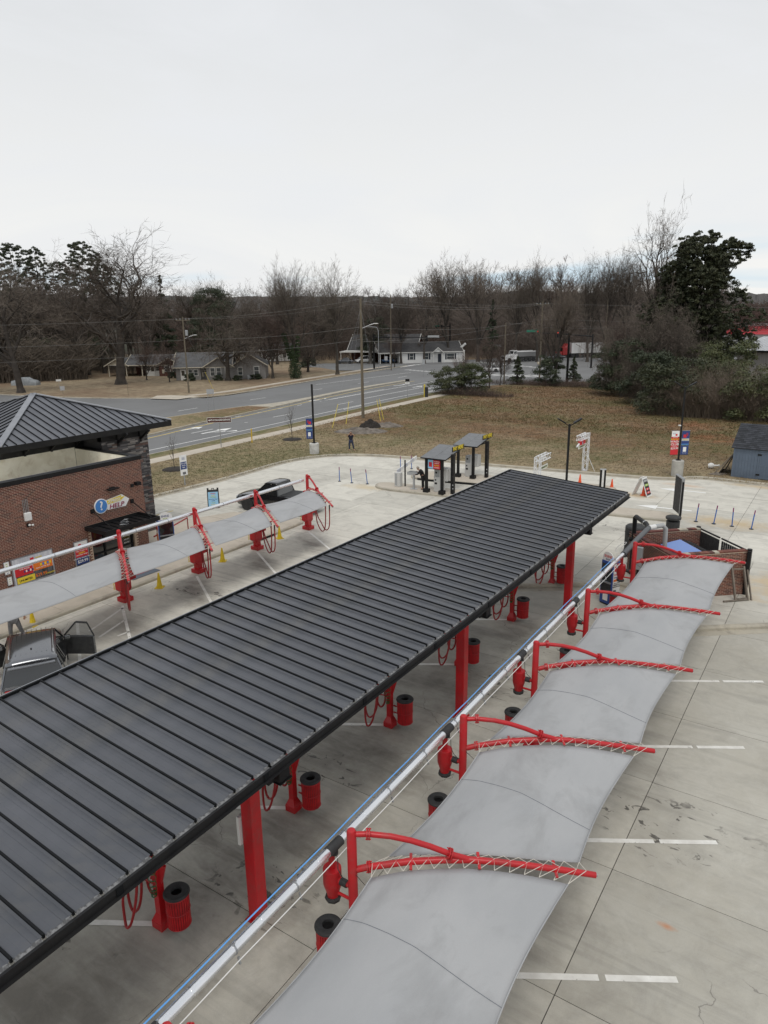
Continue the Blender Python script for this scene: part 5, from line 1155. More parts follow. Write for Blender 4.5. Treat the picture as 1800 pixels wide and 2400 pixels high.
# covered car at the far left
c0 = at(50, 905, .0)
TARP = mat('grey_tarp', (.30, .32, .33), .6, c2=(.20, .215, .225), sc=1.5, bump=.6, bsc=2)
tr = thing('covered_car', 'car under a grey tarpaulin behind the thick tree trunk at the far left', 'covered car', (c0.x, c0.y+1.0, 0), radians(30))
st = [(-2.5, .05, .85, .85, .05), (-2.1, .05, 1.0, .95, .05), (-1.3, .05, 1.1, 1.0, .06), (-.7, .05, 1.5, .95, .06), (.5, .05, 1.55, .95, .06), (1.2, .05, 1.1, 1.0, .08), (2.0, .05, .95, .97, .06), (2.45, .05, .7, .85, .04)]
fixn(loft(st, [(0, 0), (1, 0), (1.0, .3), (.97, .6), (.88, .88), (.75, 1), (.4, 1.0), (0, 1.0)]).obj('tarpaulin', TARP, tr, smooth=60))

# ------------------------------------------------ lot furniture
def cone(loc, label, m, s=1.0, group=None):
    t_ = thing('traffic_cone', label, 'cone', loc, random.random(), group)
    MB().box(-.19*s, .19*s, -.19*s, .19*s, 0, .03).obj('base', m, t_, bev=.01); MB().lathe([(.145*s, .03), (.13*s, .06), (.035*s, .70*s), (.028*s, .72*s), (.018*s, .70*s)], 20).obj('body', m, t_, smooth=30); return t_
y0_ = cone((-25.72, 19.85, 0), 'yellow cone on the oil stained bay in front of the door mat', YEL, group='yellow cones along the walk')
dup(y0_, (-25.9, 24.0, 0), .6, 'yellow cone between the second and third red vacuum cabinets'); dup(y0_, (-25.98, 28.45, 0), 1.1, 'yellow cone beside the storm drain, right behind a post arm')
p_ = at(78, 1466); dup(y0_, (p_.x, p_.y, 0), .3, 'yellow cone just above the roof of the grey estate car')
o0 = cone((-11.15, 48.5, 0), 'orange cone standing under the white folding sign', ORG, group='orange cones in the exit lane')
dup(o0, (-13.5, 49.25, 0), .2, 'orange cone just beyond the far right corner of the charcoal canopy'); dup(o0, (-15.9, 49.6, 0), 0, 'orange cone to the right of the middle black lamp post')
DEL = mat('delineator_blue', (.05, .14, .42), .5); DELT = mat('delineator_top', (.22, .04, .13), .5)
def delin(loc, label, lean, group):
    t_ = thing('flexible_bollard', label, 'bollard', loc, 0, group)
    MB().lathe([(.12, 0), (.12, .025), (.06, .04), (0, .04)], 14).obj('base', RUB, t_, smooth=30)
    e = Vector((lean[0], lean[1], 1.1)); MB().tube([(0, 0, .03), e*.78+Vector((0, 0, .01))], .032, 10).obj('post', DEL, t_, smooth=40); MB().tube([e*.78+Vector((0, 0, .01)), e], .033, 10).obj('top_band', DELT, t_, smooth=40); return t_
for i, (x, y, ln, lab) in enumerate([(-6.92, 43.65, (.06, .05), 'leftmost of the four blue flexible bollards in the exit lane'), (-5.95, 43.66, (.09, .08), 'second from the left of the four blue flexible bollards in the exit lane'), (-4.98, 43.64, (-.02, -.02), 'third from the left of the four blue flexible bollards in the exit lane'), (-3.97, 43.6, (.08, .09), 'rightmost of the four blue flexible bollards in the exit lane')]): delin((x, y, 0), lab, ln, 'blue bollards in the exit lane')
for i, (x, y, ln, lab) in enumerate([(-31.6, 41.55, (0, 0), 'leftmost of the three blue flexible bollards on the curved drive'), (-30.5, 41.6, (-.06, -.06), 'middle one of the three blue flexible bollards on the curved drive'), (-29.3, 41.9, (-.08, -.08), 'rightmost of the three blue flexible bollards on the curved drive'),
        (-29.85, 47.4, (-.02, 0), 'left one of the two blue bollards behind the pay island'), (-29.25, 48.1, (0, 0), 'right one of the two blue bollards behind the pay island')]): delin((x, y, 0), lab, ln, 'blue bollards on the curved drive')
# lamp posts
def lamp(loc, hh, label, bas, banners=(), base_m=CONCG, heads=True, hz=0):
    t_ = thing('lamp_post', label, 'lamp post', loc, hz, 'black lamp posts'); z0 = bas
    if bas: MB().lathe([(.42, 0), (.43, bas-.04), (.38, bas)], 26).obj('concrete_base', base_m, t_, smooth=30)
    MB().box(-.16, .16, -.16, .16, z0, z0+.05).box(-.062, .062, -.062, .062, z0+.05, hh).obj('pole', BLACK, t_)
    if heads:
        for sg in (-1, 1):
            MB().bar((sg*.03, 0, hh-.12), (sg*.3, 0, hh+.05), .05).obj('bracket', BLACK, t_); mb = MB(); mb.box(-.28, .28, -.16, .16, -.04, .04); mb.xf(T(sg*.5, 0, hh+.2, ry=-.55*sg)); mb.obj('lamp_head', BLACK, t_, bev=.015)
    return t_
lampL = lamp((-39.95, 48.95, .12), 6.15, 'black lamp post with a white base and one blue banner on the left verge', .95, base_m=mat('white_base', (.60, .60, .57), .8, c2=(.45, .44, .41), sc=3), heads=False)
lampR = lamp((-10.42, 55.25, .12), 6.6, 'black lamp post with a concrete base, a red and a blue banner, before the field', 1.2, hz=.3)
lampM = lamp((-14.72, 43.2, .15), 5.15, 'plain black twin-headed lamp post rising behind the far end of the charcoal canopy', 0, hz=.55)
for k, (dx, dy) in enumerate(((-.18, -.08), (-.1, -.14))): MB().lathe([(0, -.06), (.05, -.04), (.06, 0), (.045, .045), (0, .055)], 12, (dx, dy, 3.8)).obj('camera', WHITE, lampR, smooth=50)
u_ = Vector((.83, .55, 0))
def banner(base, label, side, z0, z1, w, kind, u):
    t_ = thing('banner', label, 'banner', base, 0); d = Vector(u)*side; n = Vector((-u[1]*-1, -u[0], 0)); n = Vector((u[1], -u[0], 0))
    off = .10; A0 = d*off; ZB = z0; 
    def R(a, b, c, dd, m, k=0, nm='print_panel'):
        P0 = d*(off+a*w); P1 = d*(off+b*w); q = n*(.006+.004*k); Q = n*(.002+.004*k) if k else n*-.008
        s = [P0+q, P1+q]; bb = [P0+Q, P1+Q]
        if side < 0: s = s[::-1]; bb = bb[::-1]
        zc_, zd = z0+(z1-z0)*c, z0+(z1-z0)*dd
        mb = MB(); up0 = Vector((0, 0, zc_)); up1 = Vector((0, 0, zd))
        mb.add([bb[0]+up0, bb[1]+up0, bb[1]+up1, bb[0]+up1, s[0]+up0, s[1]+up0, s[1]+up1, s[0]+up1], [(4,5,6,7),(3,2,1,0),(0,1,5,4),(1,2,6,5),(2,3,7,6),(3,0,4,7)]); mb.obj(nm, m, t_)
    def tx(s_, x, z, size, m, sx=1): text(t_, s_, d*(off+w*x)+n*.022+Vector((0, 0, z0+(z1-z0)*z)), size, m, u, (0, 0, 1), sx=sx)
    if kind == 'red':
        R(0, 1, 0, 1, SRED, 0, 'cloth'); R(0, 1, .76, 1, SIGNW, 1); R(.25, .5, .80, .88, SRED, 2, 'print_emblem'); R(.45, .85, .86, .93, STRIPEM, 2, 'print_emblem')
        tx('JOIN OUR', .5, .725, .075, SIGNW); tx('MONTHLY', .5, .655, .13, SYEL); tx('WASH', .5, .555, .22, SIGNW, 1.1); tx('CLUB', .5, .44, .22, SIGNW, 1.1); tx('STARTING AT', .5, .355, .06, SIGNW); tx('$29.99', .5, .265, .2, SIGNW)
    else:
        R(0, 1, 0, 1, NAVY, 0, 'cloth'); R(.2, .6, .72, .85, SRED, 1, 'print_emblem'); R(.55, .8, .78, .92, SPUR, 1, 'print_emblem'); R(.02, .98, .58, .68, STRIPEM, 1); tx('XPRESS', .5, .63, .12, SYEL, 1.0); R(.0, 1, .42, .46, BLUE, 1); tx('SCAN TO JOIN', .5, .40, .06, LIME); R(.3, .72, .12, .32, SIGNW, 1); tx('JOIN TODAY', .5, .07, .055, SIGNW)
    for z in (z0-.02, z1+.02): MB().bar(Vector((0, 0, z)), d*(off+w+.06)+Vector((0, 0, z)), .022).obj('banner_arm', STEEL if z > z0 else BLACK, t_)
    return t_
banner((-10.42, 55.25, .12), 'red wash club banner on the left side of the lamp post before the field', -1, 1.62, 3.38, .56, 'red', u_); banner((-10.42, 55.25, .12), 'blue banner on the right side of the lamp post before the field', 1, 1.62, 3.38, .56, 'blue', u_)
banner((-39.95, 48.95, .12), 'blue banner on the left verge lamp post', -1, 1.35, 3.15, .56, 'blue', u_)
# pay stations
for (x0, x1, y, yr, l1, l2, first) in ((-24.0, -22.78, 41.45, 0, 'near pay station canopy', '', True), (-24.35, -23.1, 46.8, 0, 'far pay station canopy', '', False)):
    t_ = thing('pay_canopy', ('nearer' if first else 'farther')+' flat grey pay station canopy on black posts with yellow PAY HERE lettering', 'canopy', (0, 0, 0), 0, 'pay station canopies')
    for x in (x0, x1):
        MB().box(x-.19, x+.19, y-.19, y+.19, .15, .40).obj('footing', BLACK, t_, bev=.01); MB().box(x-.085, x+.085, y-.085, y+.085, .4, 2.6).obj('post', BLACK, t_)
    ax0, ax1, ya, yb, za, zb_ = x0-.32, x1+.42, y-.3, y+2.35, 2.62, 3.12
    MB().add([(ax0, ya, za-.08), (ax1, ya, za-.08), (ax1, yb, zb_-.08), (ax0, yb, zb_-.08), (ax0, ya, za), (ax1, ya, za), (ax1, yb, zb_), (ax0, yb, zb_)], [(0,3,2,1),(0,1,5,4),(1,2,6,5),(2,3,7,6),(3,0,4,7)]).obj('roof_edge', BLACK, t_)
    g2 = (ax0+ax1)/2
    for a, b in ((ax0+.01, g2-.006), (g2+.006, ax1-.01)): MB().add([(a, ya+.01, za+.004), (b, ya+.01, za+.004), (b, yb-.01, zb_+.004), (a, yb-.01, zb_+.004)], [(0, 1, 2, 3)]).obj('roof_panel', mat('pay_roof_grey', (.17, .175, .18), .5, c2=(.14, .145, .15), sc=3) if a < g2 and first else bpy.data.materials['pay_roof_grey'], t_)
    MB().box(x1-.05, x1+.05, y, y+1.9, 2.5, 2.6).obj('cantilever', BLACK, t_)
    MB().box(ax1+.004, ax1+.03, yb-1.75, yb-.02, 2.98, 3.32).xf(Matrix.Identity(4)).obj('sign_backing', BLACK, t_); text(t_, 'PAY HERE', (ax1+.035, yb-.9, 3.16), .40, SYEL, (0, 1, 0), ext=.01, sx=.85)
    if first:
        MB().box(x0+.1, x1-.1, y-.04, y, 1.82, 2.5).obj('menu_frame', BLACK, t_); MB().box(x0+.14, x0+.55, y-.055, y-.041, 1.86, 2.46).obj('menu_picture', SKYB, t_); MB().box(x0+.22, x0+.46, y-.06, y-.0555, 1.98, 2.3).obj('menu_emblem', SRED, t_); MB().box(x0+.56, x1-.13, y-.055, y-.041, 1.86, 2.46).obj('menu_panel', SRED, t_)
        text(t_, 'UNLIMITED', ((x0+.56+x1-.13)/2, y-.06, 2.36), .09, SIGNW); text(t_, 'WASHES', ((x0+.56+x1-.13)/2, y-.06, 2.25), .09, SIGNW); text(t_, '$29.99', ((x0+.56+x1-.13)/2, y-.06, 2.1), .13, SYEL); text(t_, 'A MONTH', ((x0+.56+x1-.13)/2, y-.06, 1.95), .09, SIGNW)
    # machine
    km = thing('pay_machine', ('nearer' if first else 'farther')+' grey and white pay machine under its canopy', 'pay machine', ((x0+x1)/2+.08, y+.62, .15), 0, 'pay machines')
    MB().box(-.3, .28, -.3, .28, 0, 1.08).obj('cabinet', mat('machine_white', (.55, .55, .53), .5) if first else bpy.data.materials['machine_white'], km, bev=.02); MB().box(.1, .75, -.25, .3, .82, 1.7).obj('head', bpy.data.materials['machine_white'], km, bev=.03); MB().box(-.3, .1, -.25, .2, 1.08, 1.6).obj('reader', GREYP, km, bev=.03)
    MB().box(-.2, -.06, -.255, -.25, 1.3, 1.42).box(-.22, -.04, -.306, -.3, .55, .68).box(-.2, -.1, -.306, -.3, .8, .9).obj('slots', BLACK, km)
    tw = thing('sensor_tower', ('nearer' if first else 'farther')+' tall slim black sensor tower right of the pay machine', 'sensor tower', ((-22.19, 41.9, .15) if first else (-22.4, 47.65, .15)), 0, 'sensor towers')
    MB().box(-.11, .11, -.14, .14, 0, 2.75).obj('housing', BLACK, tw, bev=.01)
    for z in (.35, .6, 1.2, 1.75, 2.2): MB().box(.03, .115, -.145, -.14, z, z+.08).obj('sensor', GREYP if z < 1 else RUB, tw)
gt = thing('barrier_gate', 'grey gate box with a raised striped arm at the tip of the pay island', 'barrier', (-26.6, 41.95, .15))
MB().box(-.22, .22, -.19, .19, 0, 1.02).obj('cabinet', bpy.data.materials['machine_white'], gt, bev=.02); MB().box(-.2, .0, -.196, -.191, .1, .95).obj('louvre', GREYP, gt)
for k in range(6): MB().bar((-.1, k*.45, 1.05+k*.10), (-.1, k*.45+.43, 1.05+k*.10+.09), .06, .26).obj('arm_panel', SIGNW if k % 2 else STRIPEM, gt)
bpst = MB().tube([(0, 0, 0), (0, 0, 1.9)], .055, 12).obj('bollard_post', BLACK, smooth=40, loc=(-26.2, 42.2, .15)); tag(bpst, 'thin black post beside the grey gate box', 'post')
ty = thing('tray_stand', 'grey tray on a pedestal in front of the attendant', 'stand', (-25.2, 41.75, .15)); MB().box(-.06, .06, -.05, .05, 0, 1.05).box(-.25, .25, -.15, .15, 0, .03).obj('pedestal', GREYP, ty); MB().box(-.5, .14, -.1, .45, 1.0, 1.05).box(-.5, .14, -.1, -.07, 1.05, 1.2).box(-.5, -.47, -.07, .45, 1.05, 1.2).box(-.47, .14, .42, .45, 1.05, 1.2).obj('tray', GREYP, ty)
# clearance trusses
TRW = mat('white_truss', (.72, .73, .74), .4)
def truss(name, base, sgn, label, hh, reach, sg):
    t_ = thing('clearance_arch', label, 'clearance bar', base, 0, 'white clearance bars'); a = .17
    cs = [(-a, -a), (a, -a), (a, a), (-a, a)]
    mb = MB()
    for x, y in cs: mb.tube([(x, y, 0), (x, y, hh)], .028, 6)
    n = 9
    for k in range(n):
        z0, z1 = hh*k/n, hh*(k+1)/n
        for i in range(4): (x, y), (x2, y2) = cs[i], cs[(i+1) % 4]; mb.tube([(x, y, z0), (x2, y2, z1)] if k % 2 else [(x2, y2, z0), (x, y, z1)], .014, 5)
    mb.obj('upright', TRW, t_)
    mb = MB()
    for x, z in ((-a, hh), (a, hh), (a, hh-2*a), (-a, hh-2*a)): mb.tube([(x, 0, z), (x, sgn*reach, z)], .028, 6)
    n = 7
    for k in range(n):
        y0_, y1_ = sgn*reach*k/n, sgn*reach*(k+1)/n
        for p, q in (((-a, hh), (a, hh)), ((a, hh), (a, hh-2*a)), ((a, hh-2*a), (-a, hh-2*a)), ((-a, hh-2*a), (-a, hh))): mb.tube([(p[0], y0_, p[1]), (q[0], y1_, q[1])] if k % 2 else [(q[0], y0_, q[1]), (p[0], y1_, p[1])], .014, 5)
    mb.obj('boom', TRW, t_)
    MB().box(-a, a, -a, a, 0, .03).tube([(a, 0, hh*.4), (a+.6, 0, 0)], .02, 5).obj('foot', TRW, t_)
    y0_, y1_ = (sgn*.35, sgn*(reach-.1)); y0_, y1_ = min(y0_, y1_), max(y0_, y1_)
    MB().box(-.02, .02, y0_, y1_, hh-1.0, hh-.74).obj('clearance_board', SIGNW, t_); MB().box(.021, .026, y0_+.08, y1_-.08, hh-.95, hh-.79).obj('board_face', mat('board_lime', (.50, .55, .35), .5) if sg else bpy.data.materials['board_lime'], t_)
    text(t_, 'CLEARANCE 7\'0"', (.03, (y0_+y1_)/2, hh-.87), .15, BLACK, (0, 1, 0))
    for y in (y0_+.1, y1_-.1): MB().tube([(0, y, hh-2*a), (0, y, hh-.74)], .006, 4).obj('chain', STEEL, t_)
    if not sg:
        MB().box(-.1, .12, y0_+.2, y1_-.3, hh-.70, hh-.42).obj('hanging_board', SRED, t_); MB().box(.121, .13, y0_+.5, y1_-.9, hh-.68, hh-.46).obj('board_stripe', SKYB, t_); MB().tube([(0, y0_-.4, hh-.75), (0, y0_+.1, hh-.6)], .06, 8).obj('arm_tube', TRW, t_)
truss('t', (-16.9, 43.75, .15), 1, 'white truss clearance bar rising just behind the charcoal canopy', 2.75, 1.9, True); truss('t', (-16.9, 53.75, .14), -1, 'tall white truss clearance bar standing on the grass kerb', 2.95, 1.95, False)
# folding signs
def aframe(loc, rz, label, frame, face, hh=1.15, w=.62, spread=.34, dark=False):
    t_ = thing('folding_sign', label, 'folding sign', loc, rz)
    for sg in (-1, 1):
        M = T(sg*spread, 0, 0, ry=-sg*math.atan2(spread-.03, hh))
        mb = MB(); mb.box(-.02, .02, -w/2, w/2, 0, .1).box(-.02, .02, -w/2, w/2, hh-.12, hh).box(-.02, .02, -w/2, -w/2+.05, .1, hh-.12).box(-.02, .02, w/2-.05, w/2, .1, hh-.12).box(-.012, .012, -w/2+.05, w/2-.05, .1, hh-.12).xf(M); f_ = mb.obj('leaf', frame, t_)
        MB().box(sg*.0125 if sg > 0 else -.018, sg*.018 if sg > 0 else -.0125, -w/2+.06, w/2-.06, .11, hh-.13).xf(M).obj('print', face, f_)
        u = Vector((0, sg, 0)); v = (M.to_3x3() @ Vector((0, 0, 1)))
        def P(z, y=0): return M @ Vector((sg*.021, y, z))
        if dark:
            for z, m_ in ((hh*.82, GREYP), (hh*.6, LIME), (hh*.4, SRED), (hh*.22, SRED)): MB().box(-.004, .004, -w/2+.12, w/2-.12, -.07, .07).xf(Matrix.Translation(P(z)) @ M.to_3x3().to_4x4()).obj('print_block', m_, f_)
            for z, s_ in ((hh*.6, 'OPEN'), (hh*.4, 'EXIT'), (hh*.22, 'ONLY')): text(f_, s_, M @ Vector((sg*.027, 0, z)), .1, SIGNW, u, v)
        else:
            for z, s_, c_, m_ in ((hh*.80, 'XPRESS', .1, SRED), (hh*.68, 'FREE', .11, SYEL), (hh*.6, 'VACUUMS', .09, LIME), (hh*.49, 'MONTHLY PASS', .075, NAVY), (hh*.41, 'LANE', .085, NAVY), (hh*.3, 'SCAN', .085, LIME), (hh*.2, 'TO JOIN', .09, SYEL)): text(f_, s_, P(z), c_, m_, u, v)
    if not dark:
        mb = MB(); mb.box(-.03, .03, -w/2, -w/2+.12, hh-.02, hh+.09).box(-.03, .03, w/2-.12, w/2, hh-.02, hh+.09).box(-.02, .02, -.08, .08, hh+.04, hh+.08).box(-.02, .02, -.08, -.05, hh-.02, hh+.04).box(-.02, .02, .05, .08, hh-.02, hh+.04).obj('handle', frame, t_)
    return t_
aframe((-34.3, 31.4, 0), radians(-45), 'black folding sign with a light blue poster on the entry lane', RUB, SKYB, 1.2, .75)
aframe((-11.25, 48.45, 0), radians(-10), 'white folding sign with black and red blocks straddling an orange cone', WHITE, RUB, 1.35, .72, .55, dark=True)
bn = thing('service_bin', 'black and pale narrow cabinet on the far island end, seen over the canopy corner', 'cabinet', (-14.1, 49.0, .1), radians(20)); MB().box(-.2, -.07, -.16, .16, 0, 1.25).box(.07, .2, -.16, .16, 0, 1.25).obj('housing', BLACK, bn); MB().box(-.069, .069, -.16, .16, 0, 1.27).obj('centre_strip', WHITE, bn); MB().box(-.2, .2, -.16, .16, 1.28, 1.31).obj('cap', GREYP, bn)
# menu board beside the exit lane, round black bins
mn = thing('menu_board', 'tall black menu board panel on a single post behind the dumpster enclosure', 'menu board', (-8.0, 43.5, .15), radians(28))
MB().box(-.05, .05, -.7, -.6, 0, 2.3).obj('post', BLACK, mn); MB().box(-.06, .06, -.6, .65, .35, 2.45).obj('panel', RUB, mn, bev=.01); MB().box(-.09, .09, -.62, .67, 2.451, 2.5).box(-.08, .08, -.66, -.61, .3, 2.45).obj('trim', STEEL, mn); MB().box(.061, .10, .1, .25, 1.1, 1.3).obj('lock_box', GREYP, mn)
def rbin(loc, label, s=1.0):
    t_ = thing('round_bin', label, 'bin', loc, 0, 'round black bins'); MB().lathe([(.34*s, 0), (.36*s, .05), (.36*s, .78), (.30*s, .8)], 24).obj('body', RUB, t_, smooth=30); MB().lathe([(.20*s, .80), (.20*s, .9)], 20).obj('neck', BLACK, t_)
    MB().lathe([(.39*s, .9), (.41*s, .93), (.41*s, 1.02), (.34*s, 1.06), (0, 1.07)], 24).obj('lid', RUB, t_, smooth=30)
rbin((-7.55, 40.3, 0), 'round black bin with a raised lid behind the dumpster enclosure', 1.0); 
drm = thing('vacuum_producer', 'large black drum behind the black pipe manifold', 'drum', (-8.25, 35.2, .15)); MB().lathe([(.55, 0), (.56, 1.5), (.5, 1.56), (0, 1.62)], 28).obj('drum', RUB, drm, smooth=30); MB().lathe([(.57, .2), (.58, .22), (.57, .24)], 28).lathe([(.57, 1.2), (.58, 1.22), (.57, 1.24)], 28).obj('hoop', BLACK, drm)
mf = thing('pipe_manifold', 'black and grey pipe manifold joining the aluminium pipe by the brick enclosure', 'pipework', (0, 0, 0)); GPIPE = mat('dark_grey_pvc', (.085, .09, .095), .4)
MB().tube([(-6.88, 27.5, 2.72), (-6.83, 29.2, 2.85), (-6.72, 30.8, 2.98)], .105, 16).obj('long_pipe', GPIPE, mf, smooth=40)
MB().tube([(-6.72, 30.7, 2.98), (-6.95, 31.3, 2.98), (-7.65, 32.3, 2.98), (-7.72, 32.4, 2.9), (-7.72, 32.4, .2)], .10, 14).obj('down_pipe', BLACK, mf, smooth=40)
MB().tube([(-6.72, 30.8, 2.98), (-6.55, 31.1, 2.98)], .11, 14).obj('white_collar', WHITE, mf, smooth=40); MB().tube([(-6.55, 31.1, 2.98), (-6.3, 31.4, 3.0), (-6.18, 31.5, 2.85), (-6.15, 31.5, 2.0)], .10, 14).obj('grey_elbow', GREYP, mf, smooth=40); MB().tube([(-7.02, 31.4, 2.98), (-7.06, 31.46, 2.98)], .115, 14).obj('clamp', CHROME, mf)
MB().tube([(-7.72, 32.3, 1.9), (-7.9, 32.2, 1.9)], .09, 12).obj('valve', BLACK, mf); MB().box(-7.15, -6.85, 30.5, 30.7, 1.1, 2.1).obj('control_box', GREYP, mf); MB().tube([(-7.0, 30.6, .15), (-7.0, 30.6, 1.1)], .05, 8).obj('box_post', BLACK, mf)
MB().tube([(-7.1+.2*sin(k*.5), 27.9, 2.85+.25*sin(k*.4)) for k in range(12)], .012, 5).obj('loose_wire', WHITEC, mf)
# dumpster enclosure: square turned 40 degrees
EA, EB, EC = Vector((-7.95, 32.55, .15)), Vector((-5.55, 30.05, .15)), Vector((-2.98, 32.38, .15)); ED = EA+EC-EB
en = thing('dumpster_enclosure', 'brick dumpster enclosure with pale capping and black metal gates', 'enclosure', (0, 0, 0)); EH = 1.95
def wallseg(A, B, q, outer_sgn, cap=True):
    d = (B-A).normalized(); n = Vector((d.y, -d.x, 0))*outer_sgn; L = (B-A).length; th = .2
    P = [A+n*0, B+n*0, B-n*th, A-n*th]; mb = MB(); mb.prism([(p.x, p.y) for p in P], .15, .15+EH); mb.obj('wall', MORTAR, en)
    bricks(en, A, d, L, EH-.02, n, quota=q, pad=.007); bricks(en, B-n*th, -d, L, EH-.02, -n, quota=0, pad=.007)
    mb = MB(); k = int(L/.21)
    for i in range(k):
        a = A+d*(L*i/k+.006); b = A+d*(L*(i+1)/k-.006); mb.cur = random.choice((0, 0, 1, 2, 2, 3)); h0 = .15+EH
        mb.prism([(p.x, p.y) for p in (a+n*.02, b+n*.02, b-n*(th+.02), a-n*(th+.02))], h0, h0+.06)
    mb.obj('capping_course', BRICKM+[CURB], en)
wallseg(EA, EB, 150, 1); wallseg(EB+(EC-EB).normalized()*.21, EC, 130, 1); dAD = (ED-EA).normalized(); wallseg(ED, EA+dAD*.21, 20, 1)
gd = (EC-ED).normalized()
for a, b in ((.0, .46), (.5, 1.0)):
    p0, p1 = ED+(EC-ED)*a, ED+(EC-ED)*b; g_ = MB(); g_.bar(p0+Vector((0, 0, 1.98)), p1+Vector((0, 0, 1.98)), .06).bar(p0+Vector((0, 0, .2)), p1+Vector((0, 0, .2)), .06); k = 12
    gate = g_.obj('gate', BLACK, en)
    for i in range(k): q = p0+(p1-p0)*((i+.5)/k); mb = MB(); mb.bar(q-gd*.055+Vector((0, 0, 1.0)), q+gd*.055+Vector((0, 0, 1.0)), .02, 1.75); mb.obj('slat', RUB, gate)
for p in (ED, EC+Vector((.08, .05, 0))): MB().tube([p, p+Vector((0, 0, 2.05))], .1, 12).obj('gate_post', BLACK, en, smooth=40)
MB().bar(EC+Vector((.1, -.1, .5)), EC+Vector((.1, -.1, 2.0)), .14).obj('gate_stop', BLACK, en)
dm = thing('dumpster', 'blue steel dumpster with a ribbed black lid inside the brick enclosure', 'dumpster', (-5.15, 32.6, .15), radians(42)); DBL = mat('dumpster_blue', (.05, .13, .42), .4, c2=(.04, .10, .34), sc=3)
MB().add([(-.95, -.85, .15), (.8, -.85, .15), (.8, .85, .15), (-.95, .85, .15), (-1.0, -.9, 1.55), (-.1, -.9, 1.72), (-.1, .9, 1.72), (-1.0, .9, 1.55), (.85, -.9, 1.2), (.85, .9, 1.2)], [(0,3,2,1),(0,1,8,5,4),(3,7,6,9,2),(1,2,9,8),(0,4,7,3)]).obj('body', DBL, dm)
MB().add([(-1.04, -.94, 1.55), (-.1, -.94, 1.73), (-.1, .94, 1.73), (-1.04, .94, 1.55), (-1.04, -.94, 1.6), (-.1, -.94, 1.78), (-.1, .94, 1.78), (-1.04, .94, 1.6)], [(0,3,2,1),(4,5,6,7),(0,1,5,4),(1,2,6,5),(2,3,7,6),(3,0,4,7)]).obj('steel_top', mat('dumpster_top', (.15, .25, .55), .35), dm)
for s in (-1, 1):
    l_ = MB(); a_ = -.93 if s < 0 else .02; l_.add([(-.08, a_, 1.79), (.92, a_, 1.27), (.92, a_+.9, 1.27), (-.08, a_+.9, 1.79), (.4, a_, 1.62), (.4, a_+.9, 1.62)], [(0, 4, 5, 3), (4, 1, 2, 5)]); ll_ = l_.obj('lid', RUB, dm)
    for k in range(6): y = a_+.1+k*.14; MB().bar((-.05, y, 1.80), (.4, y, 1.65), .05, .03).bar((.4, y, 1.65), (.9, y, 1.30), .05, .03).obj('lid_rib', RUB, ll_)
wp = thing('timber_frame', 'weathered timber frame leaning on the outside of the enclosure', 'timber frame', (0, 0, 0)); dd = (EC-EB).normalized(); nn = Vector((dd.y, -dd.x, 0))
q0 = EC-dd*.75+nn*.65
for s in (0, .55): a = q0+dd*s; MB().bar(a, a-nn*.5+Vector((0, 0, 1.35)), .07, .09).obj('upright', WOOD, wp)
for h_ in (.08, 1.25): MB().bar(q0-nn*.5*h_/1.35+Vector((0, 0, h_)), q0+dd*.55-nn*.5*h_/1.35+Vector((0, 0, h_)), .07, .05).obj('rail', WOOD, wp)
for s in (-.5, -.35): a = q0+dd*(s+1.05)+nn*.05; MB().bar(a, a-nn*.5+Vector((0, 0, 1.2)), .05, .07).obj('loose_board', WOOD, wp)
MB().bar(q0-dd*.6+nn*.05+Vector((0, 0, .05)), q0+dd*.5+nn*.05+Vector((0, 0, .05)), .07, .05).obj('loose_board', WOOD, wp)
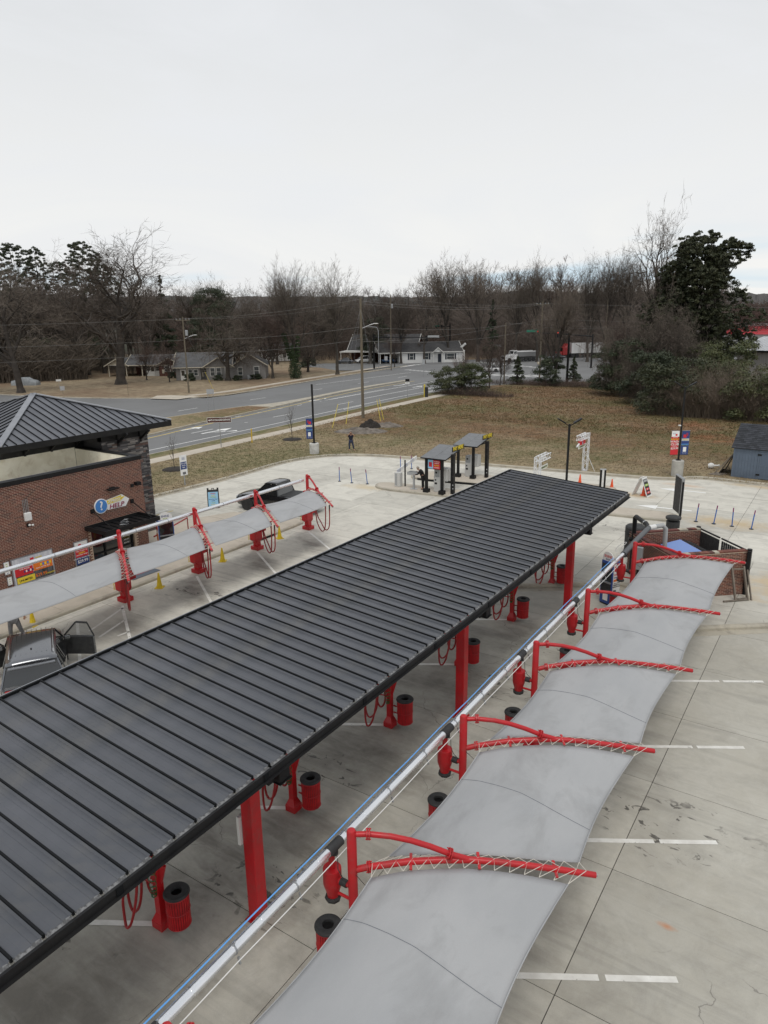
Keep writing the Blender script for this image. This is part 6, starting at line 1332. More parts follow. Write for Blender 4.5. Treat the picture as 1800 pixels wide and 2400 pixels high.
# vending towers
def vending(loc, rz, label, right):
    t_ = thing('vending_tower', label, 'vending machine', loc, rz, 'blue vending towers'); w, d, h = (.62, .5, 1.95) if right else (.8, .6, 1.75)
    MB().box(-w/2, w/2, -d/2, d/2, .06, h).obj('cabinet', BLUE if False else mat('vending_blue', (.025, .07, .27), .4) if right else bpy.data.materials.get('vending_blue') or mat('vending_blue', (.025, .07, .27), .4), t_, bev=.02); MB().box(-w/2+.02, w/2-.02, -d/2+.02, d/2-.02, 0, .06).obj('plinth', BLACK, t_)
    MB().box(-w/2+.05, w/2-.05, -d/2-.012, -d/2-.001, h*.55, h-.12).obj('upper_window', GLASSD, t_); MB().box(-w/2+.05, w/2-.05, -d/2-.012, -d/2-.001, h*.3, h*.5).obj('lower_window', RUB, t_); MB().box(-w/2+.04, w/2-.04, -d/2-.09, -d/2-.002, h*.52, h*.545).obj('shelf', STEEL, t_)
    P = [(-w*.46, h), (w*.46, h), (w*.46, h+.12)]+[(w*.46*cos(a), h+.14+.26*sin(a)) for a in [pi*i/10 for i in range(11)]]+[(-w*.46, h+.12)]
    mb = MB(); n = len(P); mb.add([(x, -d/2+.02, z) for x, z in P]+[(x, -d/2+.05, z) for x, z in P], [tuple(range(n)), tuple(range(n, 2*n))[::-1]]+[(i, n+i, n+(i+1) % n, (i+1) % n) for i in range(n)]); mb.obj('header', SIGNW, t_)
    text(t_, 'SHINE', (0, -d/2+.015, h+.2), .15, SRED if right else NAVY); text(t_, 'SHOP', (0, -d/2+.015, h+.07), .09, LIME if not right else NAVY)
    MB().box(w/2+.001, w/2+.012, -d/2+.05, d/2-.03, .1 if right else h*.5, h-.08).obj('side_poster', SIGNW, t_); x = w/2+.013
    def pl(y0, y1, z0, z1, m_): MB().box(x, x+.004, y0, y1, z0, z1).obj('print_panel', m_, t_)
    if right:
        pl(-.16, .16, 1.55, 1.78, SRED); pl(-.12, .12, 1.58, 1.74, SIGNW) if False else None; pl(-.18, .2, 1.1, 1.2, SORG); text(t_, 'TOWELS', (x+.006, 0.01, 1.4), .1, SRED, (0, 1, 0)); text(t_, 'SHAMPOO', (x+.006, 0.01, 1.28), .08, NAVY, (0, 1, 0))
        for k, s_ in enumerate(('ASK A TEAM', 'MEMBER FOR', 'MORE DETAILS')): text(t_, s_, (x+.006, .01, 1.02-.08*k), .065, BLACK, (0, 1, 0))
        pl(-.18, 0, .3, .72, DARKP); pl(.02, .2, .3, .6, SRED); pl(-.14, -.04, .35, .6, SORG)
        MB().box(-.13, .13, -d/2-.012, -d/2-.001, .2, .5).obj('front_sticker', SIGNW, t_)
    else:
        MB().box(-w/2-.012, -w/2-.001, -d/2+.05, d/2-.05, .25, h-.12).obj('side_poster', SIGNW, t_)
        for z0, z1, m_ in ((.3, .55, DARKP), (.6, 1.0, SORG), (1.2, 1.45, SRED)): MB().box(-w/2-.017, -w/2-.0125, -d/2+.08, d/2-.08, z0, z1).obj('print_panel', m_, t_)
    return t_
vending((-7.65, 28.75, .0), radians(-26), 'narrow blue vending tower with rounded header and long side poster by the last red post', True)
v2 = vending((at(392, 1290, .15).x, at(392, 1290, .15).y, .15), radians(62), 'wider blue vending box with a shelf, right of the brick building corner', False)
rl_ = thing('wall_rail', 'maroon rail running from the brick building past the blue vending box', 'rail', (0, 0, 0)); a, b = at(345, 1253, .9), at(440, 1232, .9); MB().tube([(-29.7, 22.9, 1.0), (-31.0, 26.3, 1.0)], .04, 8).obj('rail', REDH, rl_); MB().tube([(-31.0, 26.3, .15), (-31.0, 26.3, 1.0)], .03, 8).obj('rail_post', REDH, rl_)
bb = thing('floor_squeegee_cart', 'low dark wheeled cart poking out below the left shade cloth', 'cart', (at(150, 1407).x, at(150, 1407).y, .15), radians(60)); MB().box(-.5, .5, -.25, .25, .12, .3).obj('deck', RUB, bb, bev=.02)
for sx in (-.4, .4):
    for sy in (-.2, .2): MB().lathe([(.06, -.02), (.065, 0), (.06, .02)], 12).xf(T(sx, sy, .065, rx=pi/2)).obj('castor', RUB, bb)
# signs on the verge
def post_sign(name, label, cat, p, hh, fn, rz, m=STEEL, r=.028, n=1, dx=.35):
    t_ = thing(name, label, cat, p, rz)
    for k in range(n): x = 0 if n == 1 else (k*2-1)*dx; MB().tube([(x, 0, 0), (x, 0, hh)], r, 6).obj('post', m, t_)
    fn(t_); return t_
BRN = mat('sign_brown', (.075, .018, .012), .45)
def brown(t_):
    MB().box(-1.12, 1.12, -.05, -.03, 2.35, 2.85).obj('sign_edge', SIGNW, t_, bev=.0); MB().box(-1.09, 1.09, -.056, -.051, 2.38, 2.82).obj('sign_face', BRN, t_)
    text(t_, 'TUCKASEEGE', (-.10, -.06, 2.6), .26, SIGNW, sx=.88); text(t_, 'PARK', (.79, -.06, 2.6), .26, SIGNW, sx=.85)
    MB().add([(-1.02, -.0585, 2.6), (-.88, -.0585, 2.5), (-.88, -.0585, 2.57), (-.74, -.0585, 2.57), (-.74, -.0585, 2.63), (-.88, -.0585, 2.63), (-.88, -.0585, 2.7)], [tuple(range(7))]).obj('arrow', SIGNW, t_)
p = Vector((-49.8, 47.1, .12)); post_sign('brown_sign', 'brown road sign with an arrow reading TUCKASEEGE PARK', 'road sign', p, 2.6, brown, radians(44), STEEL, .045)
def wsign(t_):
    MB().box(-.3, .3, -.03, -.01, .75, 2.25).obj('board', SIGNW, t_); MB().box(-.26, .26, -.036, -.031, 1.2, 1.75).obj('print_panel', NAVY, t_); MB().box(-.12, .15, -.036, -.031, 1.9, 2.1).obj('print_emblem', STRIPEM, t_); MB().box(-.12, .15, -.036, -.031, .82, 1.0).obj('print_emblem', DARKP, t_)
    for k, s_ in enumerate(('WELCOME', 'ENTER', 'HERE')): text(t_, s_, (0, -.04, 1.63-k*.15), .11, SIGNW)
post_sign('lot_sign', 'narrow white and navy sign board on a post beside the entry lane kerb', 'sign', Vector((-40.45, 34.4, .13)), 1.0, wsign, radians(85), GREYP, .04)
p = at(590, 1041, .12); yp = MB().lathe([(.055, 0), (.055, 1.2), (.07, 1.22), (.07, 1.3), (.04, 1.38)], 10).obj('marker_post', mat('utility_yellow', (.62, .40, .02), .5), loc=(-48.95, 50.4, .12), smooth=30); tag(yp, 'yellow utility marker post between the brown sign and the young tree', 'marker post')
# white vase-like debris and lean-to boards by the shed
sh = thing('garden_shed', 'blue-grey wooden shed with dark shingle roof and double doors at the right edge', 'shed', (-6.95, 57.0, .12), radians(-4)); SHB = mat('shed_blue', (.115, .15, .20), .7, c2=(.10, .13, .175), sc=2); SHD = mat('shed_door_blue', (.095, .125, .175), .7); SHG = mat('shingle', (.035, .038, .045), .9, rand=.35, bump=.5, bsc=30)
sw, sd, wh, rh = 5.2, 4.2, 2.3, 3.7
MB().box(0, sw, 0, sd, 0, wh).obj('core', SHD, sh); MB().box(-.1, sw, -.1, sd+.1, -.12, 0).obj('skid_base', WOOD, sh)
for k in range(26): x = k*.2; MB().box(x+.006, x+.194, -.022, -.001, .02, wh-.02).obj('board', SHB, sh)
for k in range(21): y = k*.2; MB().box(-.022, -.001, y+.006, y+.194, .02, wh+.0).obj('board', SHB, sh)
for x0 in (1.75, 2.6): d_ = MB().box(x0, x0+.82, -.05, -.023, .08, 2.0).obj('door', SHD, sh); MB().box(x0, x0+.09, -.066, -.051, .08, 2.0).box(x0+.73, x0+.82, -.066, -.051, .08, 2.0).box(x0+.09, x0+.73, -.066, -.051, 1.9, 2.0).box(x0+.09, x0+.73, -.066, -.051, 1.0, 1.1).box(x0+.09, x0+.73, -.066, -.051, .08, .18).box(x0+.37, x0+.45, -.066, -.051, .18, 1.0).obj('door_rail', SHB, d_)
for z in (.3, 1.75): MB().box(1.6, 1.85, -.08, -.067, z, z+.12).obj('hinge', BLACK, sh)
MB().box(-.03, .09, -.045, -.0225, 0, wh).box(1.62, 1.74, -.045, -.023, 0, 2.1).box(1.62, 3.55, -.045, -.023, 2.01, 2.12).obj('trim', SHB, sh)
cyy = sd/2; MB().add([(0, 0, wh), (0, sd, wh), (0, cyy, rh-.08), (sw, 0, wh), (sw, sd, wh), (sw, cyy, rh-.08)], [(0, 2, 1), (3, 4, 5)]).obj('gable', SHB, sh)
ov = .18; e = Vector((0, cyy+ov, rh-wh+ov*.6)); nr = 14
for side in (0, 1):
    ys_, zs_ = (-ov, wh-ov*.62) if side == 0 else (sd+ov, wh-ov*.62); P0 = Vector((-ov, ys_, zs_)); up = Vector((0, cyy-ys_, rh-zs_)); n_ = Vector((1, 0, 0)).cross(up).normalized()*(1 if side == 0 else -1)
    MB().add([P0-n_*.05, P0+Vector((sw+ov*2, 0, 0))-n_*.05, P0+up+Vector((sw+2*ov, 0, 0))-n_*.05, P0+up-n_*.05, P0, P0+Vector((sw+ov*2, 0, 0)), P0+up+Vector((sw+2*ov, 0, 0)), P0+up], [(0,3,2,1),(4,5,6,7),(0,1,5,4),(1,2,6,5),(2,3,7,6),(3,0,4,7)]).obj('roof_deck', SHG, sh)
    for r_ in range(nr):
        x = -(r_ % 2)*.16; mb = MB()
        while x < sw+2*ov-.02 and side == 0:
            x1 = min(x+.32, sw+2*ov); xs = max(0, x); a = P0+Vector((xs+.006, 0, 0))+up*(r_/nr)+n_*(.022+random.random()*.006); b = P0+Vector((x1-.006, 0, 0))+up*(r_/nr)+n_*.024; u2 = up/nr*1.02
            if r_ < 99: MB().add([a, b, b+u2-n_*.018, a+u2-n_*.018, a-n_*.02, b-n_*.02], [(0, 1, 2, 3), (4, 5, 1, 0)]).obj('shingle', SHG, sh)
            x += .32
lb_ = thing('stacked_boards', 'timber boards and panel leaning against the side of the shed', 'boards', (0, 0, .12)); 
for k in range(3): y = 57.3+k*.45; MB().bar((-8.2+k*.28, y, 0), (-6.95, y+.1, 1.75), .06, .08).obj('prop', WOOD, lb_)
MB().add([(-7.9, 57.4, .0), (-7.0, 57.4, 1.7), (-7.0, 59.6, 1.7), (-7.9, 59.6, 0)], [(0, 1, 2, 3)]).obj('panel', BARK, lb_)
for k in range(4): MB().box(-8.5+k*.1, -7.7+k*.12, 56.9+k*.22, 57.05+k*.25, 0, .06).obj('offcut', WOOD, lb_)
ur = MB().lathe([(0, -.22), (.17, -.18), (.24, 0), (.19, .16), (.07, .26), (.06, .5), (.1, .62)], 18).obj('white_jug', WHITE, smooth=50); ur.rotation_euler = (0, radians(82), 0); ur.location = (-8.75, 59.3, .33); tag(ur, 'white bulbous jug lying on the grass left of the shed boards', 'jug')
# ------------------------------------------------ vegetation generators
def nmesh(name, V, Fq, mats, mi=None, smooth=False):
    """numpy triangles/quads to mesh; V (n,3), Fq (m,k)"""
    me = bpy.data.meshes.new(name); V = np.asarray(V, 'f4'); Fq = np.asarray(Fq, 'i4'); k = Fq.shape[1]
    me.vertices.add(len(V)); me.vertices.foreach_set('co', V.ravel()); me.loops.add(Fq.size); me.loops.foreach_set('vertex_index', Fq.ravel())
    me.polygons.add(len(Fq)); me.polygons.foreach_set('loop_start', np.arange(0, Fq.size, k, dtype='i4'))
    for q in (mats if isinstance(mats, (list, tuple)) else [mats]): me.materials.append(q)
    if mi is not None: me.polygons.foreach_set('material_index', np.asarray(mi, 'i4'))
    if smooth: me.polygons.foreach_set('use_smooth', np.ones(len(Fq), bool))
    me.update(calc_edges=True); return me
class Wood:
    def __init__(s, seed): s.r = random.Random(seed); s.tv = []; s.tf = []; s.cv = []; s.cf = []
    def seg(s, p, q, r0, r1, n, crown):
        V, Fs = (s.cv, s.cf) if crown else (s.tv, s.tf)
        d = (q-p); L = d.length
        if L < 1e-6: return
        d = d/L; a = d.orthogonal().normalized(); b = d.cross(a); k = len(V)
        for c, r in ((p, r0), (q, r1)):
            for i in range(n): t_ = 2*pi*i/n; V.append(c+(a*cos(t_)+b*sin(t_))*r)
        for i in range(n): j = (i+1) % n; Fs.append((k+i, k+j, k+n+j)); Fs.append((k+i, k+n+j, k+n+i))
    def branch(s, p, d, L, r, lv, P):
        R = s.r; n = (6, 5, 4, 3, 3)[min(lv, 4)] if lv else 8; ns = (7, 5, 4, 3, 2)[min(lv, 4)]; crown = lv >= 3
        pts = [p]; dirs = [d]; rr = [r]; dd = d.copy()
        for i in range(ns):
            w = P['wig']*((1+.3*lv) if lv else .45); dd = (dd+Vector((R.gauss(0, w), R.gauss(0, w), R.gauss(0, w)+P['up'][min(lv, 4)]))).normalized()
            pts.append(pts[-1]+dd*(L/ns)); dirs.append(dd.copy()); rr.append(r*(1-(i+1)/ns*(P['taper'] if lv < 2 else .75)))
        for i in range(ns): s.seg(pts[i], pts[i+1], rr[i], rr[i+1], n, crown)
        if lv >= P['levels']:
            # fine twigs as slim blades
            for k in range(P['twigs']):
                f = R.uniform(.15, 1)*ns; i = min(ns-1, int(f)); q = pts[i].lerp(pts[i+1], f-i); dv = (dirs[i+1]+Vector((R.gauss(0, .75), R.gauss(0, .75), R.gauss(.12, .6)))).normalized(); l = L*R.uniform(.35, .8)*P['tl']
                w = dv.orthogonal().normalized()*P['tw']; m_ = q+dv*l*.5+Vector((R.gauss(0, .05), R.gauss(0, .05), R.gauss(.03, .05)))*l; k0 = len(s.cv)
                s.cv += [q-w, q+w, m_+w*.7, m_-w*.7, q+dv*l]; s.cf += [(k0, k0+1, k0+2), (k0, k0+2, k0+3), (k0+3, k0+2, k0+4)]
            return
        nc = P['n'][lv]
        for k in range(nc):
            f = R.uniform(P['s0'] if lv == 0 else .2, 1.0) if k else 1.0; f *= ns; i = min(ns-1, int(f-1e-6)); q = pts[i].lerp(pts[i+1], min(1, f-i)); ax = dirs[i+1].orthogonal().normalized()
            ax = Matrix.Rotation(R.uniform(0, 2*pi) if lv else (k*2.4+R.uniform(-.4, .4)), 3, dirs[i+1]) @ ax
            ang = radians(R.uniform(*P['ang'])) if k else radians(R.uniform(5, 20)); nd = (Matrix.Rotation(ang, 3, ax) @ dirs[i+1]).normalized()
            s.branch(q, nd, L*R.uniform(*P['len'])*(1-.25*(f/ns) if lv == 0 else 1), max(.012, (rr[i]*.70+rr[i+1]*.12)*R.uniform(.75, 1.0)), lv+1, P)
OAK = dict(levels=4, n=(8, 6, 6, 4), twigs=5, wig=.10, up=(.06, .03, .02, .02, .03), taper=.55, ang=(35, 72), len=(.50, .80), s0=.28, tw=.014, tl=1.0)
VASE = dict(levels=4, n=(8, 6, 6, 4), twigs=5, wig=.07, up=(.05, .10, .08, .06, .05), taper=.6, ang=(16, 42), len=(.5, .8), s0=.30, tw=.014, tl=1.0)
SPRAWL = dict(levels=4, n=(9, 6, 5, 4), twigs=5, wig=.17, up=(0, -.02, -.02, 0, 0), taper=.5, ang=(30, 80), len=(.45, .75), s0=.15, tw=.012, tl=.9)
THINW = dict(levels=3, n=(9, 6, 5), twigs=8, wig=.08, up=(.05, .10, .06, .04, .04), taper=.6, ang=(18, 48), len=(.35, .6), s0=.32, tw=.014, tl=1.15)
def wood(seed, Hh, r, P, lean=0, stems=1):
    w = Wood(seed)
    for k in range(stems):
        a = w.r.uniform(0, 6.28) if stems > 1 else 0; l = .32 if stems > 1 else lean
        w.branch(Vector((cos(a)*r*.7*(stems > 1), sin(a)*r*.7*(stems > 1), -.1)), Vector((cos(a)*l, sin(a)*l, 1)).normalized(), Hh*.5, r/(1 if stems == 1 else 1.5), 0, P)
    # flare at the foot
    w.seg(Vector((0, 0, -.3)), Vector((0, 0, .7)), r*1.6, r*1.0, 8, False)
    zmax = float(np.percentile(np.array([v.z for v in w.cv]), 99.85)); k = Hh/zmax
    tv = np.array([tuple(v) for v in w.tv])*k; cv = np.array([tuple(v) for v in w.cv])*k
    return tv, np.array(w.tf), cv, np.array(w.cf)
PROTO = {}
def proto(name, seed, Hh, r, P, twigm=None, **kw):
    tv, tf, cv, cf = wood(seed, Hh, r, P, **kw); twigm = twigm or TWIG
    PROTO[name] = (nmesh('trunk', tv, tf, BARK, smooth=True), nmesh('crown', cv, cf, twigm), Hh, (tv, tf, cv, cf))
for i in range(3): proto('oak%d' % i, 11+i, 20, .48, OAK)
for i in range(3): proto('vase%d' % i, 31+i, 20, .36, VASE)
for i in range(2): proto('sprawl%d' % i, 51+i, 12, .22, SPRAWL, stems=4)
proto('red0', 61, 12, .20, VASE, twigm=TWIGR)
CROOK = dict(levels=4, n=(6, 5, 5, 3), twigs=4, wig=.20, up=(.05, .04, .03, .03, .03), taper=.45, ang=(28, 60), len=(.5, .75), s0=.5, tw=.02, tl=.9)
proto('crook', 83, 24, .42, CROOK)
SAP = dict(levels=3, n=(9, 4, 3), twigs=2, wig=.05, up=(.02, .12, .1, .05, 0), taper=.7, ang=(22, 45), len=(.35, .6), s0=.35, tw=.03, tl=1.0)
proto('sap', 81, 20, .22, SAP)
proto('thin0', 71, 20, .22, THINW); proto('thin1', 72, 20, .2, THINW); proto('thin2', 73, 20, .25, THINW, twigm=TWIGR)
def bare(name, label, p, Hh, kind, wide=1.0, rz=None, group='bare winter trees'):
    tr_, cr_, h0, _ = PROTO[kind]; s = Hh/h0; t_ = thing(name, label, 'tree', p, rz if rz is not None else random.uniform(0, 6.28), group); t_.scale = (s*wide, s*wide, s)
    for nm, me_ in (('trunk', tr_), ('crown', cr_)): o = bpy.data.objects.new(nm, me_); COL.objects.link(o); o.parent = t_
    return t_
def leaf_cloud(centers, radii, n, size, seed=0, flat=.75, shell=.65, upb=.3):
    """leaf-sized faces gathered round clump centres"""
    r = np.random.default_rng(seed); C = np.asarray(centers, float); Rr = np.asarray(radii, float); idx = r.integers(0, len(C), n)
    d = r.normal(size=(n, 3)); d /= np.linalg.norm(d, axis=1)[:, None]; d[:, 2] = np.where(d[:, 2] < -.35, -d[:, 2]*.3, d[:, 2])
    rad = (shell+(1-shell)*r.random(n)**.7)*Rr[idx]; c = C[idx]+d*rad[:, None]*np.array([1, 1, flat])
    nrm = d+r.normal(size=(n, 3))*.55; nrm[:, 2] += upb; nrm /= np.linalg.norm(nrm, axis=1)[:, None]
    a = np.cross(nrm, r.normal(size=(n, 3))); a /= np.linalg.norm(a, axis=1)[:, None]; b = np.cross(nrm, a); s = size*(.6+.8*r.random(n))[:, None]
    V = np.stack([c-a*s, c-b*s*.45, c+a*s, c+b*s*.45], 1).reshape(-1, 3); Fq = np.arange(4*n).reshape(n, 4); return V, Fq
def crown_shape(seed, Hh, w, kind):
    r = np.random.default_rng(seed); C = []; Rd = []
    if kind == 'magnolia':
        lob = []
        for k in range(84):
            z = r.uniform(.05, .93)**1.15; prof = min(1, (z/.12)**.5)*(1-max(0, (z-.5)/.52)**2)**.6; a = r.uniform(0, 6.28); q = prof*w/2*r.uniform(.45, .98); lob.append((cos(a)*q, sin(a)*q, z*Hh, r.uniform(.10, .19)*w*(1.15-z*.45)))
        for k in range(1900):
            lx, ly, lz, lr = lob[r.integers(0, len(lob))]; v = r.normal(size=3); v /= np.linalg.norm(v); v[2] = abs(v[2]) if r.random() < .6 else v[2]; v = v*lr*r.uniform(.55, 1.0)
            C.append((lx+v[0], ly+v[1], max(.3, lz+v[2]*1.15))); Rd.append(r.uniform(.22, .55)*w/13)
        for k in range(620):
            z = r.uniform(.02, .86); prof = min(1, (z/.12)**.6)*(1-max(0, (z-.4)/.6)**1.5)**.8; a = r.uniform(0, 6.28); q = prof*w/2*r.uniform(.2, .86)*(1+.16*sin(a*3+z*9)); C.append((cos(a)*q, sin(a)*q, z*Hh)); Rd.append(r.uniform(.35, .85)*w/13)
    elif kind == 'pine':
        for k in range(260):
            z = r.uniform(.45, .98); prof = 1-((z-.72)/.32)**2; a = r.uniform(0, 6.28); q = max(.1, prof)*w/2*r.uniform(.3, 1.05); C.append((cos(a)*q, sin(a)*q, z*Hh)); Rd.append(r.uniform(.25, .65)*w/9)
    elif kind == 'cone':
        for k in range(70):
            z = r.uniform(.08, .98); q = (1-z)*w/2*r.uniform(.5, 1.1); a = r.uniform(0, 6.28); C.append((cos(a)*q, sin(a)*q, z*Hh)); Rd.append(.16*w*(1.15-z))
    elif kind == 'dome':
        for k in range(90):
            z = r.uniform(.1, .92); prof = (1-z**2.6)**.5; a = r.uniform(0, 6.28); q = prof*w/2*r.uniform(.5, .95); C.append((cos(a)*q, sin(a)*q, z*Hh)); Rd.append(r.uniform(.09, .15)*w)
    else:  # shrub
        for k in range(45):
            z = r.uniform(.1, .9); prof = (1-(z-.3)**2*1.6)**.5; a = r.uniform(0, 6.28); q = prof*w/2*r.uniform(.3, 1); C.append((cos(a)*q, sin(a)*q, z*Hh)); Rd.append(r.uniform(.1, .18)*w)
    return C, Rd
EP = {}
def leafy(name, label, p, Hh, w, kind, m, n=9000, size=.22, seed=1, group=None, cat='tree', trunkr=.25):
    key = (kind, m.name, n, seed)
    if key not in EP:
        C, Rd = crown_shape(seed, Hh, w, kind); V, Fq = leaf_cloud(C, Rd, n, size, seed, shell=.45 if kind != 'dome' else .8)
        mb = MB(); mb.tube([(0, 0, -.2), (w*.01, 0, Hh*.45), (0, w*.01, Hh*.93)], [trunkr, trunkr*.6, trunkr*.12], 8)
        rr = random.Random(seed)
        for c in rr.sample(C, min(len(C), 26)):
            z0 = c[2]*.62; mb.tube([(0, 0, z0), (c[0]*.5, c[1]*.5, (z0+c[2])/2), (c[0]*.9, c[1]*.9, c[2])], [trunkr*.35, trunkr*.2, .02], 5)
        EP[key] = (nmesh('crown', V, Fq, m), mb.mesh('trunk', BARK, 40), Hh, w)
    cm, tm, h0, w0 = EP[key]; t_ = thing(name, label, cat, p, random.uniform(0, 6.28), group); t_.scale = (w/w0, w/w0, Hh/h0)
    for nm, me_ in (('crown', cm), ('trunk' if cat == 'tree' else 'stems', tm)): o = bpy.data.objects.new(nm, me_); COL.objects.link(o); o.parent = t_
    return t_
def ht(px, py, ytop, d=0):
    p = at(px, py, 0); return p, hgt((p.x, p.y, 0), ytop)
# ------------------------------------------------ named trees of the left lawn
def B(px, py, ytop, kind, label, wide=1.0, name='bare_tree', rz=None):
    p, h_ = ht(px, py, ytop); return bare(name, label, (p.x, p.y, .05), h_, kind, wide, rz)
B(50, 922, 585, 'oak1', 'thick-trunked bare oak in front of the covered car at the far left', .95, 'oak_tree')
B(284, 902, 522, 'oak0', 'tallest wide bare oak standing on the left lawn before the carport house', 1.25, 'oak_tree', 4.1)
B(535, 893, 668, 'oak2', 'bare oak in front of the grey house, shorter and dense', 1.3, 'oak_tree')
B(693, 888, 606, 'vase0', 'bare tree with ivy wrapped round its lower trunk beside the far road', .95, 'ivy_tree')
B(791, 879, 610, 'vase1', 'bare tree with a clean thick trunk between the ivy tree and the utility pole', .95)
B(722, 873, 770, 'oak1', 'small bare tree on the far grass between the two tall bare trees', 1.2)
B(344, 892, 800, 'red0', 'small multi-stemmed bare tree in front of the carport', 1.3)
B(398, 897, 805, 'red0', 'short bare tree right of the carport posts', 1.2)
B(640, 888, 712, 'red0', 'reddish bare tree at the right end of the grey house', 1.2)
B(618, 880, 735, 'oak1', 'slim bare tree close behind the grey house corner', .9)
B(925, 862, 775, 'red0', 'small bare tree in front of the white house carport', .9)
B(983, 849, 798, 'red0', 'small bare tree in the middle of the white house front', .9)
# ivy on the ivy tree
p, h_ = ht(693, 888, 606)
V, Fq = leaf_cloud([(p.x+.05*sin(z*3)-.2*z*.15, p.y, z) for z in np.linspace(.3, 6.2, 14)]+[(p.x-1.2-.3*z, p.y, 4+z) for z in np.linspace(0, 4.5, 9)]+[(p.x+.9, p.y, 4.5+z) for z in np.linspace(0, 3.5, 6)], [1.25, 1.35, 1.4, 1.4, 1.3, 1.2, 1.1, 1, .95, .9, .85, .8, .75, .7]+[.55]*9+[.5]*6, 9000, .13, 5)
iv = bpy.data.objects.new('ivy', nmesh('ivy', V, Fq, LEAFI)); COL.objects.link(iv); tag(iv, 'dark ivy wrapping the lower trunk of the bare roadside tree', 'ivy')
# behind the white house and along the back
for px, ytop, k, lab, w_ in [(1052, 595, 'vase2', 'tall fan-shaped bare tree right behind the white house', 1.0), (1120, 604, 'vase0', 'tall fan-shaped bare tree right of the white house', 1.05), (1207, 623, 'vase1', 'bare tree behind the white dump truck', .8),
        (1258, 592, 'vase2', 'tall slim bare tree left of the green street name sign', .75), (1308, 600, 'thin2', 'reddish tall bare tree behind the red semi truck', 1.0), (1376, 592, 'vase1', 'tall bare tree behind the white trailer', .8),
        (1418, 588, 'vase0', 'tall bare tree left of the tangled thicket', .8), (1470, 580, 'vase2', 'tallest bare tree of the back row, just left of the magnolia', .85), (868, 675, 'oak0', 'low round bare tree on the skyline above the signal mast', 1.2), (995, 668, 'thin1', 'bare tree on the skyline over the dark roof', 1.2),
        (940, 672, 'vase1', 'bare tree on the skyline between the utility pole and the white house', 1.0), (650, 640, 'vase2', 'pale bare tree behind the ivy tree', .9), (735, 650, 'oak1', 'bare tree behind the two roadside trees', .9), (585, 668, 'vase1', 'bare tree rising behind the grey house', 1.0), (462, 655, 'vase0', 'fan-shaped bare tree behind the dome-shaped evergreen', 1.1), (500, 645, 'vase2', 'fan-shaped bare tree to the right behind the dome-shaped evergreen', 1.0)]:
    yb = 848 if px > 1000 else 852; p, h_ = ht(px, yb, ytop); bare('bare_tree', lab, (p.x, p.y, 0), h_, k, w_)
# slim trees in the thicket by the junction
for px, py, yt, k, lab in [(1147, 912, 780, 'red0', 'bare sapling in the green shrub by the sidewalk end'), (1172, 905, 810, 'red0', 'thin leafless sapling left of the short utility pole'), (1300, 905, 660, 'vase0', 'pale-limbed bare tree leaning among the utility poles'), (1085, 905, 820, 'red0', 'bare sapling in the middle of the roadside shrub'),
        (1440, 906, 735, 'red0', 'reddish bare tree left of the tangled thicket')]: B(px, py, yt, k, lab, .9)
for i, (px, py, yt, w_, lab) in enumerate([(1455, 930, 725, .60, 'tangled bare thicket tree left of the magnolia'), (1530, 935, 668, .58, 'largest tangled bare tree in front of the magnolia'), (1590, 930, 725, .55, 'tangled bare tree at the foot of the magnolia'), (1490, 945, 820, .8, 'low arching bare shrub below the thicket')]): B(px, py, yt, 'sprawl%d' % (i % 2), lab, w_, 'thicket_tree')
p, h_ = ht(1525, 905, 466); bare('bare_tree', 'tall crooked bare tree whose top stands above the magnolia', (p.x, p.y+2, 0), h_, 'crook', .6, 2.0)
p, h_ = ht(1632, 912, 528); leafy('magnolia_tree', 'huge dark glossy magnolia at the right, taller than all evergreens', (p.x, p.y, 0), h_, 14.0, 'magnolia', LEAFM, 150000, .18, 4, trunkr=.5)
p, h_ = ht(1563, 905, 640); leafy('magnolia_tree', 'lower dark evergreen joined to the left side of the magnolia', (p.x, p.y, 0), h_, 11, 'magnolia', LEAFM, 40000, .2, 6, trunkr=.3)
def Lf(px, py, yt, w, kind, m, lab, n=8000, size=.16, seed=1, name='shrub', cat='shrub', group=None):
    p, h_ = ht(px, py, yt); return leafy(name, lab, (p.x, p.y, 0), h_, w, kind, m, n, size, seed, group, cat, .08 if cat == 'shrub' else .2)
Lf(1052, 925, 858, 6.0, 'shrub', LEAFH, 'loose green shrub at the end of the near sidewalk', 7000, .12, 2); Lf(1105, 925, 850, 5.5, 'shrub', LEAFH, 'denser green shrub right of the loose one by the road', 9000, .12, 3)
Lf(1212, 902, 832, 3.2, 'cone', LEAFP, 'small dark cedar with a bare stem right of the short utility pole', 5000, .12, 4, 'cedar_tree', 'tree'); Lf(1288, 905, 828, 5.5, 'shrub', LEAFP, 'dark evergreen shrub under the pale-limbed tree', 9000, .12, 5); Lf(1343, 900, 835, 3.0, 'cone', LEAFP, 'short dark cedar left of the big hedge', 4000, .12, 6, 'cedar_tree', 'tree')
for i, (px, py, yt, w_, lab) in enumerate([(1432, 925, 795, 7, 'leftmost mass of the dark green hedge behind the field'), (1478, 932, 775, 9, 'middle mass of the dark green hedge behind the field'), (1530, 950, 815, 8, 'right mass of the dark green hedge behind the field'), (1570, 972, 835, 8, 'dark green shrub at the foot of the magnolia'),
        (1608, 930, 800, 8, 'yellow-green bush behind the brown brush pile'), (1700, 945, 795, 9, 'tall yellow-green bush behind the brush pile, before the white metal building'), (1770, 985, 860, 9, 'dark green bush at the right edge behind the shed'), (1668, 960, 840, 8, 'green bush within the brush pile')]): Lf(px, py, yt, w_, 'shrub', LEAFH if i > 3 else LEAFP if i < 3 else LEAFM, lab, 16000, .13, 11+i)
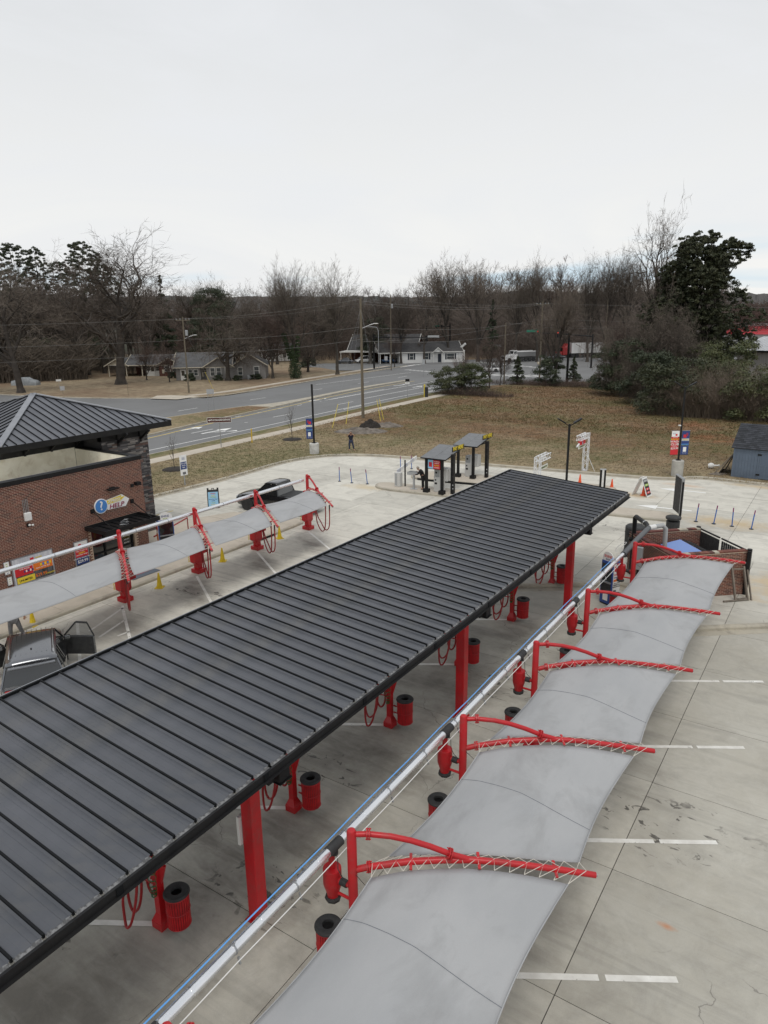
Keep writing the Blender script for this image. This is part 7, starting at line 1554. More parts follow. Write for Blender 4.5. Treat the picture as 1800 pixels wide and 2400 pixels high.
# brush pile: arching canes
CANE = mat('dry_canes', (.20, .16, .12), .95, c2=(.13, .10, .075), sc=.8)
def canes(name, label, c, w, d, hh, n, seed, m=TWIG, kind=None, lean=.7):
    r = random.Random(seed); V = []; Fs = []
    for i in range(n):
        x, y = c[0]+r.uniform(-w, w)*(1 if r.random() < .6 else .6), c[1]+r.uniform(-d, d); a = r.uniform(0, 6.28); L = hh*r.uniform(.45, 1.2); k = lean*r.uniform(.2, 1.3)
        f = max(.15, 1-((x-c[0])/w)**2*.75); L *= f; P = [Vector((x, y, 0))]
        for j in range(5): t_ = (j+1)/5; P.append(Vector((x+cos(a)*L*k*t_**1.6+r.gauss(0, .06), y+sin(a)*L*k*t_**1.6+r.gauss(0, .06), L*(t_-.38*k*t_**3)+r.gauss(0, .06))))
        wv = Vector((r.gauss(0, 1), r.gauss(0, 1), 0)).normalized()*.02
        for j in range(5):
            q = len(V); s0, s1 = 1-j/6, 1-(j+1)/6; V += [P[j]-wv*s0*.8, P[j]+wv*s0*.8, P[j+1]+wv*s1*.8, P[j+1]-wv*s1*.8]; Fs.append((q, q+1, q+2, q+3))
            for _ in range(2):
                e = P[j+1]+Vector((r.gauss(0, .4), r.gauss(0, .4), r.gauss(.1, .3))); wq = wv*.45; q = len(V); V += [P[j+1]-wq, P[j+1]+wq, e, e+wq*.2]; Fs.append((q, q+1, q+2, q+3))
    o = bpy.data.objects.new(name, nmesh(name, np.array([tuple(v) for v in V]), np.array(Fs), m)); COL.objects.link(o); o['kind'] = 'stuff'; o['label'] = label; o['category'] = 'brush'; return o
c = at(1668, 985); canes('brush_pile', 'brown tangle of arching vines and canes behind the shed', (c.x, c.y+4), 7.5, 4.0, 6.3, 6500, 3, CANE, lean=1.0)
c = at(1600, 965); canes('brush_pile', 'brown canes spilling onto the field below the hedge', (c.x, c.y+3), 5, 4, 3.5, 1300, 4, TWIG)
c = at(1100, 930); canes('roadside_brush', 'dry brown weeds around the roadside shrubs', (c.x, c.y+1), 6.5, 1.6, 1.5, 900, 5, TWIGR)
c = at(1320, 908); canes('roadside_brush', 'dry brown undergrowth along the back edge of the field', (c.x, c.y+1.5), 16, 2.5, 1.2, 2200, 6, TWIGR)
# evergreens of the left woods
def E_(px, py, yt, w, kind, lab, seed, n=12000, size=.17, m=LEAFP): Lf(px, py, yt, w, kind, m, lab, int(n*1.6), size, seed, 'pine_tree' if kind == 'pine' else 'evergreen_tree', 'tree')
E_(70, 872, 568, 11, 'pine', 'tall pine with an open crown at the far left', 21, 14000); E_(118, 872, 575, 8, 'pine', 'second tall pine left of the big oak', 22, 11000); E_(15, 880, 620, 9, 'pine', 'pine at the very left edge', 26, 9000); E_(222, 868, 562, 10.5, 'pine', 'dark full pine right behind the tallest oak', 23, 22000); E_(262, 866, 615, 9, 'pine', 'lower dark pine right of the full one', 24, 16000); E_(170, 866, 608, 8, 'pine', 'pine between the far left pines and the full one', 27, 9000)
E_(394, 862, 640, 7, 'cone', 'narrow dark evergreen behind the carport house', 25, 12000); E_(508, 858, 667, 13, 'dome', 'dome-shaped dark evergreen behind the grey house', 28, 26000, .14); E_(880, 846, 738, 9, 'dome', 'round dark evergreen behind the tall utility pole', 29, 10000); E_(1152, 848, 700, 5, 'cone', 'dark cedar among the bare trees right of the white house', 30, 6000); E_(195, 868, 770, 16, 'dome', 'dark green undergrowth mass left of the carport house', 32, 22000); E_(90, 885, 780, 12, 'shrub', 'yellow-green bush behind the covered car', 33, 14000, .16, LEAFH)
E_(1670, 790, 688, 14, 'dome', 'dark round tree on the skyline right of the magnolia', 34, 6000, .4)
# foundation shrubs of the houses
for i, (px, py, w_) in enumerate([(447, 894, 2.2), (512, 893, 2.0), (556, 893, 2.0), (602, 890, 2.4), (404, 888, 1.8), (947, 850, 2.4), (965, 850, 2.2), (720, 862, 4.0)]):
    p = at(px, py); leafy('foundation_shrub', ['round shrub left of the parked trailer', 'round shrub by the grey house window', 'low shrub under the oak by the grey house', 'shrub at the right corner of the grey house', 'shrub by the brick house corner', 'pointed shrub by the white house front window', 'round shrub by the white house second window', 'wide green shrub on the far grass'][i], (p.x, p.y, 0), (1.7, 1.3, 1.2, 1.2, 1.6, 3.6, 2.0, 2.6)[i], w_, 'shrub', LEAFP, 3500, .1, 40, None, 'shrub', .04)
# ------------------------------------------------ woods as masses
TWIGW = mat('woods_twigs', (.165, .132, .110), .95, c2=(.105, .085, .072), sc=.05, obj=False); TWIGX = mat('woods_red_twigs', (.150, .106, .086), .95, c2=(.100, .078, .066), sc=.05, obj=False)
def woods(name, label, spots, kinds, hs, seed, mats_=None):
    mats_ = mats_ or (BARK, TWIGW)
    r = random.Random(seed); VV = []; FF = []; MI = []; off = 0
    for (x, y) in spots:
        tv, tf, cv, cf = PROTO[r.choice(kinds)][3]; s = r.uniform(*hs)/20; a = r.uniform(0, 6.28); w_ = s*r.uniform(.8, 1.25)
        Rm = np.array([[cos(a)*w_, -sin(a)*w_, 0], [sin(a)*w_, cos(a)*w_, 0], [0, 0, s]])
        for v, f, k in ((tv, tf, 0), (cv, cf, 1)): q = v@Rm.T+np.array([x, y, 0]); VV.append(q); FF.append(f+off); MI.append(np.full(len(f), k)); off += len(v)
    o = bpy.data.objects.new(name, nmesh(name, np.concatenate(VV), np.concatenate(FF), list(mats_), np.concatenate(MI))); COL.objects.link(o); o['kind'] = 'stuff'; o['label'] = label; o['category'] = 'woods'; return o
def ray_spots(px0, px1, d0, d1, n, seed):
    r = random.Random(seed); out = []
    for i in range(n):
        px = px0+(px1-px0)*(i+r.random())/n; d = r.uniform(d0, d1); v = _rt*((px-900)/F)+_fw; v = v[:2]/np.linalg.norm(v[:2]); out.append((v[0]*d, v[1]*d))
    return out
woods('woods', 'brown leafless woods behind the left lawn', ray_spots(-120, 420, 165, 215, 56, 1)+ray_spots(-60, 250, 168, 185, 10, 2), ['thin0', 'thin1', 'thin2'], (19, 25), 1)
woods('woods', 'brown leafless woods behind the houses', ray_spots(380, 1010, 215, 300, 78, 3), ['thin0', 'thin1', 'thin2'], (17, 22), 2, (BARK, TWIGX))
woods('woods', 'taller leafless woods behind the junction', ray_spots(1000, 1640, 225, 300, 74, 4), ['thin0', 'thin1', 'thin2'], (23, 28), 3)
canes('undergrowth', 'dense brown undergrowth at the foot of the left woods', (at(170, 866).x, at(170, 866).y), 45, 6, 7, 7000, 9, TWIG, lean=.25)
cc = ray_spots(0, 1, 205, 206, 1, 1)[0]
def strip_brush(px0, px1, d0, d1, hh, n, seed, label, m):
    r = random.Random(seed); V = []; Fs = []
    for (x, y) in ray_spots(px0, px1, d0, d1, n, seed):
        L = hh*r.uniform(.4, 1.1); w_ = r.uniform(.03, .07); a = r.uniform(0, 6.28); dx, dy = r.gauss(0, .12)*L, r.gauss(0, .12)*L; wx, wy = cos(a)*w_, sin(a)*w_; q = len(V)
        V += [(x-wx, y-wy, 0), (x+wx, y+wy, 0), (x+dx, y+dy, L), (x+dx-wx*.2, y+dy, L)]; Fs.append((q, q+1, q+2, q+3))
        for k in range(5): z = L*r.uniform(.2, .9); f = z/L; ex, ey = r.gauss(0, .22)*L, r.gauss(0, .22)*L; q = len(V); V += [(x+dx*f-wx*.5, y+dy*f, z), (x+dx*f+wx*.5, y+dy*f, z), (x+dx*f+ex, y+dy*f+ey, z+L*.18), (x+dx*f+ex, y+dy*f+ey, z+L*.2)]; Fs.append((q, q+1, q+2, q+3))
    o = bpy.data.objects.new('undergrowth', nmesh('undergrowth', np.array(V), np.array(Fs), m)); COL.objects.link(o); o['kind'] = 'stuff'; o['label'] = label; o['category'] = 'undergrowth'
strip_brush(-120, 245, 160, 178, 7.5, 6500, 13, 'dark brown undergrowth at the back of the left lawn', TWIG)
strip_brush(1640, 1900, 250, 325, 13, 4000, 14, 'brown wood beyond the metal building', TWIGR)
woods('woods', 'brown leafless woods beyond the red roofed building', ray_spots(1640, 1880, 255, 325, 22, 6), ['thin1', 'thin2'], (14, 16), 6)
strip_brush(380, 1050, 205, 290, 11, 8000, 11, 'brown brush between the houses and the skyline', TWIGX)
strip_brush(1050, 1500, 205, 290, 13, 6500, 12, 'pale brown saplings behind the junction', TWIGW)
# wooded rises that close the view
HILLM = ground_mat('wooded_hill', lambda t, v: t.mix(t.ramp(t.noise(t.mapping(v, (1, 1, .4)), .09, 9, .75), .35, .65), (.070, .058, .050, 1), t.mix(t.ramp(t.noise(v, .02, 5), .45, .6), (.105, .085, .072, 1), (.05, .06, .04, 1))), .98, 1, .6, 1.0)
FARHM = ground_mat('hazed_wooded_hill', lambda t, v: t.mix(t.ramp(t.noise(t.mapping(v, (1, 1, .4)), .03, 9, .75), .35, .65), (.075, .075, .075, 1), t.mix(t.ramp(t.noise(v, .006, 5), .45, .6), (.115, .10, .092, 1), (.06, .07, .058, 1))), .98, 1, .3, 2.0)  # greyer, paler hill tones: distance haze put into the colour
def ridge(name, px0, px1, d, hfun, m, n=700, rough=1.0, depth=120, seed=3):
    r = np.random.default_rng(seed); vs = []; fs = []; nz = r.normal(size=n+40); ker = np.array([1, 2, 3, 2, 1.])/9; fine = np.convolve(nz, ker, 'same')[:n+1]; rows = 5
    for i in range(n+1):
        px = px0+(px1-px0)*i/n; v = _rt*((px-900)/F)+_fw; v = v[:2]/np.linalg.norm(v[:2]); h_ = hfun(px)+fine[i]*rough
        for j, (dd_, hh_) in enumerate(((-depth*.35, 0), (-depth*.15, .55), (0, .95), (depth*.12, 1.0), (depth, .9))): z = h_*hh_+(rough*.5*r.normal() if 0 < j < 3 else 0); vs.append((v[0]*(d+dd_), v[1]*(d+dd_), z-.3*(j == 0)))
    for i in range(n):
        for j in range(rows-1): a = i*rows+j; fs.append((a, a+rows, a+rows+1, a+1))
    struct(MB().add(vs, fs).obj(name, m))
ridge('wooded_rise', -500, 2300, 330, lambda px: 13.5+1.5*sin(px*.004), HILLM, 1400, .35, 160)
ridge('hills', -900, 2700, 1300, lambda px: 12+(36 if px < 900 else 30)+6*sin(px*.0052+1)+3*sin(px*.017), FARHM, 1100, 1.6, 500, 5)
ridge('hills', -900, 2700, 2200, lambda px: 62+10*sin(px*.003), FARHM, 900, 2.2, 700, 8)

# ------------------------------------------------ houses
VINYL = mat('grey_siding', (.225, .215, .205), .7, c2=(.20, .19, .18), sc=2); WSID = mat('white_siding', (.70, .70, .68), .6); RFG = mat('grey_shingles', (.115, .115, .115), .9, c2=(.085, .085, .088), sc=1.2, bump=.4, bsc=8); RFD = mat('dark_shingles', (.045, .044, .045), .9, c2=(.06, .058, .058), sc=1.2); BRH = mat('house_brick', (.12, .048, .032), .85, c2=(.08, .035, .028), sc=20, lo=.45, hi=.55); WTRIM = mat('white_trim', (.70, .69, .65), .6); SHUT = mat('dark_shutter', (.02, .025, .04), .6); CREAMH = mat('cream_trim', (.55, .50, .40), .6)
def gable_roof(t_, x0, x1, y0, y1, zw, rise, m, ov=.5, along='x', gm=None):
    mb = MB()
    if along == 'x':
        ym = (y0+y1)/2; k = rise/(ym-y0); e = zw-ov*k
        P = [(x0-ov, y0-ov, e), (x1+ov, y0-ov, e), (x1+ov, ym, zw+rise), (x0-ov, ym, zw+rise), (x1+ov, y1+ov, e), (x0-ov, y1+ov, e)]
        G = [[(x0, y0, zw), (x0, y1, zw), (x0, ym, zw+rise)], [(x1, y0, zw), (x1, y1, zw), (x1, ym, zw+rise)]]
    else:
        xm = (x0+x1)/2; k = rise/(xm-x0); e = zw-ov*k
        P = [(x0-ov, y1+ov, e), (x0-ov, y0-ov, e), (xm, y0-ov, zw+rise), (xm, y1+ov, zw+rise), (x1+ov, y0-ov, e), (x1+ov, y1+ov, e)]
        G = [[(x0, y0, zw), (x1, y0, zw), (xm, y0, zw+rise)], [(x0, y1, zw), (x1, y1, zw), (xm, y1, zw+rise)]]
    mb.add(P, [(0, 1, 2, 3), (3, 2, 4, 5)]); o = mb.obj('roof', m, t_); s = o.modifiers.new('t', 'SOLIDIFY'); s.thickness = .16; s.offset = -1
    for g in G: MB().add(g, [(0, 1, 2)]).obj('gable', gm or VINYL, t_)
    mb = MB(); mb.bar(P[0], P[1], .12, .16).bar(P[1], P[2], .1, .18).bar(P[0], P[3], .1, .18).bar(P[2], P[4], .1, .18); mb.obj('trim', CREAMH if m is RFG else WTRIM, t_)
def window(t_, x, y, z, w, h_, face='y', sh=False):
    if face == 'y': f = MB().box(x-w/2-.09, x+w/2+.09, y-.05, y, z-.09, z+h_+.09).obj('window', WTRIM, t_); MB().box(x-w/2, x+w/2, y-.06, y-.051, z, z+h_*.48).box(x-w/2, x+w/2, y-.06, y-.051, z+h_*.52, z+h_).obj('pane', GLASSM, f)
    else: f = MB().box(x, x+.05, y-w/2-.09, y+w/2+.09, z-.09, z+h_+.09).obj('window', WTRIM, t_); MB().box(x+.051, x+.06, y-w/2, y+w/2, z, z+h_*.48).box(x+.051, x+.06, y-w/2, y+w/2, z+h_*.52, z+h_).obj('pane', GLASSM, f)
    if sh:
        for s in (-1, 1): MB().box(x+s*(w/2+.32)-.2, x+s*(w/2+.32)+.2, y-.06, y-.001, z-.05, z+h_+.05).obj('shutter', SHUT, t_)
def hrot(p): return math.atan2(p.y, p.x)-pi/2      # front of the house turned to the road
# brick house with carport
p = at(253, 884); q = at(400, 884); ang = math.atan2(q.y-p.y, q.x-p.x)+radians(8); h1 = thing('brick_house', 'low brick house with a grey roof and an open carport on the left lawn', 'house', (p.x, p.y, 0), ang)
for x, y in ((.4, 0), (4.2, 0), (.4, 6), (7.6, 0), (4.2, 6)): MB().box(x-.09, x+.09, y-.09, y+.09, 0, 2.5).obj('carport_post', CREAMH, h1)
gable_roof(h1, 0, 4.6, -.2, 8, 2.5, 1.3, RFG, .4, 'y', CREAMH); MB().box(0, 4.6, -.2, 8, 2.42, 2.5).obj('carport_ceiling', WTRIM, h1)
MB().box(8.4, 16, .6, 8, 0, 2.6).box(4.6, 8.4, 4.5, 8, 0, 2.6).obj('wall', BRH, h1); gable_roof(h1, 4.4, 13.4, -.1, 8.2, 2.6, 1.9, RFG, .4, 'x', BRH)
gable_roof(h1, 11.4, 16, -.6, 8.2, 2.6, 1.3, RFG, .4, 'y', BRH); MB().box(11.4, 16, -.5, .6, 0, 2.6).obj('wing', BRH, h1); MB().box(8.39, 11.2, .48, .598, 0, 1.1).obj('white_panel', WTRIM, h1)
d_ = MB().box(9.2, 10.2, .4, .47, .1, 2.2).obj('door', WTRIM, h1); MB().box(9.35, 10.05, .38, .399, 1.1, 2.0).obj('pane', GLASSD, d_)
for x in (8.8, 10.8): window(h1, x, .46, 1.2, .7, .9)
window(h1, 13.2, -.51, 1.1, 1.1, 1.1); window(h1, 14.8, -.51, 1.1, 1.1, 1.1); MB().box(12.1, 12.5, -.62, -.51, .7, 1.5).obj('meter_box', CREAMH, h1)
# grey house
p = at(414, 893); q = at(616, 889); ang = math.atan2(q.y-p.y, q.x-p.x)+radians(2); h2 = thing('grey_house', 'grey sided house with several grey gables facing the road', 'house', (p.x, p.y, 0), ang)
MB().box(0, 4.8, 0, 9, 0, 2.8).box(4.8, 10.4, 1.2, 9, 0, 2.8).box(10.4, 17.6, -.4, 9, 0, 3.0).obj('wall', VINYL, h2)
gable_roof(h2, 0, 10.6, 0, 9, 2.8, 2.5, RFG, .45, 'x'); gable_roof(h2, 5.6, 11.2, -.6, 6, 2.75, 1.7, RFG, .4, 'y'); MB().box(6, 10.4, -.5, 1.2, 0, 2.75).obj('bay', VINYL, h2); gable_roof(h2, 11.4, 17.6, -.4, 9, 3.0, 2.0, RFG, .45, 'y')
d_ = MB().box(.9, 1.9, -.06, -.001, .1, 2.2).obj('door', WTRIM, h2); MB().box(1.1, 1.7, -.075, -.061, 1.0, 2.0).obj('pane', GLASSD, d_); window(h2, 2.8, -.001, 1.0, .7, 1.1); window(h2, 3.9, -.001, 1.0, .7, 1.1); window(h2, 5.4, 1.19, 1.5, .9, .7)
window(h2, 7.2, -.51, .9, .8, 1.5); window(h2, 8.4, -.51, .9, .8, 1.5); MB().box(9.6, 9.8, -.56, -.501, 0, 2.6).obj('corner_board', WTRIM, h2); window(h2, 12.6, -.41, 1.0, .8, 1.4); window(h2, 15.8, -.41, .9, .9, 1.6)
MB().box(14.0, 14.9, -1.2, -.5, 0, .9).obj('air_conditioner', GREYP, h2)
p = at(470, 889); tl_ = thing('camper_trailer', 'small pale covered trailer parked before the grey house', 'trailer', (p.x, p.y-1, 0), ang); fixn(loft([(-1.6, .5, 1.7, .9, .1), (-1.4, .4, 2.1, 1.0, .12), (1.0, .4, 2.1, 1.0, .12), (1.6, .5, 1.4, .9, .1)], BPROF).obj('body', CREAMH, tl_, smooth=50)); wheel_ = MB().lathe([(.3, -.1), (.32, 0), (.3, .1)], 14).xf(T(0, -.95, .33, rx=pi/2)).obj('wheel', RUB, tl_)
# white house and its dark roofed neighbour
p = at(936, 852); q = at(1085, 848); ang = math.atan2(q.y-p.y, q.x-p.x); h3 = thing('white_house', 'white house with dark shutters, dark roof and a carport by the junction', 'house', (p.x, p.y, 0), ang)
MB().box(0, 17.2, 0, 8, 0, 2.9).obj('wall', WSID, h3); gable_roof(h3, -5.2, 16.6, 0, 8.4, 2.9, 2.3, RFD, .4, 'x', WSID); gable_roof(h3, 13.5, 18.2, -1.0, 8, 2.9, 1.9, RFD, .35, 'y', WSID) if False else None
for x in (-5, -2.4): MB().box(x-.1, x+.1, -.1, .1, 0, 2.8).obj('carport_post', WTRIM, h3)
MB().box(-5.2, -.01, 0, .12, 2.4, 2.9).obj('carport_beam', WTRIM, h3)
for x in (3.2, 7.2): window(h3, x, -.001, .9, .9, 1.5, sh=True)
window(h3, 13.6, -.001, .8, 1.9, 1.4, sh=True)
gable_roof(h3, 8.6, 11.2, -1.1, 2.2, 2.7, 1.1, RFD, .2, 'y', WSID); d_ = MB().box(10.2, 11.1, -.06, -.001, .1, 2.2).obj('door', SHUT, h3)
for x in (8.75, 11.1): MB().box(x-.08, x+.08, -1.05, -.9, 0, 2.7).obj('porch_post', WTRIM, h3)
MB().box(17.2, 17.4, -.1, 8, 0, 3).obj('end_board', WTRIM, h3); ch = MB().box(-.2, .2, 4.0, 4.4, 0, .1)
p = at(1094, 845, 0); wb_ = MB().bar((-1.4, 0, 2.2), (1.6, 0, 4.6), .5, .5).obj('leaning_white_boom', WSID, loc=(p.x, p.y-4, 0)); tag(wb_, 'white slanted boom standing at the right end of the white house', 'boom')
p = at(765, 850); q = at(890, 850); ang = math.atan2(q.y-p.y, q.x-p.x); h4 = thing('dark_roofed_house', 'long house with a big dark roof and a pale flat carport behind the tall pole', 'house', (p.x+2, p.y+8, 0), ang)
MB().box(0, 17, 2, 13, 0, 3).obj('wall', BRH, h4); gable_roof(h4, -.5, 18, 1, 14, 3, 3.9, RFD, .5, 'x', BRH); gable_roof(h4, 11, 16, -1, 7, 3, 1.8, RFD, .4, 'y', BRH); MB().box(-1.5, 11, -5, 1, 2.5, 2.8).obj('carport_roof', WTRIM, h4)
for x in (-1.2, 4.5, 10.8): MB().box(x-.08, x+.08, -4.9, -4.7, 0, 2.5).obj('carport_post', WTRIM, h4)
for (px, py, w_, hh_, lab) in ((600, 845, 9, 5.5, 'pale house glimpsed through the bare trees right of the grey house'), (655, 846, 10, 5, 'white house glimpsed behind the ivy tree')):
    p = at(px, py); hx = thing('distant_house', lab, 'house', (p.x, p.y, 0), hrot(p)); MB().box(-w_/2, w_/2, 0, 7, 0, 3).obj('wall', WSID, hx); gable_roof(hx, -w_/2, w_/2, 0, 7, 3, hh_-3, RFG, .4, 'x', WSID)
    for x in (-2, 1.5): window(hx, x, -.001, 1, .9, 1.3)
# metal buildings at the right edge
p = at(1712, 905); MW = mat('corrugated_white', (.46, .455, .44), .6, c2=(.40, .395, .38), sc=1); MR = mat('corrugated_roof', (.50, .51, .52), .5, c2=(.38, .39, .41), sc=1.3)
mbd = thing('metal_building', 'pale corrugated metal building behind the bushes at the right edge', 'building', (p.x, p.y+4, 0), radians(-18)); MB().box(0, 34, 0, 20, 0, 5.6).obj('wall', MW, mbd)
for k in range(60): MB().box(.1+k*.33, .16+k*.33, -.04, -.001, 0, 5.5).obj('rib', MW, mbd)
MB().add([(-.6, -.8, 5.62), (35, -.8, 5.62), (35, 10, 7.5), (-.6, 10, 7.5), (35, 21, 5.62), (-.6, 21, 5.62)], [(0, 1, 2, 3), (3, 2, 4, 5)]).obj('roof', MR, mbd); MB().add([(0, 0, 5.6), (0, 20, 5.6), (0, 10, 7.4)], [(0, 1, 2)]).obj('gable', MW, mbd)
for k in range(40): MB().bar((k*.6, -.8, 5.65), (k*.6, 10, 7.53), .05, .04).obj('roof_rib', MR, mbd)
MB().box(-.6, 35, -.86, -.8, 5.35, 5.66).obj('gutter', BLACK, mbd)
p = at(1690, 822); rb_ = thing('red_roofed_building', 'low building with a bright red roof far behind the metal building', 'building', (p.x, p.y, 0), radians(-12)); MB().box(0, 60, 0, 15, 0, 5).obj('wall', WSID, rb_); MB().add([(-1, -1, 5.0), (61, -1, 5.0), (61, 14, 7.2), (-1, 14, 7.2)], [(0, 1, 2, 3)]).obj('roof', mat('red_roof', (.42, .02, .03), .5), rb_); MB().box(-1, 61, 14.1, 15, 7.1, 7.9).obj('parapet', WSID, rb_)

# ------------------------------------------------ utility poles, wires, signals
def upole(px, py, yt, lab, arm=True, tx=False, light=False, hz=0, r=.16):
    p, h_ = ht(px, py, yt); t_ = thing('utility_pole', lab, 'utility pole', (p.x, p.y, 0), hz); MB().tube([(0, 0, 0), (0, 0, h_)], [r, r*.65], 10).obj('pole', POLEM, t_, smooth=40)
    if arm: MB().bar((-1.1, 0, h_-.5), (1.1, 0, h_-.5), .1, .12).obj('cross_arm', POLEM, t_)
    if arm:
        for x in (-1, -.4, .5, 1): MB().tube([(x, 0, h_-.44), (x, 0, h_-.2)], .05, 6).obj('insulator', GREYP, t_)
    if tx: MB().lathe([(0, -.05), (.24, 0), (.25, .75), (.1, .85), (0, .86)], 14, (.42, -.1, h_-2.9)).obj('transformer', STEEL, t_, smooth=40)
    if light: MB().tube([(0, 0, h_-3.4), (1.0, 0, h_-3.0), (1.5, 0, h_-2.85)], .035, 6).obj('light_arm', STEEL, t_); MB().lathe([(0, -.06), (.12, 0), (.1, .05), (0, .06)], 10).xf(Matrix.Diagonal((2.4, 1, 1, 1))).xf(T(1.75, 0, h_-2.85)).obj('lamp_head', WHITE, t_)
    return Vector((p.x, p.y, h_)), t_
U1, _a = upole(443, 922, 743, 'utility pole with a transformer and street light on the far lawn', tx=True, light=True, hz=radians(50), r=.15)
U2, _a = upole(851, 982, 699, 'tallest near utility pole by the dirt heap with a street lamp', arm=False, tx=False, light=True, hz=radians(40), r=.19)
U3, _a = upole(1181, 902, 757, 'short plain utility pole left of the small cedar', arm=False, r=.13)
U4, _a = upole(1264, 893, 707, 'utility pole with a wide cross arm beyond the junction shrubs', r=.16, hz=radians(30))
U5, _a = upole(917, 868, 690, 'slim utility pole behind the tallest one', arm=False, tx=True, r=.12)
U6, _a = upole(1415, 850, 700, 'far thin utility pole beyond the white trailer', arm=False, r=.1)
def wire(A, Bp, sag, lab, r=.012):
    A, Bp = Vector(A), Vector(Bp); pts = [A.lerp(Bp, i/24)-Vector((0, 0, 4*sag*(i/24)*(1-i/24))) for i in range(25)]
    o = MB().tube(pts, r, 4, cap=False).obj('overhead_wire', WIREM); tag(o, lab, 'wire', 'overhead wires'); return o
WIREM = mat('wire_grey', (.20, .195, .185), .5)
left = Vector((-150, 15, 0))
for dz, z0, lab in ((-.3, 12.6, 'topmost overhead wire at the left, above the woods'), (-3.6, 9.4, 'middle overhead wire at the left'), (-5.8, 7.0, 'lowest overhead wire at the left, across the carport')): wire((left.x, left.y, z0-.2), U1+Vector((0, 0, dz)), .8, lab)
for dz1, dz2, lab in ((-.2, -.1, 'upper overhead wire from the lawn pole to the tallest near pole'), (-3.4, -3.2, 'middle overhead wire from the lawn pole to the tallest near pole'), (-5.6, -4.6, 'lower overhead wire from the lawn pole to the tallest near pole')): wire(U1+Vector((0, 0, dz1)), U2+Vector((0, 0, dz2)), .5, lab)
for dz1, T2, lab, sg in ((-.3, U4+Vector((0, 0, -.3)), 'upper overhead wire running right from the tallest near pole', .7), (-.6, U4+Vector((.8, 0, -.4)), 'second overhead wire running right from the tallest near pole', .8), (-3.2, U4+Vector((0, 0, -3.0)), 'third overhead wire running right from the tallest near pole', .9), (-4.8, U4+Vector((0, 0, -4.4)), 'fourth overhead wire running right from the tallest near pole', 1.0), (-4.9, U3+Vector((0, 0, -.4)), 'overhead wire to the short pole', .5)): wire(U2+Vector((0, 0, dz1)), T2, sg, lab)
for dz, lab in ((-.3, 'upper overhead wire running right beyond the junction'), (-3.0, 'middle overhead wire running right beyond the junction'), (-4.4, 'lower overhead wire running right beyond the junction')): wire(U4+Vector((0, 0, dz)), Vector((60, 190, U4.z+dz)), 1.5, lab)
wire(U5+Vector((0, 0, -.2)), U4+Vector((-.8, 0, -.3)), 1.0, 'overhead wire between the slim pole and the cross arm pole'); wire(U1+Vector((0, 0, -.3)), U5+Vector((0, 0, -.3)), 1.2, 'overhead wire from the lawn pole to the slim pole'); wire(U3, Vector((-5, 150, 10)), 1.0, 'overhead wire from the short pole into the thicket')
UYEL = mat('guy_yellow', (.66, .52, .06), .5)
for (px, py, tx_, ty_) in ((779, 1003, 792, 950), (811, 994, 820, 941), (892, 987, 880, 935), (899, 984, 890, 937)):
    a = at(px, py, .12); top = U2-Vector((0, 0, 1.0)); g_ = thing('guy_wire', {779: 'leftmost yellow guy wire guard of the tallest pole', 811: 'second yellow guy wire guard, left of the tallest pole', 892: 'yellow guy wire guard just right of the tallest pole', 899: 'rightmost yellow guy wire guard of the tallest pole'}[px], 'guy wire', a, 0, 'guy wires of the tallest pole'); d = top-a
    MB().tube([(0, 0, 0), d*.19], .03, 6).obj('yellow_guard', UYEL, g_); MB().tube([d*.19, d], .005, 4).obj('cable', STEEL, g_)
a = at(501, 915, .05); g_ = thing('guy_wire', 'yellow guy wire guard beside the lawn utility pole', 'guy wire', a); d = U1-Vector((0, 0, 1.5))-a; MB().tube([(0, 0, 0), d*.3], .03, 6).obj('yellow_guard', UYEL, g_); MB().tube([d*.3, d], .01, 4).obj('cable', STEEL, g_)
# signal masts
SGR = mat('street_sign_green', (.01, .15, .09), .5); RLENS = mat('red_signal', (.6, .02, .01), .4, emit=(1.0, .05, .03)); DLENS = mat('dark_lens', (.02, .02, .015), .2)
def signal(px, py, yt, px2, y2, heads, lab, sign=None, red=False):
    p, h_ = ht(px, py, yt); t_ = thing('signal_mast', lab, 'traffic signal', (p.x, p.y, 0)); MB().tube([(0, 0, 0), (0, 0, h_)], [.22, .17], 12).lathe([(.36, 0), (.36, .1)], 10).obj('pole', BLACK, t_, smooth=40)
    dist = math.hypot(p.x, p.y); v = _rt*((px2-900)/F)+_dn*((y2-1200)/F)+_fw; k = dist/np.linalg.norm(v[:2]); e = Vector((v[0]*k-p.x, v[1]*k-p.y, 12+v[2]*k)); za = h_-.5; s0 = Vector((0, 0, za)); e.z = e.z
    MB().tube([s0, (s0+e)/2+Vector((0, 0, .08)), e], [.14, .11, .07], 10).obj('mast_arm', BLACK, t_, smooth=40); dd = (e-s0)
    for f in heads:
        c = s0+dd*f; hd_ = MB().box(c.x-.2, c.x+.2, c.y-.18, c.y+.18, c.z-.75, c.z+.5).obj('signal_head', BLACK, t_)
        tov = Vector((-p.x, -p.y, 0)).normalized()
        if red: MB().lathe([(0, -.02), (.13, 0), (0, .02)], 10).xf(Matrix.Translation(c+tov*.2+Vector((0, 0, .28))) @ tov.to_track_quat('Z', 'Y').to_matrix().to_4x4()).obj('red_lens', RLENS, hd_)
    if sign:
        c = s0+dd*sign[1]; u = dd.normalized(); u.z = 0; u.normalize(); n = Vector((u.y, -u.x, 0)); w_, hh = sign[2], .5
        MB().bar(c-u*w_/2+Vector((0, 0, .3)), c+u*w_/2+Vector((0, 0, .3)), .05, hh).obj('street_name_sign', SGR if sign[3] else GREYP, t_)
        if sign[0]: text(t_, sign[0], c+n*.04+Vector((0, 0, .3)), .36, SIGNW, u, (0, 0, 1))
    return t_
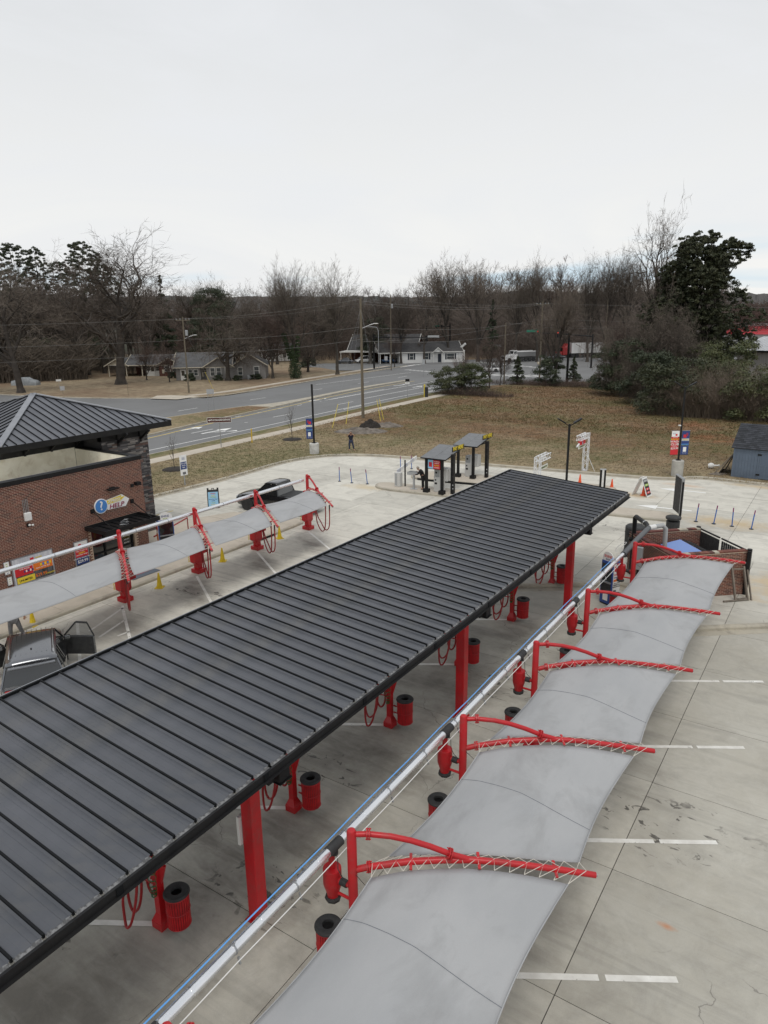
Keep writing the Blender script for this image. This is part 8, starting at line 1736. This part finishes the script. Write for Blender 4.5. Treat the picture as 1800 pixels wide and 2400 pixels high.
signal(877, 865, 785, 1035, 792, (.4, .78), 'black signal mast at the far left corner of the junction, arm pointing right', ('', .88, 2.6, False))
signal(1054, 846, 760, 998, 769, (.35, .95), 'black signal mast with a green street name sign by the white house', ('Hwy 27', .22+.35, 2.2, True))
signal(1328, 900, 780, 1330, 790, (), 'black signal pole at the right corner of the junction')
signal(1385, 862, 783, 1250, 779, (.58, .92), 'long black signal mast with red lights and a green name sign before the semi truck', ('Tuckaseege', 1.0, 3.0, True), True)
_p, _h = ht(888, 866, 765); sl2 = thing('street_light', 'thin grey street light left of the signal mast', 'street light', (_p.x, _p.y, 0)); MB().tube([(0, 0, 0), (0, 0, _h-1), (-.3, -.1, _h-.2), (-1.6, -.6, _h)], .07, 8).obj('pole', STEEL, sl2, smooth=40); MB().box(-2.3, -1.5, -.75, -.45, _h-.06, _h+.06).obj('lamp_head', GREYP, sl2)
# road signs far away
def rsign(px, py, yt, lab, w=.6, hh=.75, n=1, m=STEEL, rz=None, face=GREYP, fn=None):
    p, h_ = ht(px, py, yt); t_ = thing('road_sign', lab, 'road sign', (p.x, p.y, 0), (math.atan2(p.y, p.x)-pi/2) if rz is None else rz)
    for k in range(n): x = 0 if n == 1 else (k*2-1)*w*.36; MB().tube([(x, 0, 0), (x, 0, h_)], .035, 6).obj('post', m, t_)
    MB().box(-w/2, w/2, -.06, -.036, h_-hh, h_).obj('plate', face, t_)
    if fn: fn(t_, h_)
SIGNBK = mat('sign_back', (.46, .47, .48), .45, metal=.5)
rsign(140, 905+8, 889, 'white rectangular sign on a single post at the side street', .85, .35, face=SIGNW); rsign(148, 925, 905, 'back of a stop sign on a dark post at the side street', .7, .7, m=POLEM, face=SIGNBK)
rsign(496, 963, 912, 'two-post sign seen from behind on the grass median', .95, .65, 2, face=SIGNBK)
def rt(t_, h_): MB().box(-.3, .3, -.066, -.061, h_-.4, h_).obj('route_panel', BLACK, t_); MB().box(-.3, .3, -.066, -.061, h_-.75, h_-.42).obj('route_plate', SIGNW, t_); text(t_, 'WEST', (0, -.072, h_-.58), .16, BLACK)
rsign(955, 936, 888, 'black and white route marker sign beside the near edge of the road', .62, .76, fn=rt); rsign(993, 882, 842, 'grey backed sign on the far end of the median', .5, 1.0, face=SIGNBK); rsign(905, 867, 835, 'grey backed sign at the far corner', .7, .9, face=SIGNBK); rsign(1163, 838, 808, 'two-post sign seen from behind beyond the junction', 2.6, .6, 2, face=SIGNBK)
p, h_ = ht(301, 928, 890); mk = MB().tube([(0, 0, 0), (0, 0, h_)], .03, 6).obj('lawn_stake', POLEM, loc=(p.x, p.y, 0)); tag(mk, 'thin stake on the far lawn right of the big oak', 'stake')
p = at(995, 931, .1); yp2 = thing('gas_marker', 'yellow post with a dark box in front of the roadside shrubs', 'marker post', p); MB().tube([(0, 0, 0), (0, 0, 1.9)], .12, 10).obj('post', UYEL, yp2); MB().box(.15, .5, -.2, .2, 0, 1.5).obj('box', RUB, yp2)
# young trees with mulch rings
MULCH = mat('dark_mulch', (.018, .014, .011), .95, bump=1, bsc=12, c2=(.03, .024, .02), sc=6)
for (px, py, yt, lab) in ((409, 1100, 1015, 'leafless young tree in a mulch ring near the brick building corner'), (685, 1030, 945, 'leafless young tree in a mulch ring left of the banner lamp post')):
    p = at(px, py, .13); h_ = hgt(p, yt)
    t_ = bare('young_tree', lab, p, h_, 'sap', .8, 0, 'young leafless trees')
    c0 = MB(); n = 40; rr = random.Random(px); ring = [[(cos(2*pi*j/n)*r_*(1+rr.uniform(-.05, .05)), sin(2*pi*j/n)*r_*(1+rr.uniform(-.05, .05)), z_) for j in range(n)] for r_, z_ in ((1.0, .0), (.85, .07), (.5, .12), (.2, .10), (0.01, .12))]
    vs = [v for rg in ring for v in rg]; fs = [(i*n+j, i*n+(j+1) % n, (i+1)*n+(j+1) % n, (i+1)*n+j) for i in range(4) for j in range(n)]; o = c0.add(vs, fs).obj('mulch_ring', MULCH, loc=p, smooth=60); tag(o, 'dark mulch ring around the '+('nearer' if px < 500 else 'farther')+' young tree', 'mulch ring')
# dirt heaps on the verge
DIRT = mat('grey_soil', (.22, .19, .16), .95, c2=(.10, .085, .07), sc=1.6, bump=1, bsc=6, obj=False)
def heap(c, rx, ry, hh, m, lab, seed):
    r = np.random.default_rng(seed); n = 30; vs = []; fs = []; ph = r.uniform(0, 6, 8)
    for i in range(n+1):
        for j in range(n+1):
            u, v = i/n*2-1, j/n*2-1; d = math.hypot(u, v); z = hh*max(0, 1-d*d)*(1+.35*sin(u*7+ph[0])*sin(v*6+ph[1])+.2*sin(u*15+ph[2])*cos(v*17+ph[3]))+r.normal()*.02*(d < 1)-.03*(d > .98); vs.append((u*rx, v*ry, z))
    for i in range(n):
        for j in range(n): a = i*(n+1)+j; fs.append((a, a+n+1, a+n+2, a+1))
    o = MB().add(vs, fs).obj('dirt_heap', m, loc=c, rz=.5, smooth=80); tag(o, lab, 'dirt heap')
heap(at(845, 1012, .10), 3.0, 1.8, .35, DIRT, 'wide low heap of grey soil on the verge behind the standing person', 1); heap(at(868, 1002, .10), 1.3, .8, .75, MULCH, 'dark heap of soil and roots right of the grey heap', 2); heap(at(905, 1000, .10), 2.0, 1.0, .4, DIRT, 'grey brown heap of dug soil at the right end of the heaps', 3)
# ------------------------------------------------ grass tufts near and far
def tufts(name, label, poly, n, smin, smax, m, seed, dens=None):
    r = np.random.default_rng(seed); P = np.array([(p[0], p[1]) for p in poly]); lo, hi = P.min(0), P.max(0)
    q = r.uniform(lo, hi, (n*3, 2)); x, y = q[:, 0], q[:, 1]; ins = np.zeros(len(q), bool); j = len(P)-1
    for i in range(len(P)):
        xi, yi, xj, yj = P[i, 0], P[i, 1], P[j, 0], P[j, 1]; c = ((yi > y) != (yj > y)) & (x < (xj-xi)*(y-yi)/(yj-yi+1e-12)+xi); ins ^= c; j = i
    q = q[ins][:n]; k = len(q); a = r.uniform(0, 6.28, k); s = r.uniform(smin, smax, k); ln = r.normal(size=(k, 2))*.45*s[:, None]
    w = s*.32; b0 = np.c_[q[:, 0]-np.cos(a)*w, q[:, 1]-np.sin(a)*w, np.full(k, .118)]; b1 = np.c_[q[:, 0]+np.cos(a)*w, q[:, 1]+np.sin(a)*w, np.full(k, .118)]; t_ = np.c_[q[:, 0]+ln[:, 0], q[:, 1]+ln[:, 1], .12+s*.75]
    V = np.stack([b0, b1, t_], 1).reshape(-1, 3); o = bpy.data.objects.new(name, nmesh(name, V, np.arange(3*k).reshape(k, 3), m)); COL.objects.link(o); o['kind'] = 'stuff'; o['label'] = label; o['category'] = 'grass'
vp = [(-39.5, 30), (-39.5, 46), (-37, 51), (-20, 53.6), (-12, 54.6), (5, 56.5), (5, 75), (-35, 80), (-52, 75), (-49, 40), (-48.6, 30)]
tufts('grass_tufts', 'dry straw coloured grass tufts on the verge and the near part of the field', vp, 60000, .05, .14, LAWN, 1)
tufts('grass_tufts', 'reddish brown grass tufts over the far part of the field', [(-52, 75), (5, 72), (10, 115), (-30, 122), (-50, 112)], 60000, .08, .22, LAWN, 2)
